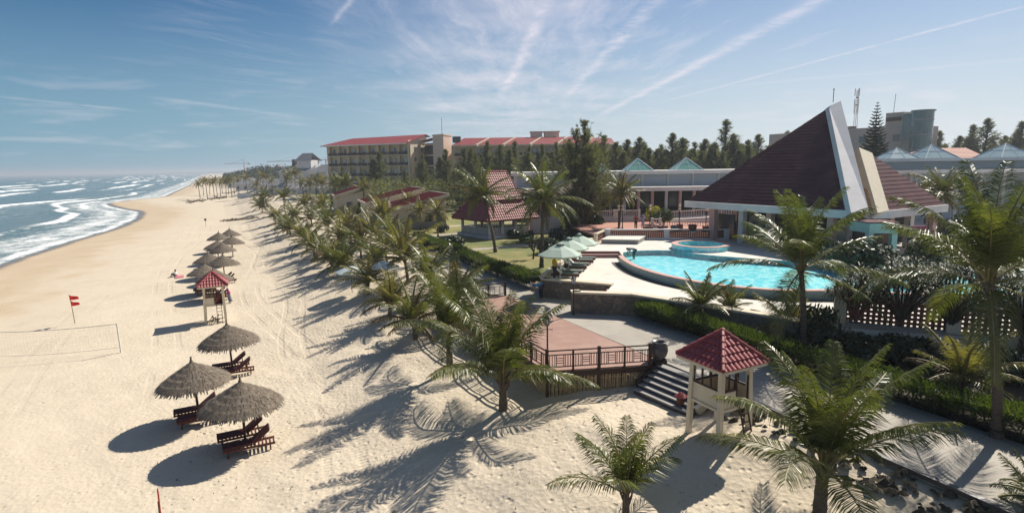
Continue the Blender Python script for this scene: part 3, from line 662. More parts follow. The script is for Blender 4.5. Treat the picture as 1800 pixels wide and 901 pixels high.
# ------------------------------------------------------------------ palms
def frond_into(V, Fc, Mi, L, e0, droop, nl, lw, rr, az=0.0, roll=0.0, dry=False, twist=.0, ll=.62):
    """one pinnate leaf starting at the origin, appended to the lists"""
    ns = 9; pts = []; p = Vector((0, 0, 0)); side_k = rr.uniform(-.5, .5)
    ca, sa = math.cos(az), math.sin(az)
    def w(q): return Vector((q.x * ca - q.y * sa, q.x * sa + q.y * ca, q.z))
    tans = []; yaw = 0.0
    for i in range(ns + 1):
        t = i / ns; e = e0 - droop * t ** 1.35; yaw = side_k * t * t
        d = Vector((math.cos(e) * math.cos(yaw), math.cos(e) * math.sin(yaw), math.sin(e))); tans.append(d); pts.append(p.copy()); p = p + d * (L / ns)
    b = len(V); k = 4
    for i, q in enumerate(pts):
        r = (.042 if L > 3 else .032) * (1 - .86 * (i / ns)) ** .9 + .004
        a = tans[i].cross(Vector((0, 0, 1))); a = a.normalized() if a.length > .01 else Vector((0, 1, 0)); c = a.cross(tans[i])
        for j in range(k):
            an = 2 * PI * j / k + .78; V.append(w(q + (a * math.cos(an) + c * math.sin(an)) * r))
    for i in range(ns):
        for j in range(k): Fc.append((b + i * k + j, b + i * k + (j + 1) % k, b + (i + 1) * k + (j + 1) % k, b + (i + 1) * k + j)); Mi.append(2 if dry else 1)
    for s_ in (-1, 1):
        for n_ in range(nl):
            if rr.random() < .07: continue
            t = .13 + .86 * (n_ + rr.uniform(-.25, .25)) / nl; t = min(max(t, .1), .995)
            x = t * ns; i = min(int(x), ns - 1); f = x - i
            q = pts[i].lerp(pts[i + 1], f); d = tans[i].lerp(tans[i + 1], f).normalized()
            a = d.cross(Vector((0, 0, 1))); a = a.normalized() if a.length > .05 else Vector((0, 1, 0)); up = a.cross(d)
            prof = min(1, .45 + 2.2 * t) * (1 - .72 * max(0, (t - .45) / .55) ** 1.4)
            ln = L * ll * .36 * prof * rr.uniform(.82, 1.1)
            fw = .45 + .75 * t; vee = .42 * (1 - t) + rr.uniform(-.12, .12) + twist * s_
            d1 = (a * s_ * 1.0 + d * fw + up * vee).normalized()
            sag = (.70 + .45 * t) * (1.5 if dry else 1.0) * rr.uniform(.6, 1.25)
            m1 = q + d1 * ln * .5 + Vector((0, 0, -1)) * ln * .10 * sag
            d2 = (d1 + Vector((0, 0, -1)) * .95 * sag).normalized(); tip = m1 + d2 * ln * .52
            wv = (d * .9 + up * rr.uniform(-.5, .5)).normalized() * lw * .5 * (1.1 - .4 * t)
            b = len(V); V += [w(q - wv * .5), w(q + wv * .5), w(m1 + wv), w(m1 - wv), w(tip)]
            Fc.append((b, b + 1, b + 2, b + 3)); Fc.append((b + 3, b + 2, b + 4)); mi = 2 if dry else 0; Mi += [mi, mi]
def leafmesh(name, V, Fc, Mi, mats):
    me = bpy.data.meshes.new(name); me.from_pydata([tuple(v) for v in V], [], Fc)
    for x in mats: me.materials.append(M_[x])
    me.polygons.foreach_set('material_index', Mi); me.update(); return me
PM = ('frond', 'rachis', 'frond_dry'); PM2 = ('frond2', 'rachis', 'frond_dry')
def crown_mesh(seed, n, emin, emax, nl, lw, dryshare, mats, droop=(.9, 1.5)):
    rr = random.Random(seed); V, Fc, Mi = [], [], []
    for i in range(n):
        f = (i + .5) / n; e = emax + (emin - emax) * f ** .85
        dry = rr.random() < dryshare * (.35 + 1.1 * f)
        frond_into(V, Fc, Mi, rr.uniform(.82, 1.08) * (.80 + .25 * math.sin(PI * min(1, f + .15))), e + rr.uniform(-.12, .12), rr.uniform(*droop) * (.55 + .5 * f), nl, lw, rr, az=i * 2.3999 + rr.uniform(-.3, .3), dry=dry, twist=rr.uniform(-.2, .2), ll=.74)
    return leafmesh('crown', V, Fc, Mi, mats)
# unit-size crowns (leaf length 1) shared by the distant palms
YOUNG = [crown_mesh(10 + i, 16, R(0), R(86), 46, .020, .15, PM if i % 2 == 0 else PM2, (.6, 1.4)) for i in range(4)]
FARC = [crown_mesh(30 + i, 17, R(-30), R(82), 18, .036, .25, PM2) for i in range(3)]
TALLC = [crown_mesh(50 + i, 24, R(-34), R(86), 40, .018, .18, PM, (.7, 1.4)) for i in range(3)]
def mesh_part(me, name, parent, loc=(0, 0, 0), sc=1.0, rz=0.0):
    o = bpy.data.objects.new(name, me); COL.objects.link(o); o.parent = parent; o.location = loc; o.scale = (sc,) * 3; o.rotation_euler = (0, 0, rz); return o
def palm_trunk(h, r0, lean=(0, 0), bend=.5, base_flare=1.5, boots=0, rr=None):
    m = MB(); n = max(5, int(h / .16)); ps, ra = [], []
    for i in range(n + 1):
        t = i / n; k = t ** (1 + bend)
        ps.append((lean[0] * k, lean[1] * k, -.25 + (h + .25) * t)); ra.append((r0 * (1 + (base_flare - 1) * max(0, 1 - t * 5) ** 2) * (1 - .28 * t)) * (1.06 if i % 2 else .97))
    m.tube(ps, ra, 10)
    for i in range(boots):
        an = i * 2.4; z = h - .05 - .5 * (i / boots); c = Vector((lean[0], lean[1], z)); d = Vector((math.cos(an), math.sin(an), 0))
        m.tube([c + d * r0 * .5, c + d * r0 * 1.35 + Vector((0, 0, .28)), c + d * (r0 * 1.6) + Vector((0, 0, .5))], [r0 * .32, r0 * .26, r0 * .12], 5)
    return m
def palm(loc, h, fl, crown, label, group, rz=0.0, lean=(0, 0), r0=.15, name='coconut_palm'):
    o = thing(name, label, 'palm tree', loc, 0, group)
    palm_trunk(h, r0, lean, boots=7 if h < 3 else 0).build('trunk', 'trunk', o, smooth=False)
    mesh_part(crown, 'crown', o, (lean[0], lean[1], h - .05), fl, rz); return o
G_BP = 'coconut palms along the edge of the beach'
# near palms get every leaf as a part of its own
def frond_set(seed, L, nl, lw, elevs, per, droop, mats, ll=.62):
    out = []
    for i, e in enumerate(elevs):
        for j in range(per):
            rr = random.Random(seed * 100 + i * 10 + j); V, Fc, Mi = [], [], []
            frond_into(V, Fc, Mi, L * rr.uniform(.9, 1.05), e, rr.uniform(*droop) * (.6 + .5 * i / len(elevs)), nl, lw, rr, twist=rr.uniform(-.2, .2), ll=ll)
            out.append(leafmesh('frond', V, Fc, Mi, mats))
    return out
def near_palm(loc, h, specs, fset, per, label, group, r0=.17, lean=(0, 0), sc=1.0, dryset=None):
    o = thing('coconut_palm', label, 'palm tree', loc, 0, group)
    palm_trunk(h, r0, lean, boots=9 if h < 3 else 4).build('trunk', 'trunk', o)
    for i, (az, lvl) in enumerate(specs):
        me = fset[lvl * per + i % per]
        f = mesh_part(me, 'frond', o, (lean[0] + .05 * math.cos(az), lean[1] + .05 * math.sin(az), h - .08 + .03 * (4 - lvl)), sc * (.92 + .16 * ((i * 37) % 10) / 10), az)
    return o
def spread(n, lv, seed, az0=0.0):
    rr = random.Random(seed); return [(az0 + i * 2.39996 + rr.uniform(-.25, .25), min(len(lv) - 1, int(len(lv) * (i / n) ** 1.2))) for i in range(n)]
LV = [R(84), R(72), R(56), R(38), R(16)]
FS_A = frond_set(1, 4.6, 96, .056, LV, 3, (.8, 1.5), PM, .70)
LVT = [R(84), R(66), R(44), R(18), R(-12)]
FS_T = frond_set(2, 4.9, 96, .052, LVT, 3, (.85, 1.5), PM, .70)
FS_S = frond_set(3, 2.7, 64, .044, [R(84), R(68), R(52), R(32)], 2, (.8, 1.5), PM, .88)
for i, (b_, p) in enumerate(zip(BP, BPW)):
    p = Vector((p.x, p.y, ground(p.x, p.y)))
    if i == 0: near_palm(p, 1.35, spread(15, LV, 4, .4), FS_A, 3, b_[6], G_BP, r0=.21)
    elif i in (1,): near_palm(p, b_[2], spread(13, LV, 5, 1.1), FS_A, 3, b_[6], G_BP, r0=.19, sc=b_[3] / 4.6)
    else:
        palm(p, b_[2] * .72, b_[3] * .88, YOUNG[b_[5]], b_[6], G_BP, rz=i * 1.7, r0=.15 if i < 8 else .13, lean=(((i * 53) % 7 - 3) * .07, ((i * 31) % 5 - 2) * .07))
# foreground palms at the lower right
near_palm(onsand(1440, 908), 1.55, spread(15, LV, 8, 2.6), FS_A, 3, 'big coconut palm in the foreground right of the nearer guard tower', G_BP, r0=.2, sc=.86)
near_palm(onsand(1100, 905), .75, spread(10, LV[:4], 9, .3), FS_S, 2, 'small young coconut palm in the foreground standing in the shadow of the nearer guard tower', G_BP, r0=.13, sc=.92)
G_TP = 'tall coconut palms around the garden and pool'
for (px, py, cpx, cpy, zb_, n_, sd, az_, lb_, sc_) in ((1413, 612, 1408, 474, 3.15, 19, 12, .7, 'tall coconut palm with a long pale trunk rising in front of the pool', .90), (1752, 765, 1737, 494, 3.05, 20, 13, 2.3, 'tallest coconut palm at the right edge, its trunk standing in the hedge by the promenade', .86)):
    b_ = at(px, py, zb_); c_ = atY(cpx, cpy, b_.y + .4); near_palm(b_, c_.z - zb_, spread(n_, LVT, sd, az_), FS_T, 3, lb_, G_TP, r0=.16, lean=(c_.x - b_.x, .4), sc=sc_)
def gpalm(px, py, cpx, cpy, z, fl, mesh, label, r0=.16, rz=0.0):
    b = at(px, py, z); c = atY(cpx, cpy, b.y + .3); return palm(b, c.z - z, fl, mesh, label, G_TP, rz, (c.x - b.x, .3), r0)
gpalm(871, 443, 847, 343, 3.25, 4.0, TALLC[0], 'coconut palm with a curved leaning trunk in front of the tile roofed pavilion', .17, .5)
gpalm(952, 470, 955, 352, 3.25, 4.4, TALLC[1], 'coconut palm with a straight trunk on the lawn beside the pool parasols', .18, 2.2)
gpalm(1088, 400, 1093, 340, 4.65, 3.7, TALLC[2], 'coconut palm in front of the long gallery, left of the walking couple', .16, 1.2)
gpalm(717, 392, 716, 350, 3.25, 2.3, FARC[0], 'thin palm with a sparse crown in front of the villas, leftmost of three', .11)
gpalm(741, 405, 738, 369, 3.25, 2.9, FARC[1], 'thin palm in front of the villas, in the middle of three', .12)
gpalm(770, 416, 769, 371, 3.25, 2.8, FARC[2], 'thin palm standing before the dark villa doorway, rightmost of three', .12)
gpalm(1648, 430, 1655, 340, 4.2, 3.4, TALLC[1], 'coconut palm half hidden behind the tallest palm, beyond the pool', .15, .3)
gpalm(1625, 400, 1628, 332, 4.2, 2.2, TALLC[2], 'small palm by the pale blue annex wall beyond the pyramid roof', .12, 1.3)
# low palms and stiff plants in the bed below the pool
def rosette(seed, n, L, wd, emin, emax):
    rr = random.Random(seed); V, Fc, Mi = [], [], []
    for i in range(n):
        az = i * 2.39996; e = emax + (emin - emax) * (i / n); d = Vector((math.cos(az), math.sin(az), 0)); l = L * rr.uniform(.75, 1.05)
        p0 = d * .04; p1 = d * math.cos(e) * l * .5 + Vector((0, 0, math.sin(e) * l * .5)); p2 = p1 + d * math.cos(e - .7) * l * .3 + Vector((0, 0, math.sin(e - .7) * l * .3)); p3 = p2 + d * math.cos(e - 1.5) * l * .25 + Vector((0, 0, math.sin(e - 1.5) * l * .25))
        s_ = Vector((-d.y, d.x, 0)) * wd / 2; b = len(V)
        V += [p0 - s_ * .7, p0 + s_ * .7, p1 + s_, p1 - s_, p2 + s_ * .7, p2 - s_ * .7, p3]; Fc += [(b, b + 1, b + 2, b + 3), (b + 3, b + 2, b + 4, b + 5), (b + 5, b + 4, b + 6)]; Mi += [0, 0, 0]
    return leafmesh('leaves', V, Fc, Mi, ('pandan',))
G_LOW = 'low palms and stiff plants in the bed below the pool'
palm(at(1232, 548, 3.9), .35, 2.3, YOUNG[0], 'low bushy palm growing over the hedge in front of the pool, left plant', G_LOW, .3, r0=.12)
palm(at(1282, 552, 3.7), .3, 1.9, YOUNG[2], 'low dense palm growing over the hedge in front of the pool, right plant', G_LOW, 1.3, r0=.12)
palm(at(1385, 588, 3.3), .4, 2.4, YOUNG[1], 'low palm with pale arching leaves just left of the tall palm trunk', G_LOW, 2.3, r0=.12)
palm(at(1690, 690, 3.2), .6, 2.6, YOUNG[3], 'low palm in deep shade behind the right hedge', G_LOW, .9, r0=.12)
palm(at(1800, 893, 2.95) + Vector((.35, 0, 0)), .3, 1.5, YOUNG[0], 'small palm cut off by the lower right corner', G_LOW, .2, r0=.1)
# screw pines in front of the lattice wall
RS = [rosette(70 + i, 34, 1.0, .055, R(-30), R(80)) for i in range(3)]
def screw_pine(loc, H, rad, nb, seed, label, sc=1.0):
    o = thing('screw_pine', label, 'screw pine', loc, 0, 'screw pines along the lattice wall'); rr = random.Random(seed)
    m = MB(); heads = []
    m.tube([(0, 0, -.1), (.05, .02, H * .35)], [.11, .09], 7)
    for i in range(nb):
        an = i * 2.4 + rr.uniform(-.3, .3); r = rad * math.sqrt((i + .6) / nb); z = H * (1 - .30 * (r / rad) ** 2) * rr.uniform(.82, 1.02)
        tip = Vector((r * math.cos(an), r * math.sin(an), z)); mid = Vector((r * .45 * math.cos(an), r * .45 * math.sin(an), H * .55))
        m.tube([(.05, .02, H * .3), mid, tip], [.06, .045, .035], 5); heads.append(tip)
    for i in range(4):
        an = i * 1.6; m.tube([(0, 0, H * .3), (.35 * math.cos(an), .35 * math.sin(an), -.1)], [.035, .03], 5)
    m.build('trunk', 'bark', o)
    V, Fc, Mi = [], [], []
    for i, t in enumerate(heads):
        me = RS[i % 3]; b = len(V); s_ = sc * rr.uniform(.6, .95); an = rr.uniform(0, 6.3); ca, sa = math.cos(an), math.sin(an)
        for v in me.vertices: V.append(t + Vector((v.co.x * ca - v.co.y * sa, v.co.x * sa + v.co.y * ca, v.co.z)) * s_)
        for p_ in me.polygons: Fc.append(tuple(b + k for k in p_.vertices)); Mi.append(0)
    mesh_part(leafmesh('crown', V, Fc, Mi, ('pandan',)), 'crown', o)
for i, (px, py, H, rad, nb, lb) in enumerate([
    (1500, 600, 3.5, 1.4, 26, 'dark screw pine at the left pillar of the lattice wall'),
    (1578, 612, 4.2, 1.7, 36, 'dark screw pine in the middle of the first lattice panel'),
    (1665, 622, 4.2, 1.6, 34, 'dark screw pine hiding the second pillar of the lattice wall'),
    (1790, 640, 4.3, 1.7, 34, 'dark screw pine at the right end of the lattice wall, beyond the tallest palm trunk'),
    (1720, 560, 4.0, 1.8, 30, 'dark screw pine farther back behind the tallest palm trunk')]):
    screw_pine(at(px, py, 3.15), H, rad, nb, 90 + i, lb)

# ------------------------------------------------------------------ hedges
def hedge(label, line, zb, z0, z1, w, nb, seed, stems=True, blade=.30):
    o = thing('hedge', label, 'hedge', UV(*line[0], zb), 0, 'clipped hedges along the promenade'); rr = random.Random(seed)
    segs = [(UV(*a), UV(*b)) for a, b in zip(line[:-1], line[1:])]; lens = [(b - a).length for a, b in segs]; tot_ = sum(lens)
    V, Fc, Mi = [], [], []
    def pick():
        x = rr.uniform(0, tot_)
        for (a, b), l in zip(segs, lens):
            if x <= l: t = (b - a) / l; return a + t * x, t
            x -= l
        return b, t
    for i in range(nb):
        p, t = pick(); q = Vector((t.y, -t.x, 0)); s_ = rr.uniform(-.5, .5) * w; top = rr.random() < .6
        hh = 1 - (abs(s_) / (w * .5)) ** 4 * .25
        bump_ = .10 * math.sin(p.x * 1.9 + p.y * 1.3) + .06 * math.sin(p.x * 4.7)
        z = z0 + (z1 - z0) * hh + bump_ - rr.random() ** 2 * .10 if top else rr.uniform(z0 - .08, z1)
        if not top: s_ = math.copysign(w * .5 * rr.uniform(.8, 1.02), s_)
        c = p + q * s_ - Vector(o.location); c.z = z - zb - blade * .5
        d = Vector((rr.gauss(0, .55), rr.gauss(0, .55), 1.0 if top else .5)).normalized() + (q * math.copysign(.5, s_) if not top else Vector())
        d.normalize(); L = blade * rr.uniform(.6, 1.3); a = d.cross(Vector((rr.gauss(0, 1), rr.gauss(0, 1), rr.gauss(0, 1)))).normalized() * .032
        b = len(V); V += [c - a, c + a, c + d * L * .6 + a * .7, c + d * L]; Fc.append((b, b + 1, b + 2, b + 3)); Mi.append(0)
    mesh_part(leafmesh('foliage', V, Fc, Mi, ('hedge',)), 'foliage', o)
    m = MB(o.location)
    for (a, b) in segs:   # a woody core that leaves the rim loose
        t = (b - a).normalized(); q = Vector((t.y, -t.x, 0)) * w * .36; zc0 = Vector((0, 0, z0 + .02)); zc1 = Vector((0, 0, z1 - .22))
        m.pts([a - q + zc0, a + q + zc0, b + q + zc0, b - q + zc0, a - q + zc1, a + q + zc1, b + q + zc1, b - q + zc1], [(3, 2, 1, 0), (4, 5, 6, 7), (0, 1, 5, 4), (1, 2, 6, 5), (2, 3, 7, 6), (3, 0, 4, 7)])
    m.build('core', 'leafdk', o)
    if stems:
        for i in range(min(98, int(tot_ / .30))):
            p, t = pick(); q = Vector((t.y, -t.x, 0)); b0 = p + q * rr.uniform(-.3, .3) * w + Vector((0, 0, zb - .05))
            MB(o.location).tube([b0, b0 + Vector((rr.gauss(0, .08), rr.gauss(0, .08), (z0 - zb) * .55)), b0 + Vector((rr.gauss(0, .16), rr.gauss(0, .16), z0 - zb + .3))], [.034, .027, .02], 4, False).build('stem', 'bark', o)
    return o
hedge('long clipped hedge on bare stems below the pool wall and lattice wall at the right', [(11.6, 5.0), (12.0, 0), (12.2, -6), (12.6, -12), (12.9, -18)], 3.0, 3.62, 4.05, 1.25, 15000, 1, True, .26)
hedge('clipped hedge on bare stems between the promenade and the lawn left of the pool terrace', [(10.3, 15.5), (10.3, 22), (10.7, 30), (11.0, 38), (11.4, 48)], 3.0, 3.55, 4.1, 1.4, 12000, 2, True, .34)
hedge('low dark hedge curving beside the far bend of the promenade', [(14.6, 82), (15.8, 95), (16.6, 115), (17, 140)], 3.2, 3.25, 4.3, 2.2, 5000, 3, False, .6)
hedge('low hedge in front of the hotel lawn at the far promenade', [(18, 100), (21, 118), (24, 140)], 3.2, 3.25, 4.2, 2.0, 3500, 4, False, .6)

# ------------------------------------------------------------------ thatched umbrellas and loungers
def ragged(m, r, z, slope, n, ln, rr, w=.05):
    for i in range(n):
        a = 2 * PI * (i + rr.uniform(-.4, .4)) / n; d = Vector((math.cos(a), math.sin(a), 0)); s_ = Vector((-d.y, d.x, 0)) * w * rr.uniform(.5, 1.3); l = ln * rr.uniform(.5, 1.25)
        p = d * (r - .10) + Vector((0, 0, z + .10 * slope + rr.uniform(0, .02))); q = d * (r + l * .62) + Vector((0, 0, z - l * rr.uniform(.55, 1.0) * .8)) + s_ * rr.gauss(0, .8)
        m.pts([p - s_, p + s_, q + s_ * .5, q - s_ * .5], [(0, 1, 2, 3)])
def thatch_umbrella(label):
    o = thing('thatched_umbrella', label, 'beach umbrella', (0, 0, 0), 0, 'thatched umbrellas on the beach'); rr = random.Random(5)
    m = MB(); Rm, z0, z1 = 1.60, 1.98, 2.94; tiers = 5
    for k in range(tiers):
        ra = Rm * (1 - k / tiers) ; rb = Rm * (1 - (k + 1) / tiers) * .98; sl_ = (z1 - z0) / Rm
        za = z0 + (Rm - ra) * sl_ + .045 * (k > 0); zb_ = z0 + (Rm - rb) * sl_ + .03; zb_ = min(zb_, z1)
        nseg = 30; b = len(m.v)
        prof = [(ra + .05, za - .05), ((ra + rb) / 2, (za + zb_) / 2 + .03), (max(rb - .06, .03), zb_ + .02)]
        m.lathe(prof, nseg)
        ragged(m, ra, za - .02, sl_, int(190 * (ra / Rm) + 24), .15 if k else .24, rr)
        for i in range(int(170 * (ra / Rm))):      # loose straw lying on the tier
            a = rr.uniform(0, 2 * PI); f = rr.random(); r = rb + (ra - rb) * f; z = za + (zb_ - za) * (1 - f) + .045; d = Vector((math.cos(a), math.sin(a), 0)); s_ = Vector((-d.y, d.x, 0)) * .018
            p = d * r + Vector((0, 0, z)); q = d * (r + .2) + Vector((0, 0, z - .2 * sl_ + .02)) + s_ * rr.gauss(0, 2); m.pts([p - s_, p + s_, q], [(0, 1, 2)])
    m.lathe([(Rm - .05, z0 - .07), (.06, z1 - .12)], 24)
    m.build('canopy', 'thatch', o)
    MB().tube([(0, 0, -.3), (0, 0, 1.2), (0, 0, 2.9)], [.062, .058, .05], 8).build('pole', 'dkwood', o)
    m = MB(); m.tube([(0, 0, 2.93), (0, 0, 3.06), (.01, 0, 3.22)], [.10, .055, .05], 8); m.build('finial', 'thatch', o)
    m = MB()
    for i in range(8): a = i * PI / 4; m.tube([(0.05 * math.cos(a), .05 * math.sin(a), 2.55), (1.35 * math.cos(a), 1.35 * math.sin(a), 2.12)], .022, 4)
    m.build('rafters', 'dkwood', o)
    return o
def beach_lounger(label):
    o = thing('beach_lounger', label, 'sun lounger', (0, 0, 0), 0, 'wooden loungers under the thatched umbrellas')
    m = MB()   # foot at -x, head at +x
    for s_ in (-1, 1): m.beam((-1.0, .30 * s_, .30), (1.05, .30 * s_, .30), .05, .09)
    for x in np.linspace(-.95, 1.0, 14): m.beam((x, -.30, .355), (x, .30, .355), .07, .02)
    m.build('frame', 'redwood', o)
    for x in (-.8, .85):
        for s_ in (-1, 1): MB().beam((x, .28 * s_, -.03), (x, .28 * s_, .26), .06, .06, (1, 0, 0)).build('leg', 'redwood', o)
    th = R(38); hx, hz = .18, .38; m = MB()
    for s_ in (-1, 1): m.beam((hx, .27 * s_, hz), (hx + .85 * math.cos(th), .27 * s_, hz + .85 * math.sin(th)), .045, .05)
    for k in range(7): q = .08 + .125 * k; m.beam((hx + q * math.cos(th), -.27, hz + q * math.sin(th)), (hx + q * math.cos(th), .27, hz + q * math.sin(th)), .06, .02)
    br = m.build('backrest', 'redwood', o)
    MB().beam((hx + .5, -.22, .33), (hx + .62 * math.cos(th), -.22, hz + .60 * math.sin(th)), .03, .03).beam((hx + .5, .22, .33), (hx + .62 * math.cos(th), .22, hz + .6 * math.sin(th)), .03, .03).build('prop', 'redwood', br)
    m = MB(); m.box((-.42, 0, .415), (1.16, .56, .09)); m.build('cushion', 'cushion', o)
    m = MB(); m.beam((hx - .02, 0, hz + .07), (hx + .86 * math.cos(th), 0, hz + .07 + .86 * math.sin(th)), .54, .085); m.build('back_cushion', 'cushion', o)
    return o
NEAR_U = [((432, 783), 'nearest thatched umbrella on the sand, over two maroon loungers'),
          ((351, 737), 'second nearest thatched umbrella, to the left of and overlapping the nearest one'),
          ((410, 655), 'thatched umbrella standing just behind the two nearest ones, right of them')]
FAR_U = [((376, 467), 'thatched umbrella directly behind the red roofed tower, partly hidden by its roof'),
         ((356.5, 460), 'thatched umbrella just left behind the red roofed tower roof'),
         ((391, 445.5), 'thatched umbrella behind the tower whose thin pole shows against the sand'),
         ((366, 439), 'thatched umbrella left of the one with the visible thin pole'),
         ((391, 424), 'thatched umbrella in the middle of the far cluster, right one of an overlapping pair'),
         ((380, 420), 'thatched umbrella in the middle of the far cluster, left one of an overlapping pair'),
         ((406, 411.6), 'thatched umbrella third from the far end, below the farthest one'),
         ((383, 406), 'thatched umbrella second from the far end, left of the farthest one'),
         ((403.7, 401), 'farthest thatched umbrella at the end of the row')]
proto_u = None
for i, ((px, py), lb) in enumerate(NEAR_U + FAR_U):
    p = onsand(px, py) if i < 3 else at(px, py, 3.2)
    p.z = ground(p.x, p.y)
    if proto_u is None: proto_u = thatch_umbrella(lb); proto_u.location = p
    else:
        du = dup(proto_u, p, i * 1.3, (1.0 + .03 * ((i * 7) % 3 - 1), 1.0 - .03 * ((i * 5) % 3 - 1), 1.0 + .025 * ((i * 4) % 3 - 1)), lb); du.rotation_euler = (.035 * ((i * 3) % 3 - 1), .03 * ((i * 5) % 4 - 1.5), i * 1.3)
    lrz = R(26)
    e1 = Vector((math.cos(lrz), math.sin(lrz), 0)); e2 = Vector((-e1.y, e1.x, 0))
    names = ['nearer', 'farther']
    wh = ['nearest thatched umbrella', 'second nearest thatched umbrella', 'thatched umbrella behind the two nearest ones', 'thatched umbrella hidden by the tower roof', 'thatched umbrella left behind the tower roof', 'thatched umbrella with the visible thin pole']
    if i < 6:
        for j, (ou, ov) in enumerate(((.12, -.62), (-.12, .55))):
            q = p + e1 * ou + e2 * ov; q.z = ground(q.x, q.y) + .02
            lb2 = f'{names[j]} maroon lounger of two under the {wh[i]}'
            if i == 0 and j == 0: proto_l = beach_lounger(lb2); proto_l.location = q; proto_l.rotation_euler = (0, 0, lrz)
            else: dup(proto_l, q, lrz + (.06 if j else -.03), 1.0, lb2)

# ------------------------------------------------------------------ tiled roofs
def tile_slope(m, e0, e1, t0, t1, course=.34, w=.20, h=.045, step=.035, flatn=None):
    """courses of barrel tiles on the slope with eave e0-e1 and upper edge t0-t1"""
    e0, e1, t0, t1 = map(Vector, (e0, e1, t0, t1)); ax = (e1 - e0).normalized(); rise = ((t0 + t1) / 2 - (e0 + e1) / 2)
    nrm = ax.cross(rise).normalized()
    if nrm.z < 0: nrm = -nrm
    rise = rise - ax * rise.dot(ax); rl = rise.length; n = max(1, int(round(rl / course)))
    def edge(f): a = e0.lerp(t0, f); b = e1.lerp(t1, f); return (a - e0).dot(ax), (b - e0).dot(ax)
    for k in range(n):
        f0, f1 = k / n, min(1, (k + 1.08) / n); l0, r0 = edge(f0); l1, r1 = edge(f1)
        if h > 0: xs = sorted({l0, r0} | {x * w / 5 for x in range(int(math.ceil(l0 / (w / 5))), int(r0 / (w / 5)) + 1)})
        else: xs = sorted({l0, r0} | {x * w for x in range(int(math.ceil(l0 / w)), int(r0 / w) + 1)})
        low, up_, bot = [], [], []
        for x in xs:
            hh = h * abs(math.sin(PI * x / w)) if h > 0 else 0
            low.append(e0 + ax * x + rise * f0 + nrm * (hh + step)); xx = min(max(x, l1), r1); up_.append(e0 + ax * xx + rise * f1 + nrm * (hh * .8 + .002)); bot.append(e0 + ax * x + rise * f0 - nrm * .012)
        c = len(xs); b0 = len(m.v); m.v += [p - m.o for p in low + up_ + bot]
        for i in range(c - 1): m.f.append((b0 + i, b0 + i + 1, b0 + c + i + 1, b0 + c + i)); m.f.append((b0 + 2 * c + i, b0 + 2 * c + i + 1, b0 + i + 1, b0 + i))
    return m
def ridge_caps(m, a, b, r=.075, L=.36):
    a, b = Vector(a), Vector(b); n = max(1, int((b - a).length / L))
    for i in range(n):
        p, q = a.lerp(b, i / n), a.lerp(b, min(1, (i + 1.12) / n)); m.tube([p + Vector((0, 0, .02)), q], [r * 1.18, r], 7)

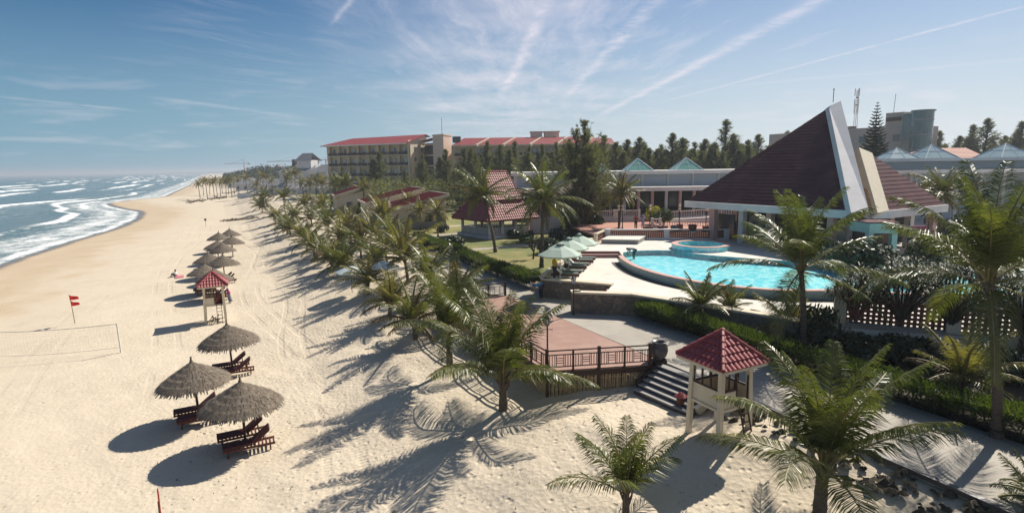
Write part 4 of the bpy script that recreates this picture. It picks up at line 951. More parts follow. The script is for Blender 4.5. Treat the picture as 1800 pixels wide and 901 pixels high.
# ------------------------------------------------------------------ beach guard towers
def guard_tower(label):
    o = thing('guard_tower', label, 'lookout tower', (0, 0, 0), 0, 'red roofed guard towers on the beach')
    s0, s1 = .74, .66; fz = 1.42; wz = 2.02; ez = 3.08
    for i, j in ((-1, -1), (1, -1), (1, 1), (-1, 1)):
        MB().beam((s0 * i, s0 * j, -.35), (s1 * i, s1 * j, ez), .17, .17, (0, 1, 0)).build('leg', 'cream2', o)
    m = MB(); m.box((0, 0, fz), (1.5, 1.5, .10)); m.build('floor', 'cream2', o)
    q = .675
    m = MB()
    m.box((-q, 0, (fz + wz) / 2 + .03), (.06, 1.26, wz - fz)); m.box((0, q, (fz + wz) / 2 + .03), (1.26, .06, wz - fz)); m.box((q, 0, (fz + wz) / 2 + .03), (.06, 1.26, wz - fz)); m.box((-.31, -q, (fz + wz) / 2 + .03), (.64, .06, wz - fz))
    wall = m.build('wall', 'cream2', o)
    m = MB()
    for a, b in (((-q - .02, -.62), (-q - .02, .62)), ((-.62, q + .02), (.62, q + .02)), ((q + .02, -.62), (q + .02, .62))): MB().beam((*a, wz + .06), (*b, wz + .06), .06, .05).build('sill', 'cream2', wall); MB().beam((*a, fz - .01), (*b, fz - .01), .05, .07).build('trim', 'cream2', wall)
    for (cx, cy, ln, al) in ((-q, 0, 1.2, 0), (0, q, 1.2, 1), (q, 0, 1.2, 0), (-.31, -q, .62, 1)):
        m = MB(); d = Vector((0, 1, 0)) if al == 0 else Vector((1, 0, 0)); c = Vector((cx, cy, 0)); z0_, z1_ = wz + .09, ez - .12
        m.beam(c - d * ln / 2 + Vector((0, 0, z0_)), c + d * ln / 2 + Vector((0, 0, z0_)), .06, .06); m.beam(c - d * ln / 2 + Vector((0, 0, z1_)), c + d * ln / 2 + Vector((0, 0, z1_)), .06, .06)
        for k in range(4 if ln > 1 else 3):
            t = -ln / 2 + ln * k / (3 if ln > 1 else 2); m.beam(c + d * t + Vector((0, 0, z0_)), c + d * t + Vector((0, 0, z1_)), .05, .05, (1, .3, 0))
        m.build('window_frame', 'dkwood', o)
    m = MB(); m.box((.60, -q - .03, 1.98), (.06, .06, 1.1)); m.box((.03, -q, 2.1), (.05, .07, 1.4)); m.build('door_frame', 'dkwood', o)
    MB().box((.33, -.40, 1.85), (.5, .04, .9), .5).build('door', 'redwood', o)
    m = MB()
    for x in (.14, .50): m.beam((x, -.78, fz + .05), (x, -1.25, -.2), .04, .05)
    for k in range(5): z = .12 + .27 * k; y = -1.25 + .47 * (z + .2) / (fz + .25); m.beam((.14, y, z), (.50, y, z), .035, .035)
    m.build('ladder', 'dkwood', o)
    E_ = 1.10; ap = Vector((0, 0, 4.02)); zc = ez - .06; cr = [Vector((-E_, -E_, zc)), Vector((E_, -E_, zc)), Vector((E_, E_, zc)), Vector((-E_, E_, zc))]
    m = MB()
    for i in range(4): tile_slope(m, cr[i], cr[(i + 1) % 4], ap, ap, .33, .21, .05, .045)
    rf = m.build('roof', 'redtile', o)
    m = MB()
    for c in cr: ridge_caps(m, c + Vector((0, 0, .06)), ap + Vector((0, 0, .06)), .07, .3)
    m.lathe([(.12, 4.02), (.09, 4.13), (.02, 4.17)], 8, cap=True); m.build('ridge_tiles', 'redtile', rf)
    m = MB()
    for i in range(4):
        a, b = cr[i] * .985, cr[(i + 1) % 4] * .985; a.z = b.z = zc - .05; m.beam(a, b, .04, .10)
    m.pts([c + Vector((0, 0, -.03)) for c in cr] + [ap + Vector((0, 0, -.06))], [(0, 1, 4), (1, 2, 4), (2, 3, 4), (3, 0, 4)]); m.build('soffit', 'cream2', o)
    return o
tw = guard_tower('nearer cream guard tower on four legs with a red tiled roof, beside the stone steps')
tp = at(1262, 764, 2.25); tw.location = (tp.x, tp.y, 2.14); tw.rotation_euler = (0, 0, BRZ)
q_ = onsand(380, 563); tw2 = dup(tw, q_, BRZ, 1.0, 'farther cream guard tower with a red roof in front of the far umbrella row')

# ------------------------------------------------------------------ wooden deck
DZ = 3.0
dk = thing('wooden_deck', 'raised wooden deck with a brown railing and bamboo skirting beside the stone steps', 'deck', UV(2.2, 0, 2.0))
poly = [(2.2, 0), (6.75, -1.55), (7.45, -1.2), (7.45, 14.6), (2.2, 14.6)]; W3 = [UV(u, v, DZ) for u, v in poly]
m = MB(dk.location); m.prism([(p.x, p.y) for p in W3], DZ - .07, DZ + .01); m.build('platform', 'planks', dk)
m = MB(dk.location); rr = random.Random(4)
edges = [(0, 1), (4, 0), (1, 2)]
for i, j in edges: a, b = W3[i] + Vector((0, 0, -.17)), W3[j] + Vector((0, 0, -.17)); t = (b - a).normalized(); q = Vector((t.y, -t.x, 0)) * .03; m.beam(a + q, b + q, .07, .26)
m.build('edge_beam', 'dkwood', dk)
m = MB(dk.location)
for i, j in edges[:2]:
    a, b = W3[i], W3[j]; L = (b - a).length; t = (b - a) / L; q = Vector((t.y, -t.x, 0)) * .01; n = int(L / .085)
    for k in range(n):
        p = a + t * (k + .5 + rr.uniform(-.2, .2)) * L / n + q; g0 = ground(p.x, p.y) - .1; m.tube([(p.x, p.y, g0), (p.x + rr.gauss(0, .02), p.y + rr.gauss(0, .02), DZ - .28 + rr.uniform(-.05, .02))], .035, 5)
    for zz_ in (.45, .85): m.beam(a + q + Vector((0, 0, -zz_)), b + q + Vector((0, 0, -zz_)), .03, .04)
m.build('bamboo_skirt', 'bamboo', dk)
posts = []
A_, B_, F_2 = W3[0], W3[1], W3[4]
G_ = UV(7.3, 14.6, DZ)
def railrun(a, b, n, first, last):
    pts = [a.lerp(b, k / n) for k in range(n + 1)]
    for k, p in enumerate(pts):
        if (k == 0 and not first) or (k == n and not last): continue
        main = k % 2 == 0 or k == n
        g0 = max(1.6, ground(p.x, p.y) - .1) if main else DZ - .3
        po = MB(dk.location).beam((p.x, p.y, g0), (p.x, p.y, DZ + (1.02 if main else .9)), .13 if main else .08, .13 if main else .08, (a - b)).build('post', 'dkwood', dk)
    for p, q in zip(pts[:-1], pts[1:]):
        m = MB(dk.location); z = Vector((0, 0, 1))
        m.beam(p + z * .92, q + z * .92, .06, .05); m.beam(p + z * .72, q + z * .72, .04, .045); m.beam(p + z * .17, q + z * .17, .04, .045)
        for k in range(1, 10):
            f = k / 10
            if .38 < f < .62 : continue
            x = p.lerp(q, f); m.beam(x + z * .19, x + z * .70, .028, .028, (q - p))
        x0, x1 = p.lerp(q, .36), p.lerp(q, .64)
        for zc in (.34, .45, .56): m.beam(x0 + z * zc, x1 + z * zc, .028, .028)
        m.beam(x0 + z * .19, x0 + z * .7, .028, .028, (q - p)); m.beam(x1 + z * .19, x1 + z * .7, .028, .028, (q - p))
        m.build('rail_panel', 'dkwood', dk)
railrun(A_, B_, 4, True, True); railrun(A_, F_2, 10, False, True); railrun(F_2, G_, 4, False, True)

# stone steps beside the deck
st = thing('stone_steps', 'dark stone steps with pale edges leading from the sand up to the promenade', 'steps', UV(7, -2.6, 2.2))
ta, tb = Vector((6.86, 25.1, 0)), Vector((8.55, 22.45, 0)); t = (tb - ta).normalized(); q = Vector((-t.y, t.x, 0)); q = q if q.x < 0 else -q
for k in range(6):
    z = DZ - .005 - .155 * k; a = ta + q * (.30 * k - .35); b = tb + q * (.30 * k - .35)
    MB(st.location).prism([tuple(x[:2]) for x in (a, b, b + q * .66, a + q * .66)], z - .6, z - .05, False).build('riser', 'pot', st)
    MB(st.location).prism([tuple(x[:2]) for x in (a + q * .34, b + q * .34, b + q * .68, a + q * .68)], z - .048, z, True).build('tread', 'grey', st)
for x, nm in ((ta, 0), (tb, 1)):
    a = x + q * -.3 - t * (.1 if nm == 0 else -.1); b = x + q * 1.5 - t * (.1 if nm == 0 else -.1)
    MB(st.location).beam((a.x, a.y, DZ + .06), (b.x, b.y, DZ - .72), .2, .34).build('stringer', 'dkwood' if nm == 0 else 'sandstone', st)
# big jar on a plinth
j = thing('clay_jar', 'large dark glazed jar on a brown plinth at the top of the stone steps', 'jar', UV(7.35, -1.45, DZ - .1))
MB().box((0, 0, -.1), (.55, .55, .6), .3).build('plinth', 'dkwood', j)
MB().lathe([(.20, .2), (.36, .42), (.43, .66), (.40, .88), (.29, 1.0), (.33, 1.06), (.30, 1.08), (.25, 1.0), (.1, .9)], 20).build('body', 'pot', j, True)
p = onsand(1196, 718); j = thing('litter_bin', 'brown litter bin with a red pointed lid at the foot of the stone steps', 'litter bin', p)
MB().lathe([(.16, -.1), (.18, .52), (.15, .52), (.14, .1)], 12, cap=False).build('body', 'redwood', j)
MB().lathe([(.27, .55), (.16, .64), (.03, .74), (.0, .76)], 12).build('lid', 'redtile', j)
m = MB()
for a in (0, 2.1, 4.2): m.beam((.13 * math.cos(a), .13 * math.sin(a), .5), (.13 * math.cos(a), .13 * math.sin(a), .6), .02, .02)
m.build('lid_posts', 'black', j)

# ------------------------------------------------------------------ lanterns
def lantern(label):
    o = thing('lamp_post', label, 'lamp post', (0, 0, 0), 0, 'black lantern posts along the promenade')
    MB().tube([(0, 0, 0), (0, 0, .25), (0, 0, .3), (0, 0, 1.95)], [.08, .07, .04, .035], 8).build('pole', 'black', o)
    l = MB().lathe([(.08, 1.95), (.15, 2.28)], 6).build('lantern_glass', 'whitefab', o)
    m = MB()
    for k in range(6): a = k * PI / 3; m.beam((.085 * math.cos(a), .085 * math.sin(a), 1.95), (.16 * math.cos(a), .16 * math.sin(a), 2.29), .022, .022)
    m.lathe([(.20, 2.28), (.06, 2.40), (.0, 2.46)], 6); m.lathe([(.10, 1.93), (.09, 1.97)], 6, cap=True); m.build('lantern_frame', 'black', o)
    m = MB(); m.tube([(-.25, 0, 1.72), (.25, 0, 1.72)], .018, 6); m.build('ladder_bar', 'black', o)
    return o
ln0 = lantern('black lantern post at the corner of the wooden deck behind the big palm'); ln0.location = UV(2.55, .55, DZ + .01)
dup(ln0, at(1008, 553, 3.0), .4, 1.0, 'black lantern post standing at the corner of the stone wall below the pool')
dup(ln0, at(791, 474, 3.0), .9, 1.0, 'black lantern post on the promenade left of the lawn hedge')

# ------------------------------------------------------------------ small beach things
p = onsand(132, 568); o = thing('flag_pole', 'thin pole with two red warning flags on the sand', 'flag pole', p)
MB().tube([(0, 0, -.3), (-.08, 0, 1.4), (-.2, 0, 2.45)], [.03, .025, .018], 6).build('pole', 'driftwood', o)
for z, ln in ((2.42, .78), (1.92, .72)):
    m = MB(); n = 8; x0 = -.2 * (z / 2.45)
    for i in range(n):
        f0, f1 = i / n, (i + 1) / n; w_ = lambda f: Vector((x0 + f * ln, .09 * math.sin(f * 7 + z), -.16 * f))
        h0 = lambda f: .45 * (1 - .55 * f)
        a, b = w_(f0), w_(f1); m.quad(a + Vector((0, 0, z - h0(f0))), b + Vector((0, 0, z - h0(f1) - .0)), b + Vector((0, 0, z - .03 * f1)), a + Vector((0, 0, z - .03 * f0)))
    m.build('flag', 'flag', o)
p = onsand(213, 619); o = thing('volleyball_net', 'white volleyball post with a thin sagging net running off to the left', 'volleyball net', p)
MB().tube([(0, 0, -.3), (-.1, .05, 2.05)], .05, 8).build('post', 'white', o)
m = MB(); e = Vector((-9.2, -1.6, 0))
def sag(f, z): return e * f + Vector((-.1 * (1 - f), 0, z - .5 * math.sin(PI * f) * .35))
m.tube([sag(f, 2.0) for f in np.linspace(0, 1, 12)], .018, 4); m.tube([sag(f, .35) for f in np.linspace(0, 1, 12)], .010, 4)
m.build('net_cords', 'netgrey', o)
m = MB()
for f in np.linspace(.03, .97, 46): m.tube([sag(f, 2.0), sag(f, .36)], .0012, 3, False)
for zq in np.linspace(.6, 1.8, 7): m.tube([sag(f, zq) for f in np.linspace(0.02, .98, 8)], .0012, 3, False)
m.build('net_mesh', 'netgrey', o)
MB().tube([e + Vector((0, 0, -.3)), e + Vector((0, 0, 2.0))], .05, 8).build('post', 'white', o)
p = onsand(289, 960); o = thing('marker_pole', 'red painted pole with a furled dark strip standing at the bottom edge of the sand', 'marker pole', p)
MB().tube([(0, 0, -.3), (0, 0, 1.98), (.0, 0, 2.06)], [.028, .024, .012], 8).build('pole', 'redpaint', o)
MB().tube([(-.035, 0, .3), (-.035, 0, 1.6)], .02, 6).build('furled_flag', 'dkwood', o)
p = onsand(362, 398); o = thing('sign_post', 'small dark sign on a thin post on the empty far beach', 'sign', p)
MB().tube([(0, 0, -.3), (0, 0, 1.6)], .04, 6).build('post', 'driftwood', o); MB().box((0, 0, 1.55), (.45, .05, .5)).build('board', 'dkwood', o)
p = onsand(404, 532); o = thing('pennant', 'pink and grey furled pennant hanging on a thin stick beside the farther guard tower', 'pennant', p)
MB().tube([(.05, 0, -.2), (-.15, 0, 1.5)], .018, 5).build('stick', 'driftwood', o)
MB().tube([(-.13, 0, 1.45), (-.02, 0, .95), (.0, 0, .75)], [.04, .16, .10], 7).build('pink_cloth', 'magenta_cloth', o)
MB().tube([(-.02, 0, .85), (.03, 0, .45), (.12, 0, .12)], [.13, .15, .2], 7).build('grey_cloth', 'grey_cloth', o)
def parasol(label, loc, r, h, top, material, n=8, group='parasols', valance=.12, pole_m='dkwood', clips=False):
    o = thing('parasol', label, 'parasol', loc, 0, group)
    m = MB(); m.lathe([(r, h), (r * .52, h + (top - h) * .58), (.10, top)], n); m.lathe([(r * 1.005, h), (r * .985, h - valance)], n); m.build('canopy', material, o)
    MB().tube([(0, 0, 0), (0, 0, top + .1)], .03, 8).build('pole', pole_m, o)
    m = MB()
    for k in range(n): a = 2 * PI * k / n; m.beam((.03 * math.cos(a), .03 * math.sin(a), h + .35), (r * .97 * math.cos(a), r * .97 * math.sin(a), h + .0), .02, .02)
    m.build('ribs', 'dkwood', o)
    if clips:
        m = MB(); m.lathe([(.20, top - .04), (.16, top + .10), (.02, top + .16)], 8); m.build('top_cap', 'mint', o)
        m = MB()
        for k in range(8): a = 2 * PI * k / 8; m.box((.24 * math.cos(a), .24 * math.sin(a), top + .0), (.07, .12, .07), a)
        m.build('cap_clips', 'black', o)
    return o
G_BPS = 'pale parasols among the beach palms'
parasol('pale blue beach parasol standing on the sand among the palms, left one of two', onsand(619, 514), 1.35, 1.85, 2.35, 'bluewhite', 6, G_BPS)
parasol('pale blue beach parasol half hidden behind palm leaves, right one of two', onsand(676, 505), 1.35, 1.85, 2.35, 'bluewhite', 6, G_BPS)
m = MB(); rr = random.Random(8)
for i in range(26):
    px = 390 + 66 * rr.random(); p = onsand(px, 389 - (px - 390) * .09 + rr.uniform(-.8, .8)); a = rr.uniform(0, PI); l = rr.uniform(.3, 1.2); m.tube([p + Vector((-l * math.cos(a), -l * math.sin(a), .05)), p + Vector((l * math.cos(a), l * math.sin(a), rr.uniform(.1, .4)))], [.10, .16], 5)
stuff(tag(m.build('driftwood', 'driftwood'), 'dark line of washed up debris across the beach near the palm row', 'debris'))
m = MB()
for i in range(30):
    px = 330 + 66 * rr.random(); p = onsand(px, 357 - (px - 330) * .14 + rr.uniform(-2.5, 1)); a = rr.uniform(0, PI); l = rr.uniform(.5, 2.5); m.tube([p + Vector((-l * math.cos(a), -l * math.sin(a), .05)), p + Vector((l * math.cos(a), l * math.sin(a), rr.uniform(.2, .9)))], [.14, .2], 5)
stuff(tag(m.build('driftwood', 'driftwood'), 'scattered driftwood at the foot of the far palm clump', 'driftwood'))
m = MB()
for i in range(16):
    px = 378 + rr.uniform(-12, 6); p = onsand(px, 566 + rr.uniform(-3, 4)); a = rr.uniform(0, PI); l = rr.uniform(.15, .5); m.tube([p + Vector((-l * math.cos(a), -l * math.sin(a), .03)), p + Vector((l * math.cos(a), l * math.sin(a), rr.uniform(.08, .5)))], [.02, .03], 4)
tag(m.build('branch_pile', 'bark'), 'small pile of dead branches at the foot of the farther guard tower ladder', 'branches')

# ------------------------------------------------------------------ people
def skinmesh(name, joints, bones, radii, root, material, parent, sub=1):
    keys = list(joints); me = bpy.data.meshes.new(name); me.from_pydata([tuple(joints[k]) for k in keys], [(keys.index(a), keys.index(b)) for a, b in bones], []); me.update()
    ob = bpy.data.objects.new(name, me); COL.objects.link(ob)
    if parent is not None: ob.parent = parent
    md = ob.modifiers.new('skin', 'SKIN'); md.use_smooth_shade = True
    sv = me.skin_vertices[0].data if len(me.skin_vertices) else None
    if sv is None:
        bm = bmesh.new(); bm.from_mesh(me); bm.verts.layers.skin.verify(); bm.to_mesh(me); bm.free(); sv = me.skin_vertices[0].data
    for i, k in enumerate(keys): r = radii[k]; sv[i].radius = (r, r) if not hasattr(r, '__len__') else r; sv[i].use_root = (k == root)
    if sub: s_ = ob.modifiers.new('sub', 'SUBSURF'); s_.levels = sub; s_.render_levels = sub
    me.materials.append(M_[material]); return ob
def person(label, loc, rz, pose, shirt, trousers, hat=None, hair='hair', sc=1.0, shorts=False, group=None):
    o = thing('person', label, 'person', loc, rz, group, sc)
    if pose == 'stand':
        J = dict(pel=(0, 0, .93), bel=(0, 0, 1.1), che=(0, .01, 1.32), nec=(0, .01, 1.48), hea=(0, .03, 1.58), top=(0, .02, 1.69), ls=(-.17, 0, 1.42), rs=(.17, 0, 1.42), le=(-.23, -.02, 1.15), re=(.24, -.01, 1.15), lh=(-.22, .10, .93), rh=(.23, .12, .94), lk=(-.10, .04, .50), rk=(.10, .0, .50), la=(-.11, .06, .07), ra=(.10, -.12, .08), lt=(-.12, .20, .03), rt=(.11, .02, .03), lp=(-.09, 0, .88), rp=(.09, 0, .88))
    elif pose == 'bend':
        J = dict(pel=(0, -.20, .90), bel=(0, -.06, .97), che=(0, .18, 1.02), nec=(0, .34, 1.02), hea=(0, .44, 1.01), top=(0, .53, .98), ls=(-.17, .26, 1.00), rs=(.17, .26, 1.0), le=(-.20, .34, .72), re=(.20, .36, .72), lh=(-.16, .46, .48), rh=(.16, .50, .48), lk=(-.11, -.10, .48), rk=(.11, -.06, .48), la=(-.11, -.14, .07), ra=(.11, -.10, .07), lt=(-.12, .02, .03), rt=(.12, .06, .03), lp=(-.10, -.2, .86), rp=(.10, -.2, .86))
    else:
        J = dict(pel=(0, 0, .12), bel=(0, -.03, .26), che=(0, -.04, .46), nec=(0, -.02, .62), hea=(0, .0, .72), top=(0, .0, .83), ls=(-.17, -.03, .55), rs=(.17, -.03, .55), le=(-.24, .06, .34), re=(.24, .06, .34), lh=(-.16, .28, .34), rh=(.16, .28, .34), lk=(-.13, .36, .42), rk=(.13, .36, .42), la=(-.12, .62, .06), ra=(.12, .62, .06), lt=(-.12, .74, .03), rt=(.12, .74, .03), lp=(-.09, .05, .12), rp=(.09, .05, .12))
    B = [('pel', 'bel'), ('bel', 'che'), ('che', 'nec'), ('nec', 'hea'), ('hea', 'top'), ('che', 'ls'), ('che', 'rs'), ('ls', 'le'), ('rs', 're'), ('le', 'lh'), ('re', 'rh'), ('pel', 'lp'), ('pel', 'rp'), ('lp', 'lk'), ('rp', 'rk'), ('lk', 'la'), ('rk', 'ra'), ('la', 'lt'), ('ra', 'rt')]
    Rd = dict(pel=.12, bel=.115, che=.13, nec=.06, hea=.10, top=.075, ls=.065, rs=.065, le=.045, re=.045, lh=.042, rh=.042, lk=.062, rk=.062, la=.045, ra=.045, lt=.035, rt=.035, lp=.095, rp=.095)
    skinmesh('body', J, B, Rd, 'pel', 'skin', o)
    ks = ['pel', 'bel', 'che', 'ls', 'rs', 'le', 're']; jm = {k: Vector(J[k]) for k in ks}; jm['le'] = jm['ls'].lerp(Vector(J['le']), .75); jm['re'] = jm['rs'].lerp(Vector(J['re']), .75)
    skinmesh('shirt', jm, [('pel', 'bel'), ('bel', 'che'), ('che', 'ls'), ('che', 'rs'), ('ls', 'le'), ('rs', 're')], dict(pel=.15, bel=.14, che=.155, ls=.085, rs=.085, le=.07, re=.07), 'pel', shirt, o)
    e = .95 if not shorts else .0
    jm = dict(pel=Vector(J['pel']), lp=Vector(J['lp']), rp=Vector(J['rp']), lk=Vector(J['lk']), rk=Vector(J['rk'])); bn = [('pel', 'lp'), ('pel', 'rp'), ('lp', 'lk'), ('rp', 'rk')]; rd = dict(pel=.13, lp=.11, rp=.11, lk=.085, rk=.085)
    if e: jm['la'] = Vector(J['lk']).lerp(Vector(J['la']), e); jm['ra'] = Vector(J['rk']).lerp(Vector(J['ra']), e); bn += [('lk', 'la'), ('rk', 'ra')]; rd.update(la=.07, ra=.07)
    skinmesh('trousers' if e else 'shorts', jm, bn, rd, 'pel', trousers, o)
    h = Vector(J['hea']); t = Vector(J['top']); up_ = (t - h).normalized()
    m = MB(); m.tube([h + up_ * .0 - Vector((0, .03, 0)) , h + up_ * .06 - Vector((0, .03, 0)), t + up_ * .03], [.112, .118, .06], 10); m.build('hair', hair, o, True)
    if hat:
        m = MB(); m.tube([h + up_ * .05, h + up_ * .06], [.19, .19], 12); m.tube([h + up_ * .06, t + up_ * .05], [.125, .10], 10); m.build('hat', hat, o)
    return o
person('staff member in a yellow shirt, dark trousers and pale cap standing beside the pool loungers', at(975, 491, DK + .0), R(-60), 'stand', 'yellow_shirt', 'dark_trousers', 'bluewhite', sc=.97)
person('person in a blue top bending over on the promenade below the stone wall', Vector((*at(948, 526, 3.0)[:2], 3.0)), R(100), 'bend', 'blue_shirt', 'dark_trousers', 'whitefab', sc=1.1)
person('person in dark teal shorts bending forward at the left tip of the swimming pool', at(1112, 447, 4.63) - Vector((0, 0, .50)), R(95), 'bend', 'grey_shirt', 'dark_teal_shorts', shorts=True, sc=1.0)
person('person in a red shirt and dark trousers walking on the terracotta terrace', at(1117.5, 402.5, 4.68), R(160), 'stand', 'red_shirt', 'dark_trousers', sc=.98)
person('person in pale lilac clothes walking on the terracotta terrace', at(1130, 402.5, 4.68), R(175), 'stand', 'lilac_shirt', 'lilac_shirt', 'whitefab', sc=.96)
sp = onsand(309, 486); person('sunbather in a white top sitting on the open sand beside the thatched umbrellas', sp, R(70), 'sit', 'whitefab', 'dark_trousers', sc=1.0)
tq = MB().box((0, 0, .02), (.9, 1.7, .03), .5).build('beach_towel', 'pink_cloth', None, loc=sp + Vector((.55, -.2, .03))); tag(tq, 'pink beach towel spread on the sand under the sunbather', 'towel')
person('tiny dark figure walking by the water far along the beach, left of a pair', onsand(335, 329), R(150), 'stand', 'dark_trousers', 'dark_trousers', sc=1.05)
person('tiny dark figure walking by the water far along the beach, right of a pair', onsand(343, 328), R(170), 'stand', 'grey_cloth', 'dark_trousers', sc=1.05)

# ------------------------------------------------------------------ pool furniture
G_PL = 'loungers beside the swimming pool'
def pool_lounger(label):
    o = thing('pool_lounger', label, 'sun lounger', (0, 0, 0), 0, G_PL)
    m = MB()
    for s_ in (-1, 1): m.beam((-1.0, .29 * s_, .27), (.95, .29 * s_, .27), .05, .10)
    for x in np.linspace(-.95, .9, 12): m.beam((x, -.29, .325), (x, .29, .325), .08, .02)
    m.build('frame', 'redwood', o)
    for x in (-.8, .75):
        for s_ in (-1, 1): MB().beam((x, .27 * s_, 0), (x, .27 * s_, .23), .06, .06, (1, 0, 0)).build('leg', 'redwood', o)
    MB().box((-.40, 0, .375), (1.15, .55, .07)).build('cushion', 'greyfab', o)
    th = R(38); m = MB().beam((.18, 0, .40), (.18 + .85 * math.cos(th), 0, .40 + .85 * math.sin(th)), .56, .07); m.build('backrest', 'whitefab', o)
    MB().beam((.55, 0, .28), (.72, 0, .74), .45, .03).build('back_support', 'redwood', o)
    return o
pls = [((1017, 482), (982, 471), 'nearest lounger by the pool, just behind the lantern post'), ((1022.5, 477), (984, 466.6), 'second nearest pool lounger with a bright white backrest'),
       ((1031.5, 468.5), (995.5, 460), 'third pool lounger from the near end, at the middle of the row'), ((1035, 464.5), (1001, 455), 'fourth pool lounger from the near end, with a sunlit white backrest'),
       ((1042, 457.5), (1007.7, 447.7), 'second farthest pool lounger below the red brown steps'), ((1047, 454), (1014, 443), 'farthest pool lounger, next to the red brown steps')]
pl0 = None
for (f, h, lb) in pls:
    a, b = at(*f, DK + .3), at(*h, DK + .85); d = b - a; c = a + d.normalized() * 1.0; az = math.atan2(d.y, d.x) ; c.z = DK
    az = R(170)
    c = a + Vector((math.cos(az), math.sin(az), 0)) * 1.0; c.z = DK + .0
    if pl0 is None: pl0 = pool_lounger(lb); pl0.location = c; pl0.rotation_euler = (0, 0, az)
    else: dup(pl0, c, az, 1.0, lb)
G_PP = 'mint green parasols above the pool loungers'
for (px, py), lb in zip(((984.5, 427), (999.5, 417), (1018, 410)), ('nearest mint green parasol, above the staff member in yellow', 'middle mint green parasol of three beside the pool', 'farthest mint green parasol of three beside the pool')):
    p = at(px, py, DK + 2.75); p.z = DK if py > 415 else DU; parasol(lb, p, 1.5, 1.98 + (DK - p.z) , 2.62 + (DK - p.z), 'mint', 8, G_PP, .10, 'steel', True)

# ------------------------------------------------------------------ brick lattice walls and balusters
def lattice(m, a, b, z0, z1, nx, nz, bar, th):
    a, b = Vector((*a, 0)), Vector((*b, 0)); zv = Vector((0, 0, 1))
    for i in range(nz + 1): z = z0 + (z1 - z0) * i / nz; m.beam(a + zv * z, b + zv * z, th, bar)
    for i in range(nx + 1): p = a.lerp(b, i / nx); m.beam(p + zv * z0, p + zv * z1, bar, th * .96, (b - a))
def lattice_wall(name, label, pts, zb, zt, cell=.23, pill='sandstone', base='grey', copm='sandstone', pw=.42, base_h=.45, nz=5, group=None, ph=.25, top_rail=True, every=6.5):
    o = thing(name, label, 'lattice wall', (*pts[0], zb), 0, group)
    for a, b in zip(pts[:-1], pts[1:]):
        a, b = Vector(a), Vector(b); L = (b - a).length; n = max(1, round(L / every)); t = (b - a) / L
        if base_h > 0:
            MB(o.location).beam((*a, zb - .06 + base_h / 4), (*b, zb - .06 + base_h / 4), .34, base_h * .5 + .30).build('base', base, o)
            MB(o.location).beam((*a, zb - .56), (*b, zb - .56), .30, .68).build('soil_shadow_strip', 'stone', o)  # dark stone strip standing in for soil and shadow below the base
        for k in range(n):
            p, q = a.lerp(b, k / n) + t * pw / 2, a.lerp(b, (k + 1) / n) - t * pw / 2; m = MB(o.location)
            lattice(m, p, q, zb + base_h * .5 + .03, zt, max(2, int((q - p).length / cell)), nz, cell * .50, .14); m.build('lattice_panel', 'brickred', o)
            if top_rail: MB(o.location).beam((*p, zt + .08), (*q, zt + .08), .30, .11).build('top_rail', copm, o)
        for k in range(n + 1):
            p = a.lerp(b, k / n); ang = math.atan2(t.y, t.x)
            MB(o.location).box((p.x, p.y, (zb - .55 + zt + ph) / 2), (pw, pw, zt + ph - zb + .55), ang).box((p.x, p.y, zt + ph + .04), (pw + .08, pw + .08, .08), ang).build('pillar', pill, o)
    return o
fa = at(1474, 572, 4.0); fb = at(1672, 590, 4.0); fd = (fb - fa); fd.z = 0
lattice_wall('lattice_wall', 'red brick lattice wall with cream pillars along the right side of the pool deck', [(fa.x, fa.y), (fa.x + fd.x * 5, fa.y + fd.y * 5)], 4.0, 5.28, .235, 'sandstone', 'grey', 'brickred', .52, .34, 5, None, .55, True, fd.length)
tl = at(1068, 420.5, DU); tr_ = at(1276, 420.5, DU)
lattice_wall('lattice_wall', 'low red brick lattice balustrade with a white coping in front of the terracotta terrace', [(tl.x, tl.y), (tr_.x, tr_.y)], DU, DU + .92, .21, 'white2', 'white2', 'white', .5, .12, 5, None, .08, True, 5.4)
t3 = at(1075, 411.5, DU); bl = Vector((tl.x - .3, tl.y, 0)); bk_ = Vector((t3.x + .3, t3.y + 1.0, 0))
lattice_wall('lattice_wall', 'short cream lattice balustrade at the left end of the terrace', [(tl.x - 1.7, tl.y - 3.2), (tl.x - .35, tl.y)], DU, DU + .85, .22, 'sandstone', 'sandstone', 'sandstone', .3, .1, 4, None, .1, True, 6)
rr_ = at(1288, 416, DU)
lattice_wall('lattice_wall', 'dark red lattice screen under the eave of the pyramid roofed restaurant', [(tr_.x + 1.2, tr_.y + 2.0), (tr_.x + 7.5, tr_.y + .2)], DU, DU + 1.5, .25, 'brickred', 'brickred', 'grey', .3, .2, 6, None, .1, True, 7)
struct(MB().prism([(tl.x - .2, tl.y + .3), (tr_.x + .3, tr_.y + .3), (46, 60), (46, 79.4), (6, 79.4)], DU - .2, DU + .012, False).build('terrace_paving', 'terracotta'))
def baluster_fence(label, a, b, h=.95, sp=.26, group='white baluster fences around the terrace', material='white'):
    o = thing('baluster_fence', label, 'fence', a, 0, group); a, b = Vector(a), Vector(b); z = Vector((0, 0, 1)); n = int((b - a).length / sp)
    MB(a).beam(a + z * h, b + z * h, .14, .10).build('top_rail', material, o); MB(a).beam(a + z * .08, b + z * .08, .14, .10).build('bottom_rail', material, o)
    m = MB(a)
    for k in range(n): p = a.lerp(b, (k + .5) / n); m.beam(p + z * .1, p + z * h, .085, .085, (b - a))
    m.build('balusters', material, o)
    for f in (0, 1): p = a.lerp(b, f); MB(a).box(p + z * (h / 2 + .05), (.26, .26, h + .2)).build('post', material, o)
    return o
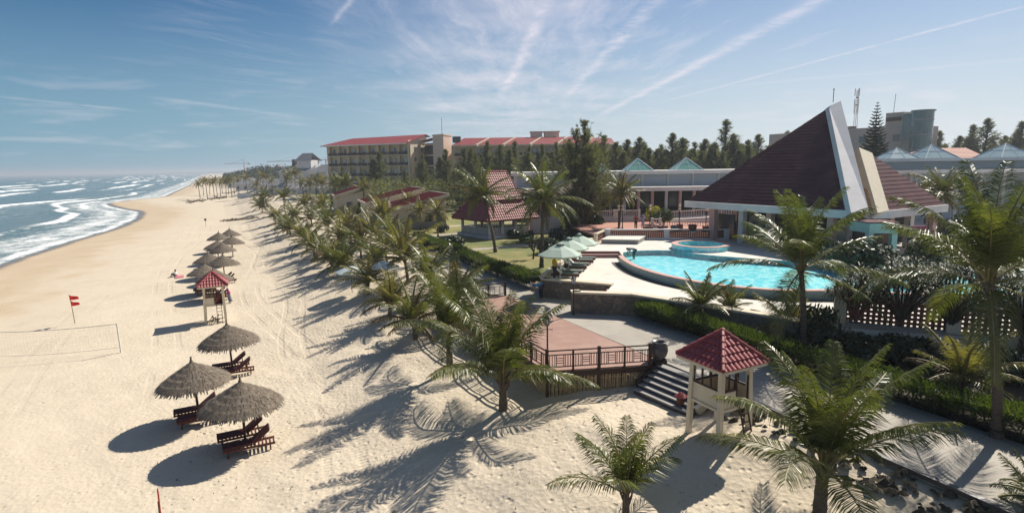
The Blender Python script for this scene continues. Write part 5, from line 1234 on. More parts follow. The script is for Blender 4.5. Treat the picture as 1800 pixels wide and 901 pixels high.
# podium on the left with a white fence
pa, pb = atY(1040, 383, 76.5), atY(1127, 382, 76.5)
struct(MB().prism([(2, 76.4), (pb.x, 76.4), (pb.x, 80.5), (2, 80.5)], 3.2, pa.z - .02, False).build('gallery_podium', 'white2'))
for k, (f0, f1) in enumerate(((-.55, 0.0), (.0, .5), (.5, 1))):
    baluster_fence(('white baluster fence on the podium, left length', 'white baluster fence on the podium, middle length', 'white baluster fence on the podium, right length beside the walkers')[k], pa.lerp(pb, f0) + Vector((.02, 0, 0)), pa.lerp(pb, f1) - Vector((.28, 0, 0)))
def ramp(label, a, b, hw, zfoot):
    a, b = Vector(a), Vector(b); o = thing('ramp_wall', label, 'ramp', (a.x, a.y, zfoot)); y0, y1 = a.y - .14, a.y + 2.4
    MB(o.location).pts([(a.x, y0, zfoot), (b.x, b.y - .14, zfoot), (b.x, b.y - .14, b.z), (a.x, y0, a.z), (a.x, y1, zfoot), (b.x, b.y + 2.4, zfoot), (b.x, b.y + 2.4, b.z), (a.x, y1, a.z)], [(0, 1, 2, 3), (3, 2, 6, 7), (1, 5, 6, 2), (4, 0, 3, 7), (5, 4, 7, 6)]).build('wall', 'white2', o)
    return o
r1a, r1b = atY(1162, 387, 75.5), atY(1292, 379, 73.5); r2a, r2b = atY(1166, 401.5, 71), atY(1256, 400, 69.5)
ramp('upper pale ramp wall rising to the right in front of the gallery', r1a, r1b, .3, DU); ramp('lower pale ramp wall behind the planters on the terrace', r2a, r2b, .3, DU)
baluster_fence('white baluster fence along the upper ramp in front of the gallery', r1a + Vector((0, 0, .03)), r1b + Vector((0, 0, .03)), 1.0, .3)
baluster_fence('white baluster fence along the lower ramp behind the planters', r2a + Vector((0, 0, .03)), r2b + Vector((0, 0, .03)), .85, .3)
a = at(1146, 403, DU); baluster_fence('very short white baluster gate beside the lower ramp', a, a + Vector((.95, 0, 0)), 1.2, .24)
# globe lamps and planters
def globe_lamp(label, single=True):
    o = thing('globe_lamp', label, 'lamp post', (0, 0, 0), 0, 'globe lamps on the terrace')
    MB().tube([(0, 0, 0), (0, 0, .4), (0, 0, 2.5)], [.09, .06, .05], 8).build('pole', 'black', o)
    for dx, z in ((-.28, 2.35), (.22, 2.72)):
        MB().tube([(0, 0, z - .25), (dx, 0, z - .2), (dx, 0, z - .1)], .025, 5).build('arm', 'black', o)
        MB().lathe([(.03, z - .16), (.13, z - .10), (.17, z + .02), (.12, z + .13), (.0, z + .17)], 10).build('globe', 'globe_glass', o, True)
    return o
gl0 = None
for (px, py), lb in zip(((1087, 398), (1094, 397), (1142, 398), (1193.5, 397), (1240.5, 400), (1286, 400)),
    ('globe lamp on the terrace, leftmost of the pair near the cream balustrade', 'globe lamp on the terrace, right one of the pair near the cream balustrade', 'globe lamp in front of the potted shrubs beside the walking person in lilac', 'globe lamp before the lower ramp above the dark planters', 'globe lamp at the corner column of the restaurant eave', 'globe lamp under the restaurant eave near the dark lattice screen')):
    p = at(px, py + 5, DU)
    if gl0 is None: gl0 = globe_lamp(lb); gl0.location = p
    else: dup(gl0, p, 0.0 if px < 1200 else 2.8, 1.0, lb)
for (px, py, w_, h_, mt, lb) in ((1139, 404, 1.0, .35, 'brownbox', 'low long brown planter with green plants beside the walking pair'), (1165, 406, .95, .55, 'brownbox', 'square brown planter on the terrace at the foot of the lower ramp'), (1184, 407.5, .6, .65, 'teal_bin', 'dark teal square bin between brown planters'), (1194.5, 406, .62, .75, 'brownbox', 'taller brown square planter beside the dark teal bin'), (1243, 406.5, .9, .6, 'brownbox', 'square brown planter near the restaurant column')):
    o = thing('planter', lb, 'planter' if mt != 'teal_bin' else 'bin', at(px, py, DU + .015), 0, 'planters on the terrace'); MB().box((0, 0, h_ / 2), (w_, w_ * .7, h_)).box((0, 0, h_), (w_ + .06, w_ * .7 + .06, .07)).build('body', mt, o)
    if mt != 'teal_bin': mesh_part(RS[int(px) % 3], 'leaves', o, (0, 0, h_), .42)
    else: MB().box((0, 0, h_ + .08), (w_ * .8, w_ * .5, .06)).build('lid', 'black', o)
o = thing('shell_planter', 'wide dark round planter with a pale bowl on top of the balustrade', 'planter', at(1217, 406, DU + .95)); MB().lathe([(.22, 0), (.40, .3), (.42, .62), (.36, .66), (.3, .55)], 14).build('body', 'brownbox', o, True); MB().lathe([(.10, 0.02), (.30, .10), (.40, .18)], 14, (-.05, -.4, -.12)).build('bowl', 'bluewhite', o)

# ------------------------------------------------------------------ long gallery behind the terrace
ga = thing('gallery_building', 'long low white gallery with louvred clerestory and glass pyramids behind the pool terrace', 'building', (20, 80, DU)); og = ga.location
x0, x1 = .4, 52
MB(og).box(((x0 + x1) / 2, 83.2, 8.85), (x1 - x0, 9.0, .55)).build('lower_roof', 'white', ga)
MB(og).box(((x0 + x1) / 2, 88.5, 11.08), (x1 - x0 + .8, 12.5, .50)).build('upper_roof', 'white', ga)
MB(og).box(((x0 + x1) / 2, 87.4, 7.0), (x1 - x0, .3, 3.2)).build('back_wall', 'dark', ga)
MB(og).box(((x0 + x1) / 2, 83.6, 4.85), (x1 - x0, 8, .9)).build('floor', 'grey', ga)
MB(og).box(((x0 + x1) / 2, 83.72, 10.0), (x1 - x0, .12, 1.75)).build('clerestory_wall', 'louver', ga)
for k in range(22):
    x = 4.2 + 1.95 * k
    if x < x1: MB(og).box((x, 80.1, 7.0), (.36, .36, 3.2)).build('column', 'pink' if k % 3 else 'white2', ga)
for k in range(14):
    xa = x0 + .3 + 3.7 * k; m = MB(og)
    if xa + 3.5 > x1: break
    for z in np.linspace(9.25, 10.72, 9): m.box((xa + 1.8, 83.6, z), (3.3, .12, .07))
    m.build('louvre_panel', 'paleblue', ga); MB(og).box((xa + 3.6, 83.55, 9.98), (.22, .2, 1.7)).build('mullion', 'white', ga)
for k in range(9): MB(og).box((6.5 + 4.6 * k, 87.2, 6.9), (1.7, .1, 2.2)).build('window', 'glassdk', ga)
def pyramid(parent, c, s_, h, mtl):
    c = Vector(c); p = [c + Vector((i * s_, j * s_, 0)) for i, j in ((-1, -1), (1, -1), (1, 1), (-1, 1))]; ap = c + Vector((0, 0, h))
    o = MB(og if parent is ga else parent.location).pts(p + [ap], [(0, 1, 4), (1, 2, 4), (2, 3, 4), (3, 0, 4)]).build('skylight', mtl, parent)
    m = MB(og if parent is ga else parent.location)
    for q in p: m.beam(q, ap, .10, .10)
    for a, b in zip(p, p[1:] + p[:1]): m.beam(a, b, .12, .12); m.beam(a.lerp(b, .5), ap, .06, .06); m.beam(a.lerp(ap, .5), b.lerp(ap, .5), .06, .06)
    m.build('skylight_bars', 'paleblue', o); return o
for px in (1045, 1120, 1205): p = atY(px, 300, 88); pyramid(ga, (p.x, 88, 11.34), 2.05, 1.85, 'greenglass')

# annex continuing to the right behind the pyramid
an = thing('annex_building', 'pale blue shaded annex with a flat louvred roof and glass pyramids at the far right', 'building', (60, 74, 4)); oa = an.location
YA = 72.0; xa = atY(1540, 280, YA).x; xb = 96
zt = 12.45
MB(oa).box(((xa + xb) / 2, YA + 5, zt - .18), (xb - xa, 11.5, .36)).build('upper_roof', 'paleblue', an)
MB(oa).box(((xa + xb) / 2, YA + 1.2, zt - .85), (xb - xa, .2, 1.0)).build('louvre_band', 'louver', an)
m = MB(oa)
for z in np.linspace(zt - 1.25, zt - .45, 5): m.box(((xa + xb) / 2, YA + 1.05, z), (xb - xa, .14, .06))
m.build('louvre_slats', 'paleblue', an)
MB(oa).box(((xa + xb) / 2, YA - .2, zt - 1.62), (xb - xa, 3.4, .42)).build('lower_roof', 'white', an)
MB(oa).box(((xa + xb) / 2, YA + 1.5, 7.3), (xb - xa, .3, 6.6)).build('wall', 'paleblue', an)
for k in range(16): MB(oa).box((xa + 1 + 2.9 * k, YA - .9, 7.35), (.34, .34, 6.4)).build('column', 'white2', an)
for k in range(14): MB(oa).box((xa + 2.4 + 2.9 * k, YA + 1.32, 8.9), (1.7, .12, 1.3)).build('window', 'glassdk', an)
for px, s_ in ((1575, 2.0), (1635, 2.3), (1765, 2.4)): p = atY(px, 279, YA + 6); pyramid(an, (p.x, YA + 6, zt + .01), s_, 1.9 if px != 1575 else 1.5, 'blueglass')
for px, w_ in ((1644, 1.0), (1665, .8)): p = atY(px, 345, YA); MB(oa).box((p.x, YA + 1.3, 6.4), (w_, .14, 2.6)).build('door', 'brownbox', an)

# ------------------------------------------------------------------ pyramid roofed restaurant
AX = Vector((.48, -.8773, 0)); BX = Vector((.8773, .48, 0)); EZ = 8.35; AP = 17.9
Cn = Vector((29.3, 54.6, 0)); Hh = 8.55
Lc = Cn - AX * Hh - BX * Hh; Lc.z = EZ; Rc = Cn + AX * Hh - BX * Hh; Rc.z = EZ; Qc = Cn + AX * Hh + BX * Hh; Qc.z = EZ; Bc = Cn - AX * Hh + BX * Hh; Bc.z = EZ
Ap = atY(1465, 184, 54.6)
pv = thing('pyramid_restaurant', 'restaurant pavilion under a huge dark maroon pyramid roof split by pale fascias', 'building', (Cn.x, Cn.y, DU)); op = pv.location
m = MB(op); tile_slope(m, Rc, Lc, Ap, Ap, .42, 2.2, 0, .03)
tile_slope(m, Lc, Bc, Ap, Ap, .8, 2.2, 0, .03); m.build('roof', 'maroon', pv)
def plane_hit(px, py, p0, n): r = ray(px, py); o_ = Vector((0, 0, CAM_H)); t = (p0 - o_).dot(n) / r.dot(n); return o_ + r * t
nR = (Qc - Rc).cross(Ap - Rc).normalized()
T2 = plane_hit(1531, 271, Rc, nR); B2 = plane_hit(1560, 372, Rc, nR); Q2 = plane_hit(1665, 361, Rc, nR)
K2 = Bc + (Q2 - B2) * 0 + BX * .5
m = MB(op); tile_slope(m, B2, Q2, T2, T2 + (Q2 - T2) * .004, .42, 2.0, 0, .035)
m.pts([Q2, K2, T2], [(0, 1, 2)]); m.build('side_roof', 'maroon', pv)
# pale gable fascias along the split
Rl = plane_hit(1496, 373, Rc + AX * .05, nR)
hipA = Ap + Vector((0, 0, .1)); hipR = Rc + Vector((0, 0, .1))
def fascia(name, mtl, a_top, a_bot, wv_top, wv_bot, back):
    p = [a_top, a_bot, a_bot + wv_bot, a_top + wv_top]; q = [x + back for x in p]
    return MB(op).pts(p + q, [(0, 1, 2, 3), (7, 6, 5, 4), (0, 4, 5, 1), (1, 5, 6, 2), (2, 6, 7, 3), (3, 7, 4, 0)]).build(name, mtl, pv)
YT, YB = Ap.y, Rc.y
a1, a2, b1, b2 = atY(1457, 187, YT - .5), atY(1478, 177.5, YT - .4), atY(1496, 373.5, YB - .35), atY(1528, 371.5, YB - .2)
MB(op).pts([a1, b1, b2, a2] + [x + BX * .3 - AX * .55 + Vector((0, 0, -.2)) for x in (a1, b1, b2, a2)], [(0, 1, 2, 3), (7, 6, 5, 4), (0, 4, 5, 1), (1, 5, 6, 2), (2, 6, 7, 3), (3, 7, 4, 0)]).build('gable_fascia', 'white2', pv)
t0 = plane_hit(1510, 259, Rc + AX * .6, nR); b0 = plane_hit(1543, 374, Rc + AX * .6, nR)
MB(op).pts([t0, b0, B2 + nR * .15, T2 + nR * .15] + [x - nR * .6 for x in (t0, b0, B2, T2)], [(0, 1, 2, 3), (7, 6, 5, 4), (0, 4, 5, 1), (1, 5, 6, 2), (2, 6, 7, 3), (3, 7, 4, 0)]).build('side_fascia', 'cream2', pv)  # white fascia; its sunlit warmth is put into the cream colour
# boarded wall in the gap
w0 = t0 - nR * .3; w1 = b0 - nR * .3; w3 = atY(1501, 276, w0.y + .7); w2 = atY(1525, 369, w1.y + .5)
m = MB(op); N = 16
for k in range(N):
    f0, f1 = k / N, (k + .9) / N
    p = [w0.lerp(w1, f0), w0.lerp(w1, f1), w3.lerp(w2, f1), w3.lerp(w2, f0)]; m.pts(p + [x + Vector((.12, .12, 0)) for x in p], [(3, 2, 1, 0), (4, 5, 6, 7), (0, 1, 5, 4), (1, 2, 6, 5), (2, 3, 7, 6), (3, 0, 4, 7)])
m.build('board_wall', 'boards', pv)
m = MB(op)
for a, b in ((Lc, Rc), (Rc + BX * 1.5, B2), (B2, Q2), (Lc, Bc)):
    m.beam(a + Vector((0, 0, -.22)), b + Vector((0, 0, -.22)), .22, .62)
m.build('eave_fascia', 'white2', pv)
MB(op).pts([x + Vector((0, 0, -.35)) for x in (Lc, Rc, Q2, K2, Bc)], [(0, 1, 2, 3, 4)]).build('soffit', 'boards', pv)
for (a, b, n) in ((Lc, Rc, 4), (Rc, Qc, 4), (Lc, Bc, 4)):
    for k in range(n + 1):
        p = a.lerp(b, (k + .35) / (n + .7)); p = p + (Vector((Cn.x, Cn.y, p.z)) - p).normalized() * 1.9; MB(op).box((p.x, p.y, 6.2), (.55, .55, 4.0), BRZ).build('column', 'pink' if k % 2 == 0 else 'white2', pv)
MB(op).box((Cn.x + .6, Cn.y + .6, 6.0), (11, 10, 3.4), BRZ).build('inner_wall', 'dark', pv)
for k in range(4): p = Lc.lerp(Rc, (k + .5) / 4) + BX * 3.4; MB(op).box((p.x, p.y, 5.9), (.12, 2.6, 2.4), BRZ).build('window', 'glassdk', pv)
MB(op).tube([Ap + Vector((-.05, 0, .2)), Ap + Vector((-.05, 0, 1.35))], .035, 6).lathe([(.0, 1.3), (.09, 1.38), (.0, 1.48)], 8, Ap + Vector((-.05, 0, 0))).build('lightning_rod', 'black', pv)
# pool bar kiosk
kz = at(1560, 428, DU); Yk = 41.0
ka, kb = atY(1528, 404, Yk), atY(1588, 404, Yk - .5)
ks = thing('pool_bar', 'small kiosk with a pale mint fascia and dark opening before the pyramid restaurant', 'kiosk', ((ka.x + kb.x) / 2, Yk + 1.2, DK)); ok_ = ks.location; kw = kb.x - ka.x; kt = atY(1560, 392, Yk).z
MB(ok_).box((ok_.x, Yk + 1.2, kt - .38), (kw, 2.4, .72)).build('fascia', 'minttrim', ks)
MB(ok_).box((ok_.x, Yk + 1.25, kt + .03), (kw + .2, 2.5, .08)).build('roof', 'maroon', ks)
for sx_ in (-1, 1): MB(ok_).box((ok_.x + sx_ * (kw / 2 - .2), Yk + .25, (DK + kt - .74) / 2), (.4, .4, kt - .74 - DK)).build('post', 'minttrim', ks)
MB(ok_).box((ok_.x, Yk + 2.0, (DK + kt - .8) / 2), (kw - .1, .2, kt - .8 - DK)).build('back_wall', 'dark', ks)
MB(ok_).box((ok_.x, Yk + .5, DK + .55), (kw - .8, .5, 1.1)).build('counter', 'redwood', ks)
o = thing('red_awning', 'small pinkish red cloth panel beside the mint kiosk, half hidden by palm leaves', 'awning', atY(1612, 428, 44)); MB().box((0, 0, .9), (1.1, .1, 1.0)).build('cloth', 'pink_cloth', o); MB().tube([(-.75, 0, -1), (-.75, 0, 1.8)], .04, 6).tube([(.75, 0, -1), (.75, 0, 1.8)], .04, 6).build('post', 'black', o)

# ------------------------------------------------------------------ tile roofed garden pavilion
P1 = at(803, 413, 3.25); P2 = at(868, 420, 3.25); P3 = at(939, 412.5, 3.25)
e1 = (P1 - P2); e2 = (P3 - P2); sz = (e1.length + e2.length) / 2; cP = (P1 + P3) / 2; ang = math.atan2(e2.y, e2.x)
gz = thing('garden_pavilion', 'open garden pavilion with a steep two tier red tile roof and white balustrade', 'pavilion', (cP.x, cP.y, 3.25), ang)
hf = sz / 2
MB().box((0, 0, .15), (sz + .5, sz + .5, .5)).build('base', 'white2', gz)
MB().box((0, 0, .42), (sz, sz, .05)).build('floor', 'terracotta', gz)
for i, j in ((-1, -1), (1, -1), (1, 1), (-1, 1), (-.33, -1), (.33, -1), (-1, .0), (1, 0), (0, 1)):
    m = MB().tube([(i * (hf - .3), j * (hf - .3), .4), (i * (hf - .3), j * (hf - .3), 2.7)], .2, 8); m.build('column', 'white2' if i < .5 else 'pink', gz)
for (a, b) in (((-1, -1), (1, -1)), ((-1, -1), (-1, 1)), ((-1, 1), (1, 1))):
    a3, b3 = Vector((a[0] * (hf - .3), a[1] * (hf - .3), 0)), Vector((b[0] * (hf - .3), b[1] * (hf - .3), 0)); m = MB(); z = Vector((0, 0, 1)); m.beam(a3 + z * 1.22, b3 + z * 1.22, .16, .1); m.beam(a3 + z * .5, b3 + z * .5, .16, .1)
    n = int((b3 - a3).length / .28)
    for k in range(n): p = a3.lerp(b3, (k + .5) / n); m.beam(p + z * .5, p + z * 1.2, .11, .11, (b3 - a3))
    m.build('balustrade', 'white', gz)
def sq(h, z, hx=None): hx = hx or h; return [Vector((-hx, -h, z)), Vector((hx, -h, z)), Vector((hx, h, z)), Vector((-hx, h, z))]
ex = sq(hf + .75, 2.35); mid = sq(hf - 1.2, 4.9); up1 = sq(hf - .75, 4.75); rd0, rd1 = Vector((-1.4, 0, 8.3)), Vector((1.9, 0, 8.3))
m = MB()
for i in range(4): tile_slope(m, ex[i], ex[(i + 1) % 4], mid[i], mid[(i + 1) % 4], .42, .34, .06, .05)
lr = m.build('lower_roof', 'tile2', gz)
m = MB(); tile_slope(m, up1[0], up1[1], rd0, rd1, .42, .34, .06, .05); tile_slope(m, up1[2], up1[3], rd1, rd0, .42, .34, .06, .05); tile_slope(m, up1[1], up1[2], rd1, rd1, .42, .34, .06, .05); tile_slope(m, up1[3], up1[0], rd0, rd0, .42, .34, .06, .05)
ur = m.build('upper_roof', 'tile2', gz)
m = MB(); ridge_caps(m, rd0, rd1, .13, .5)
for i in range(4): ridge_caps(m, ex[i], mid[i], .11, .45); ridge_caps(m, up1[i], rd0 if i in (0, 3) else rd1, .11, .45)
m.build('ridge_tiles', 'redtile', gz)
m = MB()
for i in range(4): m.beam(ex[i] * .985, ex[(i + 1) % 4] * .985, .08, .28)
m.build('eave_board', 'redwood', gz)
MB().pts([p + Vector((0, 0, .02)) for p in ex], [(3, 2, 1, 0)]).build('soffit', 'redwood', gz)
MB().box((-.4, -.3, .80), (1.1, .8, .06)).box((-.4, -.3, .6), (.15, .15, .4)).build('table', 'white2', gz)

# ------------------------------------------------------------------ villas with low red roofs
def villa(label, a, b, c, zg, th=.35, group='villas with low pitched red roofs'):
    a, b, c = Vector(a), Vector(b), Vector(c); d = c + (a - b); d.z = c.z; o = thing('villa', label, 'villa', (b.x, b.y, zg), 0, group); ov = o.location
    up_ = (c - b).cross(a - b).normalized(); up_ = up_ if up_.z > 0 else -up_
    m = MB(ov); q = [b, c, d, a]; m.pts([x + up_ * .02 for x in q] + [x - up_ * .1 for x in q], [(0, 1, 2, 3), (7, 6, 5, 4), (0, 4, 5, 1), (1, 5, 6, 2), (2, 6, 7, 3), (3, 7, 4, 0)])
    n = int((a - b).length / .55)
    for k in range(n): f = (k + .5) / n; m.beam(b.lerp(a, f) + up_ * .045, c.lerp(d, f) + up_ * .045, .05, .06, tuple(up_))
    m.build('roof', 'redroof', o)
    m = MB(ov)
    for x, y in ((b, c), (c, d), (d, a), (a, b)): m.beam(x - up_ * .08, y - up_ * .08, .16, .42)
    m.build('fascia', 'sandstone', o)
    ins = lambda p: p.lerp((a + b + c + d) / 4, .09)
    A, B, C, D = map(ins, (a, b, c, d)); m = MB(ov)
    for p, q in ((A, B), (B, C), (C, D), (D, A)): m.quad((p.x, p.y, zg - .2), (q.x, q.y, zg - .2), (q.x, q.y, q.z - .32), (p.x, p.y, p.z - .32))
    m.build('wall', 'cream', o)
    nrm = (C - B).cross(Vector((0, 0, 1))); nrm.z = 0; nrm.normalize(); nrm = nrm if nrm.y < 0 else -nrm
    for f, w_, z0_, z1_, nm in ((.30, 1.2, .9, 2.0, 'window'), (.62, 1.1, 0, 2.2, 'door'), (.84, 1.2, .9, 2.0, 'window')):
        p = B.lerp(C, f) + nrm * .04; t = (C - B); t.z = 0; t.normalize(); MB(ov).beam((p.x, p.y, zg + (z0_ + z1_) / 2), tuple(Vector((p.x, p.y, zg + (z0_ + z1_) / 2)) + t * w_), .08, z1_ - z0_).build(nm, 'dark' if nm == 'door' else 'glassdk', o)
    p, q = B + nrm * .06, C + nrm * .06; MB(ov).beam((p.x, p.y, zg + .45), (q.x, q.y, zg + .45), .05, .95).build('plinth', 'grey', o)
    return o
va, vb = at(663.7, 361, 6.0), at(684.5, 369.6, 6.0); vc = atY(789.5, 341.6, vb.y + .8)
villa('nearest villa with a low pitched dark red metal roof and a dark doorway', va, vb, vc, 3.25)
s2 = Vector((-7.5, 15.5, 0)); villa('middle villa whose red roof shows just behind the nearest one', va + s2 + Vector((0, 0, .2)), vb + s2 + Vector((0, 0, .2)), vc + s2 + Vector((1.5, 0, .35)), 3.25)
s3 = Vector((-19.5, 37, 0)); villa('farthest of the three red roofed villas, left beside the yellow flowering shrub', va + s3 + Vector((0, 0, .6)), vb + s3 + Vector((0, 0, .6)), vc + s3 + Vector((-1, 0, .7)), 3.25)

# ------------------------------------------------------------------ hotel
def facade_box(o, A, B, depthv, z0, z1, floors, bays, wallm, base_off=0, rail='dkwood', inset=1.3, frame='sandstone', skip=()):
    """balconied front from A to B (ground points), with slabs, fins, rails, windows"""
    A, B = Vector(A), Vector(B); t = (B - A); L = t.length; t /= L; n = Vector((t.y, -t.x, 0)); n = n if n.y < 0 else -n; fh = (z1 - z0) / floors; ol = o.location
    back = depthv
    m = MB(ol); p = [A - n * inset, B - n * inset, B + back, A + back]
    m.prism([(q.x, q.y) for q in p], z0, z1); m.build('wall', wallm, o)
    for k in range(floors + 1):
        z = z0 + fh * k; MB(ol).beam((A - n * inset * .5 + Vector((0, 0, z))), (B - n * inset * .5 + Vector((0, 0, z))), inset, .26).build('floor_slab', frame, o)
    for b in range(bays + 1):
        p = A.lerp(B, b / bays) - n * inset * .5; MB(ol).beam((p.x, p.y, z0), (p.x, p.y, z1), inset - .02 if b not in (0, bays) else inset, .32, (n.x, n.y, 0)).build('fin', 'ochre', o)
    for k in range(floors):
        for b in range(bays):
            if (k, b) in skip: continue
            hv = (k * 7 + b * 13) % 5
            p, q = A.lerp(B, (b + .06) / bays) - n * .06, A.lerp(B, (b + .94) / bays) - n * .06; z = z0 + fh * k
            MB(ol).beam(p + Vector((0, 0, z + .58)), q + Vector((0, 0, z + .58)), .07, .88).build('balcony_rail', rail, o)
            u, w = A.lerp(B, (b + .35) / bays) - n * (inset - .04), A.lerp(B, (b + .80) / bays) - n * (inset - .04)
            f = MB(ol).beam(u + Vector((0, 0, z + 1.25)), w + Vector((0, 0, z + 1.25)), .06, 2.15).build('window', 'glassdk', o)
            c0_, c1_ = ((.5, .97), (.03, .3), (.2, .97), (.6, .8), (.03, .6))[hv]; MB(ol).beam(u.lerp(w, c0_) + n * .04 + Vector((0, 0, z + 1.25)), u.lerp(w, c1_) + n * .04 + Vector((0, 0, z + 1.25)), .05, 2.0).build('curtain', 'bluewhite', f)
ht = thing('hotel_wing', 'five storey ochre hotel wing with dark balconies and a sloping red roof', 'hotel', (-50, 190, 3)); oh = ht.location
HA = atY(579, 320, 195); HB = atY(718, 300, 183.5); HA.z = HB.z = 0; z1h = 20.0
tv = (HB - HA).normalized(); nv = Vector((tv.y, -tv.x, 0)); nv = nv if nv.y < 0 else -nv; dv = -nv * 11.5
facade_box(ht, HA, HB, dv, 3, z1h, 5, 8, 'ochre')
MB(oh).prism([(p.x, p.y) for p in (HB + tv * .02, HB + tv * .3, HB + tv * .3 + dv, HB + tv * .02 + dv)], 3, z1h + 1.2).build('end_wall', 'cream', ht)
for k in range(5):
    for f in (.35, .72): p = HB + tv * .33 + dv * f; MB(oh).box((p.x, p.y, 3 + 3.4 * k + 1.9), (.08, 1.1, 1.3), math.atan2(dv.y, dv.x) - PI / 2).build('end_window', 'glassdk', ht)
eA, eB = HA - tv * 1.6 + nv * 1.5, HB + tv * .4 + nv * 1.5; rA, rB = atY(612.5, 246.4, 201), HB + dv * .75 + tv * 2.6; zr = rA.z
rA = HA + tv * 5 + dv * .62; 
ev = [Vector((*eA[:2], z1h + .15)), Vector((*eB[:2], z1h + .15)), Vector((*(HB + dv * .8 + tv * 1.5)[:2], z1h + 3.3)), Vector((*rA[:2], z1h + 2.7)), Vector((*(HA + dv - tv * 1.5)[:2], z1h + .15)), Vector((*(HB + dv + tv * 1.5 - nv)[:2], z1h + 2.6))]
MB(oh).pts(ev + [v - Vector((0, 0, .3)) for v in ev], [(0, 1, 2, 3), (0, 3, 4), (3, 2, 5, 4), (7, 6, 9, 8), (0, 6, 7, 1), (1, 7, 8, 2), (6, 0, 4, 10)]).build('roof', 'redroof', ht)
MB(oh).beam(ev[0] + Vector((0, 0, -.15)), ev[1] + Vector((0, 0, -.15)), .2, .4).build('eave', 'white', ht)
MB(oh).pts([Vector((*HB[:2], z1h)) + tv * .31, Vector((*(HB + dv)[:2], z1h)) + tv * .31, Vector((*(HB + dv)[:2], z1h + 2.5)) + tv * .31, Vector((*(HB + dv * .8)[:2], z1h + 3.0)) + tv * .31], [(0, 1, 2, 3)]).build('gable', 'cream', ht)
# stair link and lift tower
lk = thing('hotel_stair_tower', 'peach hotel lift tower with a dark stair hall and a thin roof aerial', 'tower', (-20, 180, 3)); ol_ = lk.location
s0 = atY(749, 300, 192); s1 = atY(765, 300, 186); s0.z = s1.z = 0
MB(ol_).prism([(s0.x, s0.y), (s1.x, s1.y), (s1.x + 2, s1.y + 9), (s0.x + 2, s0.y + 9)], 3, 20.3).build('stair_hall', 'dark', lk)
for k in range(5): MB(ol_).beam((s0.x, s0.y - .1, 3 + 3.4 * k + 3.2), (s1.x, s1.y - .1, 3 + 3.4 * k + 3.2), .5, .5).build('landing', 'peach', lk)
MB(ol_).beam((s0.x - .5, s0.y - .6, 20.9), (s1.x + .5, s1.y - .6, 21.6), 2.6, .3).build('stair_roof', 'redroof', lk)
T0, T1, T2_ = atY(762.5, 300, 178), atY(781, 300, 174), atY(795.5, 300, 179); zt_ = atY(770, 236.5, 177).z; T3 = T0 + (T2_ - T1)
MB(ol_).prism([tuple(p[:2]) for p in (T0, T1, T2_, T3)], 3, zt_ - .4).build('tower_shaft', 'peach', lk)
cT = (T0 + T2_) / 2; MB(ol_).prism([tuple((p + (p - cT) * .06)[:2]) for p in (T0, T1, T2_, T3)], zt_ - .39, zt_).build('tower_cap', 'peach', lk)
MB(ol_).tube([(cT.x, cT.y, zt_), (cT.x, cT.y, zt_ + 5)], .07, 5).build('aerial', 'black', lk)
# right wing with stepped gable roofs
rw = thing('hotel_rear_wing', 'long peach hotel wing with a row of stepped red gable roofs behind the casuarinas', 'hotel', (0, 175, 3)); orw = rw.location
rx0 = atY(797, 258, 172).x; unit = atY(844, 258, 172).x - atY(797, 258, 172).x
facade_box(rw, Vector((rx0, 172, 0)), Vector((rx0 + unit * 5.2, 172, 0)), Vector((0, 10, 0)), 3, 18.6, 5, 8, 'peach', frame='peach')
for k in range(5):
    xa_ = rx0 + unit * k - .4 ; xb_ = xa_ + unit * 1.02; y0 = 170.6; ze, zr_ = 18.8, 21.2
    q = [Vector((xa_, y0, ze)), Vector((xb_ - unit * .12, y0, ze)), Vector((xb_ + unit * .36, 178, zr_)), Vector((xa_ + unit * .40, 178, zr_))]
    MB(orw).pts(q + [v - Vector((0, 0, .28)) for v in q], [(0, 1, 2, 3), (7, 6, 5, 4), (0, 4, 5, 1), (1, 5, 6, 2), (2, 6, 7, 3), (3, 7, 4, 0)]).build('gable_roof', 'redroof', rw)
    MB(orw).beam(q[0] + Vector((0, -.02, -.2)), q[1] + Vector((0, -.02, -.2)), .2, .42).build('eave', 'sandstone', rw); MB(orw).beam(q[1] + Vector((.1, 0, -.2)), q[2] + Vector((.1, 0, -.2)), .5, .7).build('barge_board', 'sandstone', rw)
xl = rx0 + unit * 4.9
MB(orw).pts([(xl, 171, 18.7), (xl + 9, 171, 18.7), (xl + 9, 178, 20.6), (xl, 178, 20.9), (xl, 184, 18.7), (xl + 9, 184, 18.7)], [(0, 1, 2, 3), (3, 2, 5, 4)]).build('long_roof', 'redroof', rw)
MB(orw).prism([(xl, 172), (xl + 8.5, 172), (xl + 8.5, 183), (xl, 183)], 3, 18.65).build('end_block', 'peach', rw)
for px0, px1 in ((932, 953.5), (956, 983)):
    a, b = atY(px0, 240, 180), atY(px1, 240, 180); MB(orw).box(((a.x + b.x) / 2, 181, 21.0), (b.x - a.x - .3, 4, 3.4)).build('roof_block', 'peach', rw); MB(orw).box(((a.x + b.x) / 2, 181, 22.85), (b.x - a.x + .3, 4.6, .3)).build('block_cap', 'peach', rw)
p = atY(802, 250, 173); MB(orw).box((p.x, 175, 20.6), (2.4, 2, 1.8)).build('roof_tank', 'pot', rw)

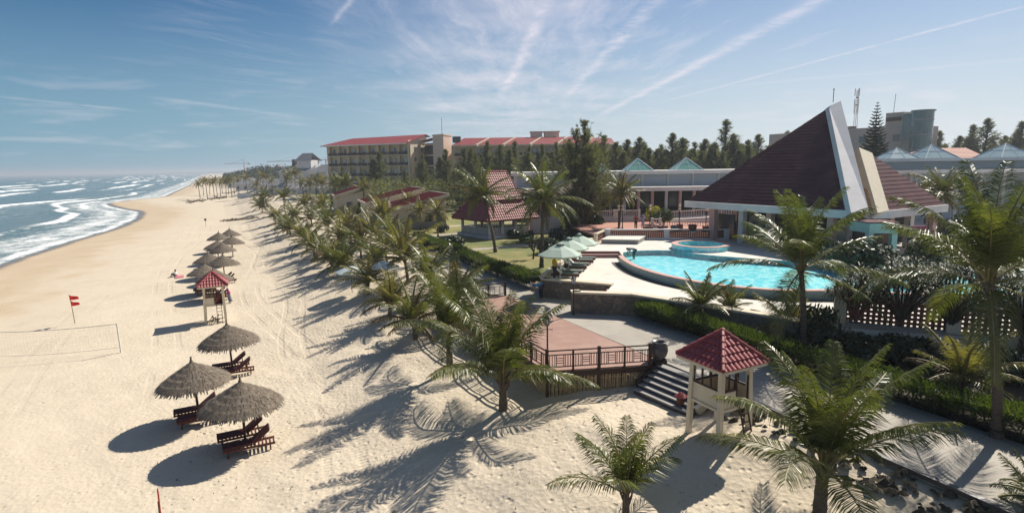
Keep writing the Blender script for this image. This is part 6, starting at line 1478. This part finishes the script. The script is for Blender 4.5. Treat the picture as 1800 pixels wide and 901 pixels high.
# right-hand city hotel with glass tower
ch = thing('office_hotel', 'pink concrete hotel block with a curved teal glass tower behind the pyramid roof', 'hotel', (95, 155, 4)); oc = ch.location
C0, C1 = atY(1351, 262, 176), atY(1590, 250, 141); zt2 = 20.9
t = (C1 - C0); t.z = 0; t.normalize(); nb = Vector((-t.y, t.x, 0)); nb = nb if nb.y > 0 else -nb
MB(oc).prism([tuple(p[:2]) for p in (C0, C1, C1 + nb * 14, C0 + nb * 14)], 4, zt2).build('wall', 'peach', ch)
L = (Vector((*C1[:2], 0)) - Vector((*C0[:2], 0))).length
for r_ in range(3):
    for k in range(9):
        p = C0 + t * (2.6 + k * 4.2) - nb * .05; z = zt2 - 2.9 - 3.6 * r_; f = MB(oc).beam((p.x, p.y, z), tuple(Vector((p.x, p.y, z)) + t * 1.7), .1, 1.6).build('window', 'glassdk', ch)
U0, U1 = atY(1556, 220, 146), atY(1588, 205, 142.5); U0.z = U1.z = 0
MB(oc).prism([tuple(p[:2]) for p in (U0, U1, U1 + nb * 9, U0 + nb * 9)], zt2, 24.2).build('upper_wall', 'peach', ch)
MB(oc).beam((U0.x, U0.y - .2, 22.6), (U1.x - .6, U1.y - .2, 22.6), .2, .9).build('window_band', 'dark', ch)
g0, g1 = atY(1585, 230, 140), atY(1605, 230, 137); gzt = atY(1603, 197, 138).z
MB(oc).prism([tuple(p[:2]) for p in (g0, g1, g1 + nb * 6, g0 + nb * 6)], 4, gzt - .3).build('tower_side', 'tealglass', ch)
cg = g1 + t * 1.0 + nb * 1.6; m = MB(oc); m.lathe([(2.2, 4), (2.2, gzt)], 20, (cg.x, cg.y, 0), True); m.build('glass_tower', 'tealglass', ch)
m = MB(oc)
for z in np.arange(gzt - 16, gzt - .5, 3.5): m.lathe([(2.26, z), (2.32, z + .1), (2.26, z + .25)], 20, (cg.x, cg.y, 0))
m.build('tower_bands', 'steel', ch); MB(oc).lathe([(2.5, gzt), (2.5, gzt + .3)], 20, (cg.x, cg.y, 0), True).build('tower_cap', 'tealglass', ch)
p = atY(1575, 200, 146); MB(oc).tube([(p.x, p.y + 1, 24.2), (p.x + .2, p.y + 1, 29)], .06, 5).build('aerial', 'black', ch)
p = atY(1515, 222, 156); o = thing('radio_mast', 'red and white lattice radio mast with antennas on the pink hotel roof', 'radio mast', (p.x, p.y + 3, zt2)); mh = atY(1518, 158, p.y + 3).z - zt2; m = MB()
for a in range(3):
    an = a * 2.094; m.tube([(.55 * math.cos(an), .55 * math.sin(an), 0), (.28 * math.cos(an), .28 * math.sin(an), mh)], .06, 4)
    for k in range(9): z = mh * k / 9; bn = an + 2.094 * (1 if k % 2 else -1); r0, r1 = .55 - .27 * k / 9, .55 - .27 * (k + 1) / 9; m.tube([(r0 * math.cos(an), r0 * math.sin(an), z), (r1 * math.cos(bn), r1 * math.sin(bn), z + mh / 9)], .03, 3)
m.build('lattice', 'steel', o)
m = MB()
for z, r_ in ((mh - .6, .62), (mh - 3.4, .6), (mh - 5.2, .55)):
    for a in range(3): an = a * 2.094 + .5; m.box((r_ * math.cos(an), r_ * math.sin(an), z), (.22, .30, 1.9), an)
m.build('antenna_panels', 'white', o); MB().lathe([(.4, mh * .80), (.4, mh * .82)], 8).lathe([(.42, mh * .62), (.42, mh * .64)], 8).build('rings', 'redpaint', o)
MB().box((-.9, 0, .5), (1.8, 1.2, 1.0)).build('equipment_box', 'pot', o)
o = thing('tiled_house', 'wide house with an orange red hipped tile roof beyond the annex', 'house', (85, 125, 4)); Yo = 118
a, b = atY(1608, 277, Yo), atY(1742, 277, Yo); rz0, rz1 = atY(1640, 260, Yo + 7), atY(1697, 261, Yo + 7); m = MB(o.location); E = [Vector((a.x, Yo, a.z - .6)), Vector((b.x, Yo, a.z - .6)), Vector((b.x, Yo + 14, a.z - .6)), Vector((a.x, Yo + 14, a.z - .6))]
tile_slope(m, E[0], E[1], rz0, rz1, .8, .8, .06, .05); tile_slope(m, E[1], E[2], rz1, rz1, .8, .8, .06, .05); tile_slope(m, E[2], E[3], rz1, rz0, .8, .8, .06, .05); tile_slope(m, E[3], E[0], rz0, rz0, .8, .8, .06, .05); m.build('roof', 'orange', o)
MB(o.location).prism([(a.x + 1, Yo + 1), (b.x - 1, Yo + 1), (b.x - 1, Yo + 13), (a.x + 1, Yo + 13)], 4, a.z - .5).build('wall', 'cream', o)

# ------------------------------------------------------------------ far grey-roofed houses and cranes
def hip_house(label, cx, cy, w, d, zg, ze, zr, rz, mt='greyroof', wall='white2', ridge=.4, name='grey_roofed_house', group='grey roofed houses along the far shore'):
    o = thing(name, label, 'house', (cx, cy, zg), rz, group); E = [Vector((-w / 2, -d / 2, ze - zg)), Vector((w / 2, -d / 2, ze - zg)), Vector((w / 2, d / 2, ze - zg)), Vector((-w / 2, d / 2, ze - zg))]; r0, r1 = Vector((-w / 2 * ridge, 0, zr - zg)), Vector((w / 2 * ridge, 0, zr - zg)); m = MB()
    tile_slope(m, E[0], E[1], r0, r1, 1.0, 1, 0, .05); tile_slope(m, E[1], E[2], r1, r1, 1.0, 1, 0, .05); tile_slope(m, E[2], E[3], r1, r0, 1., 1, 0, .05); tile_slope(m, E[3], E[0], r0, r0, 1., 1, 0, .05); m.build('roof', mt, o)
    MB().box((0, 0, (ze - zg) / 2), (w - 1.2, d - 1.2, ze - zg)).build('wall', wall, o)
    for k in range(max(2, int(w / 4))): MB().box((-w / 2 + w * (k + .5) / max(2, int(w / 4)), -d / 2 + .56, (ze - zg) * .5), (1.3, .12, min(1.6, (ze - zg) * .5))).build('window', 'glassdk', o)
    return o
def HP(px, py, Y, z=None): p = atY(px, py, Y); return p.x, p.y
x, y = HP(541, 300, 255); b1 = hip_house('large far house with stacked grey gables beside the hotel wing, tallest grey roof', x, y, 20, 16, 3, 11.5, 15.5, -.3)
MB().box((2, -2, 11.5), (7, 6, 4)).build('attic', 'white2', b1); m = MB(); tile_slope(m, (-2.5, -5.8, 13.2), (6.5, -5.8, 13.2), (-.5, -2, 16.6), (4.5, -2, 16.6), 1, 1, 0, .05); tile_slope(m, (6.5, 1.8, 13.2), (-2.5, 1.8, 13.2), (4.5, -2, 16.6), (-.5, -2, 16.6), 1, 1, 0, .05); m.build('attic_roof', 'greyroof', b1); MB().box((-5, -2, 12.5), (1.6, 1.6, 3)).build('chimney', 'pot', b1)
x, y = HP(578, 300, 240); hip_house('far grey roofed house partly covered by the hotel corner', x, y, 14, 12, 3, 10.5, 14.5, -.2)
for k, (px, Y, w, ze, zr, lb) in enumerate(((452, 280, 18, 5.8, 8.6, 'leftmost low grey roofed villa by the far palm clump'), (487, 262, 20, 5.6, 8.8, 'second low grey roofed villa from the left behind the palms'), (520, 235, 20, 5.4, 8.4, 'low grey roofed villa in the middle with a long white wall'), (556, 222, 18, 5.4, 8.2, 'low grey roofed villa just left of the hotel wing'), (430, 330, 16, 5.6, 8.4, 'small far grey roofed villa behind the clump of beach palms'))):
    x, y = HP(px, 320, Y); hip_house(lb, x, y, w, 12, 2.9, ze, zr, -.35 + .1 * k, ridge=.5)
def crane(label, px, py, Y, jib, az):
    p = atY(px, 303, Y); top = atY(px, py, Y).z; o = thing('tower_crane', label, 'crane', (p.x, p.y, 3), az, 'construction cranes on the horizon'); h = top - 3; w = max(.9, Y / 1100)
    MB().box((0, 0, h / 2), (w, w, h)).build('mast', 'crane_red', o); MB().beam((-jib * .3, 0, h), (jib, 0, h), w * .7, w * .7).build('jib', 'crane_red', o); MB().beam((-jib * .3, 0, h - .8), (-jib * .2, 0, h - .8), w * 1.2, w * 2.2).build('counterweight', 'grey', o); MB().tube([(0, 0, h), (0, 0, h + jib * .16)], w * .4, 4).tube([(0, 0, h + jib * .16), (jib * .7, 0, h + .2)], w * .12, 3).build('apex', 'crane_red', o)
crane('red tower crane above the far treeline, leftmost', 430, 287, 900, 36, 2.9); crane('red tower crane above the far treeline, middle of the left three', 490, 290, 1000, 16, 1.2); crane('dark jibbed tower crane left of the tall grey gabled house', 527, 283, 700, 40, 3.1); crane('tower crane beside the hotel corner', 574, 281, 650, 16, 3.6)
o = thing('parked_car', 'small pale parked car between the far palms and the villas', 'car', at(505, 335, 3.0), .6); MB().box((0, 0, .62), (4.2, 1.75, .62)).build('body', 'grey', o); MB().pts([(-1.5, -.8, .93), (1.1, -.8, .93), (1.1, .8, .93), (-1.5, .8, .93), (-1.1, -.7, 1.45), (.5, -.7, 1.45), (.5, .7, 1.45), (-1.1, .7, 1.45)], [(4, 5, 6, 7), (0, 1, 5, 4), (1, 2, 6, 5), (2, 3, 7, 6), (3, 0, 4, 7)]).build('cabin', 'glassdk', o)
for i, j in ((-1.3, -.8), (1.3, -.8), (-1.3, .8), (1.3, .8)): MB().tube([(i, j - .1, .32), (i, j + .1, .32)], .32, 10).build('wheel', 'black', o)
p = onsand(440, 346); o = thing('low_wall', 'pale garden wall end where the far villas meet the sand', 'wall', p, -.4); MB().box((0, 0, .4), (14, .5, 2.2)).build('wall', 'white2', o)

# ------------------------------------------------------------------ trees
def casuarina_meshes(seed, H, rad, nl, mt='needle', blade=.55, bw=.05, tufts=7, low=.12, lead=3):
    """feathery upright tree: limbs and drooping needle sprays, unit in metres"""
    rr = random.Random(seed); m = MB(); V, Fc, Mi = [], [], []
    leaders = []
    for q in range(lead):
        hh = H * (1 if q == 0 else rr.uniform(.68, .93)); an = rr.uniform(0, 2 * PI); off = 0 if q == 0 else rad * rr.uniform(.28, .55); sway = rr.uniform(-.25, .25)
        tp = [(off * math.cos(an) * min(1, k / 3) + sway * (k / 6) ** 2, off * math.sin(an) * min(1, k / 3), hh * k / 6 - .3 * (k == 0)) for k in range(7)]
        m.tube(tp, [(.20 if q == 0 else .12) * (1 - k / 7.2) * H / 11 + .015 for k in range(7)], 7); leaders.append((tp, hh))
    H0 = H
    for i in range(nl):
        tp, H = leaders[i % lead]; f = low + (1 - low) * ((i + rr.random()) / nl) ** .85; z = H * f; az = rr.uniform(0, 2 * PI)
        w = (math.sin(PI * min(1, (f - low) / (1 - low) * .62 + .30)) ** 1.0) * (1 - .38 * max(0, f - .55) / .45) ; ln = rad * (1 if lead == 1 else .72) * w * rr.uniform(.5, 1.2) * (.25 if f > .97 else 1); k = min(5, int(f * 6)); b0 = Vector(tp[k]).lerp(Vector(tp[k + 1]), f * 6 - k)
        el = rr.uniform(.35, 1.15) if f < .8 else rr.uniform(.8, 1.35); d = Vector((math.cos(az) * math.cos(el), math.sin(az) * math.cos(el), math.sin(el))); p1 = b0 + d * ln * .55; p2 = p1 + (d + Vector((0, 0, .25))).normalized() * ln * .5
        m.tube([b0, p1, p2], [.05, .03, .012], 4, False)
        for t in range(tufts):
            c = b0.lerp(p1, rr.uniform(.4, 1)) if t < tufts * .35 else p1.lerp(p2, rr.uniform(0, 1.1))
            c = c + Vector((rr.gauss(0, .16), rr.gauss(0, .16), rr.gauss(0, .14))) * (1.15 - f)
            for q in range(6):
                dd = (d * .6 + Vector((rr.gauss(0, .65), rr.gauss(0, .65), rr.gauss(.15, .6)))).normalized(); L = blade * rr.uniform(.6, 1.3) * (1.1 - .55 * f); a = dd.cross(Vector((rr.gauss(0, 1), rr.gauss(0, 1), rr.gauss(0, 1)))).normalized() * bw
                e = c + dd * L + Vector((0, 0, -.10 * L)); b = len(V); V += [c - a * .5, c + a * .5, c + dd * L * .55 + a, e]; Fc.append((b, b + 1, b + 2, b + 3)); Mi.append(0)
    me_t = m.build('trunk', 'bark'); mt_ = me_t.data; bpy.data.objects.remove(me_t)
    return mt_, leafmesh('crown', V, Fc, Mi, (mt,)), H0
def tree_from(meshes, name, label, loc, h, cat, group, rz=0, wide=1.0):
    o = thing(name, label, cat, loc, rz, group); s_ = h / meshes[2]; o.scale = (s_ * wide, s_ * wide, s_)
    mesh_part(meshes[0], 'trunk', o); mesh_part(meshes[1], 'crown', o); return o
CAS = [casuarina_meshes(101 + i, 12, 3.0, 190, blade=.72, bw=.034, lead=2 + i % 3) for i in range(4)]
G_C = 'casuarina trees behind the buildings'
def cas(px, py, Y, label, z=3.2, wide=1.0, k=None, group=G_C):
    p = atY(px, py, Y); i = int(px) % 4 if k is None else k
    return tree_from(CAS[i], 'casuarina_tree', label, (p.x, Y, z), p.z - z, 'casuarina tree', group, px * .7, wide)
BIGC = casuarina_meshes(120, 15, 6.2, 420, blade=.75, bw=.034, tufts=8, low=.14, lead=7)
p = atY(1031, 214, 74); tree_from(BIGC, 'casuarina_tree', 'biggest casuarina standing in front of the gallery left end, rising above the hotel roofs', (p.x, 74, 3.2), p.z - 3.2, 'casuarina tree', G_C)
p = atY(1003, 300, 71); tree_from(CAS[1], 'casuarina_tree', 'smaller leaning casuarina just left of the biggest one', (p.x, 71, 3.2), p.z - 3.2, 'casuarina tree', G_C, .4)
hotel_row = [(667, 268, 150, 1.5, 'broad casuarina in front of the hotel balconies, leftmost in the row'), (712, 300, 135, .9, 'short casuarina at the hotel corner between two broad ones'), (742, 272, 140, 1.3, 'dense casuarina before the hotel end wall'), (783, 264, 130, 1.3, 'dark casuarina at the foot of the peach lift tower'), (806, 290, 120, 1.3, 'casuarina just right of the lift tower, lower than its neighbours'), (828, 262, 125, 1.2, 'casuarina covering the first stepped red roof of the rear wing'), (856, 250, 135, 1.1, 'slender casuarina between two stepped red roofs'), (880, 256, 120, 1.3, 'casuarina behind the pavilion roof ridge'), (905, 250, 130, 1.2, 'pointed casuarina right of the pavilion roof ridge'), (930, 258, 118, 1.3, 'casuarina below the left roof block of the rear wing'), (955, 255, 128, 1.2, 'casuarina below the right roof block of the rear wing'), (978, 252, 118, 1.3, 'casuarina left behind the biggest one'), (1000, 246, 125, 1.2, 'casuarina top just left of the biggest crown')]
for a in hotel_row: cas(a[0], a[1], a[2], a[4], wide=a[3])
back_row = [(1062, 240, 118, 'casuarina right behind the biggest one'), (1083, 252, 112, 'low casuarina between the biggest one and the left glass pyramid'), (1104, 247, 120, 'casuarina behind the left glass pyramid, left side'), (1124, 243, 116, 'casuarina directly behind the left glass pyramid'), (1143, 262, 112, 'low casuarina in the dip right of the left glass pyramid'), (1162, 256, 118, 'casuarina midway between the two green glass pyramids'), (1184, 236, 116, 'tall bushy casuarina left of the right glass pyramid'), (1205, 247, 122, 'casuarina directly behind the right glass pyramid'), (1222, 252, 115, 'low casuarina just right of the right glass pyramid'), (1240, 246, 119, 'casuarina left of the tallest feathery one on the gallery skyline'), (1258, 252, 113, 'low casuarina beside the tallest feathery one'), (1277, 213, 118, 'tallest feathery casuarina on the skyline above the gallery'), (1297, 250, 116, 'casuarina right next to the tallest feathery one'), (1316, 256, 114, 'casuarina where the pyramid roof cuts the skyline'), (1332, 238, 122, 'narrow pointed casuarina near the pink hotel left end'), (1350, 258, 118, 'casuarina partly hidden by the slope of the pyramid roof'), (1385, 232, 185, 'sparse casuarina on top of the pyramid slope before the pink hotel')]
for a in back_row: cas(*a, wide=1.5)
right_row = [(1625, 236, 150, 1.3, 'casuarina right beside the glass tower'), (1655, 232, 150, 1.4, 'low casuarina above the orange tiled roof, left'), (1688, 240, 145, 1.4, 'low casuarina above the orange tiled roof, right'), (1708, 236, 140, 1.2, 'casuarina left of the tall one near the right edge'), (1736, 210, 140, 1.35, 'tall dark casuarina near the right edge of the skyline'), (1768, 240, 135, 1.3, 'casuarina behind the right glass pyramid of the annex'), (1795, 216, 130, 1.4, 'casuarina cut by the right edge of the photo')]
for a in right_row: cas(a[0], a[1], a[2], a[4], wide=a[3])
fill = [(x, 262 + (i * 37) % 13, 138 + (i * 7) % 12, 3) for i, x in enumerate(range(815, 1045, 15))] + [(x, 255 + (i * 29) % 14, 128 + (i * 5) % 10, 2) for i, x in enumerate(range(1052, 1372, 13))] + [(x, 246 + (i * 23) % 12, 152 + (i * 5) % 10, 1) for i, x in enumerate(range(1612, 1815, 17))]
for i, (px, py, Y, q) in enumerate(fill): cas(px, py, Y, 'plain hazy casuarina of the rear row, merging with the trees around it', wide=1.55, k=(i * 3 + q) % 4, group='rear row of casuarinas filling the skyline')
# Norfolk pine
def norfolk(label, loc, H):
    o = thing('norfolk_pine', label, 'pine tree', loc); rr = random.Random(31); MB().tube([(0, 0, -.3), (0, 0, H * .5), (0, 0, H)], [.28, .18, .02], 8).build('trunk', 'bark', o)
    V, Fc, Mi = [], [], []; nt_ = 34
    for k in range(nt_):
        f = k / (nt_ - 1); z = H * (.10 + .89 * f); R_ = H * .20 * (1 - f) ** .85 + .12
        nb_ = 7
        for j in range(nb_):
            az = 2 * PI * (j + .5 * (k % 2)) / nb_ + rr.uniform(-.12, .12); d = Vector((math.cos(az), math.sin(az), 0)); s_ = Vector((-d.y, d.x, 0)); L = R_ * rr.uniform(.85, 1.08)
            for q in range(9):
                t0, t1 = q / 9, (q + 1) / 9; w_ = (.52 * (1 - t0) + .26) * min(1, L * .5); c0 = d * L * t0 + Vector((0, 0, z + L * (-.10 * math.sin(PI * t0) + .28 * t0 * t0))); c1 = d * L * t1 + Vector((0, 0, z + L * (-.10 * math.sin(PI * t1) + .28 * t1 * t1)))
                for sg in (-1, 1): b = len(V); V += [c0, c1, c1 + s_ * sg * w_ * .8 + d * .10 + Vector((0, 0, .08)), c0 + s_ * sg * w_ + d * .04 + Vector((0, 0, .10 + .05 * rr.random()))]; Fc.append((b, b + 1, b + 2, b + 3)); Mi.append(0)
                b = len(V); V += [c0, c1, c1 + Vector((0, 0, w_ * .6)), c0 + Vector((0, 0, w_ * .7))]; Fc.append((b, b + 1, b + 2, b + 3)); Mi.append(0)
    mesh_part(leafmesh('crown', V, Fc, Mi, ('conifer',)), 'crown', o); return o
p = atY(1543, 180, 88); norfolk('tall dark Norfolk pine with tiered branches beside the pyramid roof', (p.x, 88, 4), p.z - 4)

# far palm clump on the beach and palms around the far villas
FC = [(352, 347), (358, 341), (365, 349), (369, 340), (377, 347), (382, 341), (388, 343), (391, 338), (398, 346), (402, 340), (408, 345), (412, 339), (420, 338)]
for i, (px, py) in enumerate(FC):
    p = onsand(px, py + 2); palm(p, 6.6 + (i % 3) * .7, 3.6, FARC[i % 3], 'coconut palm in the clump standing on the far beach', 'coconut palms of the clump on the far beach', i * 1.1, (((i * 13) % 5 - 2) * .2, 0), .16)
FP = [(436, 346, 8.0, 4.0, 'lone tall palm right of the clump on the far beach'), (452, 346, 5.0, 3.6, 'short palm left of the leaning far palms by the villas'), (463, 346, 7.5, 4.4, 'leaning far palm in front of the grey roofed villas'), (480, 343, 5.5, 3.0, 'thin far palm before the long white villa wall'), (505, 343, 6.0, 3.6, 'far palm at the left of the tall dark group by the hotel'), (512, 340, 7.6, 4.4, 'far palm in the middle of the tall dark group by the hotel'), (520, 342, 8.2, 4.8, 'tallest palm of the dark group left of the hotel wing'), (534, 348, 5.0, 3.6, 'slim far palm between the dark group and the hotel'), (546, 352, 5.4, 4.0, 'pale windblown palm left of the hotel corner'), (556, 350, 6.0, 4.2, 'pale windblown palm nearest the hotel corner'), (570, 356, 5.6, 4.0, 'palm in front of the hotel corner above the hedge'), (590, 362, 5.0, 4.2, 'drooping palm before the hotel balconies'), (612, 366, 5.4, 4.2, 'drooping palm below the hotel balconies, right one'), (640, 372, 4.6, 3.6, 'palm left of the farthest red roofed villa'), (470, 362, 2.4, 3.6, 'low palm where the sand meets the promenade bend'), (500, 366, 2.6, 3.8, 'low palm on the near side of the promenade bend'), (668, 418, 2.8, 4.0, 'palm in the belt left of the thin villa palms')]
for i, (px, py, h, fl, lb) in enumerate(FP):
    p = at(px, py, 3.1); p = p if py > 355 else onsand(px, py); palm(p, h, fl, (FARC if py < 360 else YOUNG)[i % 3], lb, 'palms around the far villas and the hotel', i * .9, (((i * 17) % 7 - 3) * .15, 0), .15)

# shrubs
def bush_mesh(seed, n, leaf=.16, mt='leaf', flat_=.8, stems=True):
    rr = random.Random(seed); V, Fc, Mi = [], [], []
    lob = [(Vector((rr.uniform(-.6, .6), rr.uniform(-.6, .6), rr.uniform(.35, .8))), rr.uniform(.28, .5)) for _ in range(9)]
    for i in range(n):
        c, r_ = rr.choice(lob); d = Vector((rr.gauss(0, 1), rr.gauss(0, 1), rr.gauss(.2, 1))).normalized(); p = c + d * r_ * rr.uniform(.65, 1.08); p.z = max(.03, p.z * flat_)
        n_ = (d + Vector((rr.gauss(0, .6), rr.gauss(0, .6), rr.gauss(.3, .5)))).normalized(); a = n_.cross(Vector((rr.gauss(0, 1), rr.gauss(0, 1), rr.gauss(0, 1)))).normalized(); b_ = n_.cross(a); L = leaf * rr.uniform(.6, 1.3)
        b = len(V); V += [p, p + a * L * .5 + b_ * L * .3, p + a * L, p + a * L * .5 - b_ * L * .3]; Fc.append((b, b + 1, b + 2, b + 3)); Mi.append(0)
    return leafmesh('foliage', V, Fc, Mi, (mt,))
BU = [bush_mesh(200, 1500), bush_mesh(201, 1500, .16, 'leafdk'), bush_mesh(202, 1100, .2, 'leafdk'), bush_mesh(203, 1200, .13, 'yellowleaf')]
stem_me = MB().tube([(0, 0, -.1), (.1, .05, .5)], [.05, .02], 5).tube([(0, 0, 0), (-.25, .1, .55)], [.04, .015], 5).tube([(0, 0, 0), (.1, -.28, .5)], [.04, .015], 5).build('stem', 'bark'); stem_d = stem_me.data; bpy.data.objects.remove(stem_me)
def shrub(px, py, z, w, h, k, label, group='garden shrubs'):
    o = thing('shrub', label, 'shrub', at(px, py, z), px * .37, group); o.scale = (w, w, h); mesh_part(BU[k], 'foliage', o); mesh_part(stem_d, 'stem', o); return o
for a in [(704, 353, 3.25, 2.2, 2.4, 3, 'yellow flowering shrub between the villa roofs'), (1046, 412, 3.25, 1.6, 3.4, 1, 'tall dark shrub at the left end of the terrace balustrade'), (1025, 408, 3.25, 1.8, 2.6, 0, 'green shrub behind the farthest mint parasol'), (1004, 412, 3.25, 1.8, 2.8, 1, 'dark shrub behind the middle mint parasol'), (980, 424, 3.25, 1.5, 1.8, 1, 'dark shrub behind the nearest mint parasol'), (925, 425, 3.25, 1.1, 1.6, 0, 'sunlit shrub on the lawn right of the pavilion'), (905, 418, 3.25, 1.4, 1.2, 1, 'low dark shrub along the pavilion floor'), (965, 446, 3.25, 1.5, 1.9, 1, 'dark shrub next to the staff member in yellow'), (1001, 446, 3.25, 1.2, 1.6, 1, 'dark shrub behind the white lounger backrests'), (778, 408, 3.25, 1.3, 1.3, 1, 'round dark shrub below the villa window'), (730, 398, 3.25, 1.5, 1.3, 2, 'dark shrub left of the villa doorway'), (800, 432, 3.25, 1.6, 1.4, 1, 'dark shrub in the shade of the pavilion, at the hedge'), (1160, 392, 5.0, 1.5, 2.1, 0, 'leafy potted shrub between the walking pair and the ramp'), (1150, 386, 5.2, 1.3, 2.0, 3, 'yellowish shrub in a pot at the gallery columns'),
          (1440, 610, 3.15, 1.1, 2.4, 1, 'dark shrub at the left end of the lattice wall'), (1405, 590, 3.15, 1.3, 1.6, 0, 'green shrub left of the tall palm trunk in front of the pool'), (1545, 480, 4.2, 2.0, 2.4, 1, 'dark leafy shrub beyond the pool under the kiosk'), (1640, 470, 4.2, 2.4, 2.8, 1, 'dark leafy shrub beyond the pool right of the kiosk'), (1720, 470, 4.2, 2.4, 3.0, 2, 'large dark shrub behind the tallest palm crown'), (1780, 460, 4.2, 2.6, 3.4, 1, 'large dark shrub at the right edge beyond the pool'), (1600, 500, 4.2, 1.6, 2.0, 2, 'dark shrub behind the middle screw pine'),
          (1490, 470, 4.65, 2.0, 2.2, 1, 'dark shrub beyond the pool behind the tall palm crown'), (1690, 430, 4.2, 2.6, 3.2, 1, 'dark bushy shrub below the annex wall'), (1490, 618, 3.15, 1.3, 1.2, 1, 'added low dark shrub deepening shade at the foot of the first lattice pillar'), (1535, 628, 3.15, 1.4, 1.1, 2, 'added low dark shrub deepening shade under the left half of the first lattice panel'), (1590, 636, 3.15, 1.5, 1.3, 1, 'added low dark shrub deepening shade under the right half of the first lattice panel'), (1640, 645, 3.15, 1.4, 1.2, 2, 'added low dark shrub deepening shade at the foot of the second lattice pillar'), (1720, 655, 3.15, 1.5, 1.3, 1, 'added low dark shrub deepening shade behind the foot of the tallest palm'), (1785, 668, 3.15, 1.5, 1.4, 2, 'added low dark shrub deepening shade at the right edge under the lattice wall')]: shrub(*a)  # the six low shrubs are added to darken the foot of the wall
# bare branched frangipani on the lawn
o = thing('frangipani', 'bare branched small tree on the lawn left of the straight palm trunk', 'tree', at(937, 455, 3.25)); m = MB(); rr = random.Random(12); tips = []
def grow(p, d, L, r_, k):
    q = p + d * L; m.tube([p, q], [r_, r_ * .8], 5, False)
    if k == 0: tips.append(q); return
    for _ in range(3 if k > 1 else 2): grow(q, (d + Vector((rr.gauss(0, .6), rr.gauss(0, .6), rr.gauss(.1, .3)))).normalized(), L * .72, r_ * .7, k - 1)
grow(Vector((0, 0, -.1)), Vector((.1, 0, 1)), .8, .10, 4); m.build('trunk', 'bark', o)
V, Fc, Mi = [], [], []
for t in tips:
    for k in range(4):
        if rr.random() < .35: continue
        d = Vector((rr.gauss(0, 1), rr.gauss(0, 1), .5)).normalized(); a = d.cross(Vector((0, 0, 1))).normalized() * .05; b = len(V); V += [t, t + d * .15 + a, t + d * .3, t + d * .15 - a]; Fc.append((b, b + 1, b + 2, b + 3)); Mi.append(0)
mesh_part(leafmesh('crown', V, Fc, Mi, ('leaf',)), 'crown', o)
# far treeline on the coast
V, Fc, Mi = [], [], []; rr = random.Random(44)
for i in range(3600):
    px = rr.uniform(392, 590); Y = rr.uniform(420, 900) if rr.random() < .75 else rr.uniform(900, 1700); p = atY(px, 303, Y)
    h = rr.uniform(8, 15) * (.5 + .5 * min(1, max(0, (px - 396) / 60))); w = h * .16; z0 = 2.5
    for k in range(14):
        f = rr.random() ** .8; c = Vector((p.x + rr.gauss(0, w * (1.2 - f)), p.y + rr.gauss(0, w), z0 + h * f)); d = Vector((rr.gauss(0, .7), rr.gauss(0, .7), rr.gauss(.5, .6))).normalized(); L = 1.5; a = d.cross(Vector((rr.gauss(0, 1), rr.gauss(0, 1), rr.gauss(0, 1)))).normalized() * .38
        b = len(V); V += [c - a, c + a, c + d * L]; Fc.append((b, b + 1, b + 2)); Mi.append(0)
o = mesh_part(leafmesh('far_treeline', V, Fc, Mi, ('conifer',)), 'far_treeline', None); stuff(tag(o, 'dark far off band of trees along the coast left of the hotel', 'wood'))
# understorey that closes the view below the casuarina rows
V, Fc, Mi = [], [], []
for i in range(16000):
    seg = rr.random()
    if seg < .5: px, Y, zt = rr.uniform(640, 1040), rr.uniform(108, 150), 3.1 + rr.random() ** .7 * 6.5
    elif seg < .8: px, Y, zt = rr.uniform(1030, 1400), rr.uniform(108, 125), 3.1 + rr.random() ** .7 * 8
    else: px, Y, zt = rr.uniform(1600, 1830), rr.uniform(128, 150), 3.1 + rr.random() ** .7 * 9
    p = atY(px, 300, Y); c = Vector((p.x, Y, zt)); d = Vector((rr.gauss(0, .7), rr.gauss(0, .7), rr.gauss(.3, .6))).normalized(); L = rr.uniform(.6, 1.3); a = d.cross(Vector((rr.gauss(0, 1), rr.gauss(0, 1), rr.gauss(0, 1)))).normalized() * .10
    b = len(V); V += [c - a, c + a, c + d * L]; Fc.append((b, b + 1, b + 2)); Mi.append(0)
o = mesh_part(leafmesh('undergrowth', V, Fc, Mi, ('needle',)), 'undergrowth', None); stuff(tag(o, 'dense undergrowth closing the gaps below the casuarina rows', 'undergrowth'))
# dry leaf litter and seaweed bits on the near sand
V, Fc, Mi = [], [], []
for i in range(2600):
    u, v = rr.uniform(-14, 7), rr.uniform(-17, 14)
    if i > 1700: v = rr.uniform(5, 90); u = shore(v) + 9 + 1.6 * math.sin(v * .3) + rr.gauss(0, 1.2)
    z = float(terrain(u, v)); p = UV(u, v, z + .012); a = rr.uniform(0, PI); l = rr.uniform(.015, .06) * (2.2 if rr.random() < .05 else 1); d = Vector((math.cos(a), math.sin(a), 0)) * l; s_ = Vector((-d.y, d.x, 0)) * .35
    b = len(V); V += [p - d, p + s_, p + d + Vector((0, 0, .02)), p - s_]; Fc.append((b, b + 1, b + 2, b + 3)); Mi.append(0)
o = mesh_part(leafmesh('leaf_litter', V, Fc, Mi, ('driftwood',)), 'leaf_litter', None); stuff(tag(o, 'small dry leaves and twigs scattered over the near sand', 'litter'))

# ------------------------------------------------------------------ sea haze
hb = MB(); hb.box((0, 2000, 10), (24000, 26000, 52)); hz_ = hb.build('haze', 'white'); hz_['kind'] = 'stuff'
hm = bpy.data.materials.new('haze'); hm.use_nodes = True; hm.node_tree.nodes.clear(); k = NT(hm.node_tree)
pvn = k.n('ShaderNodeVolumePrincipled', {'Color': (.86, .93, 1.0, 1), 'Density': .00033, 'Anisotropy': .35})
k.n('ShaderNodeOutputMaterial', {'Volume': pvn.outputs[0]})
hz_.data.materials.clear(); hz_.data.materials.append(hm)
SC.cycles.volume_bounces = 0
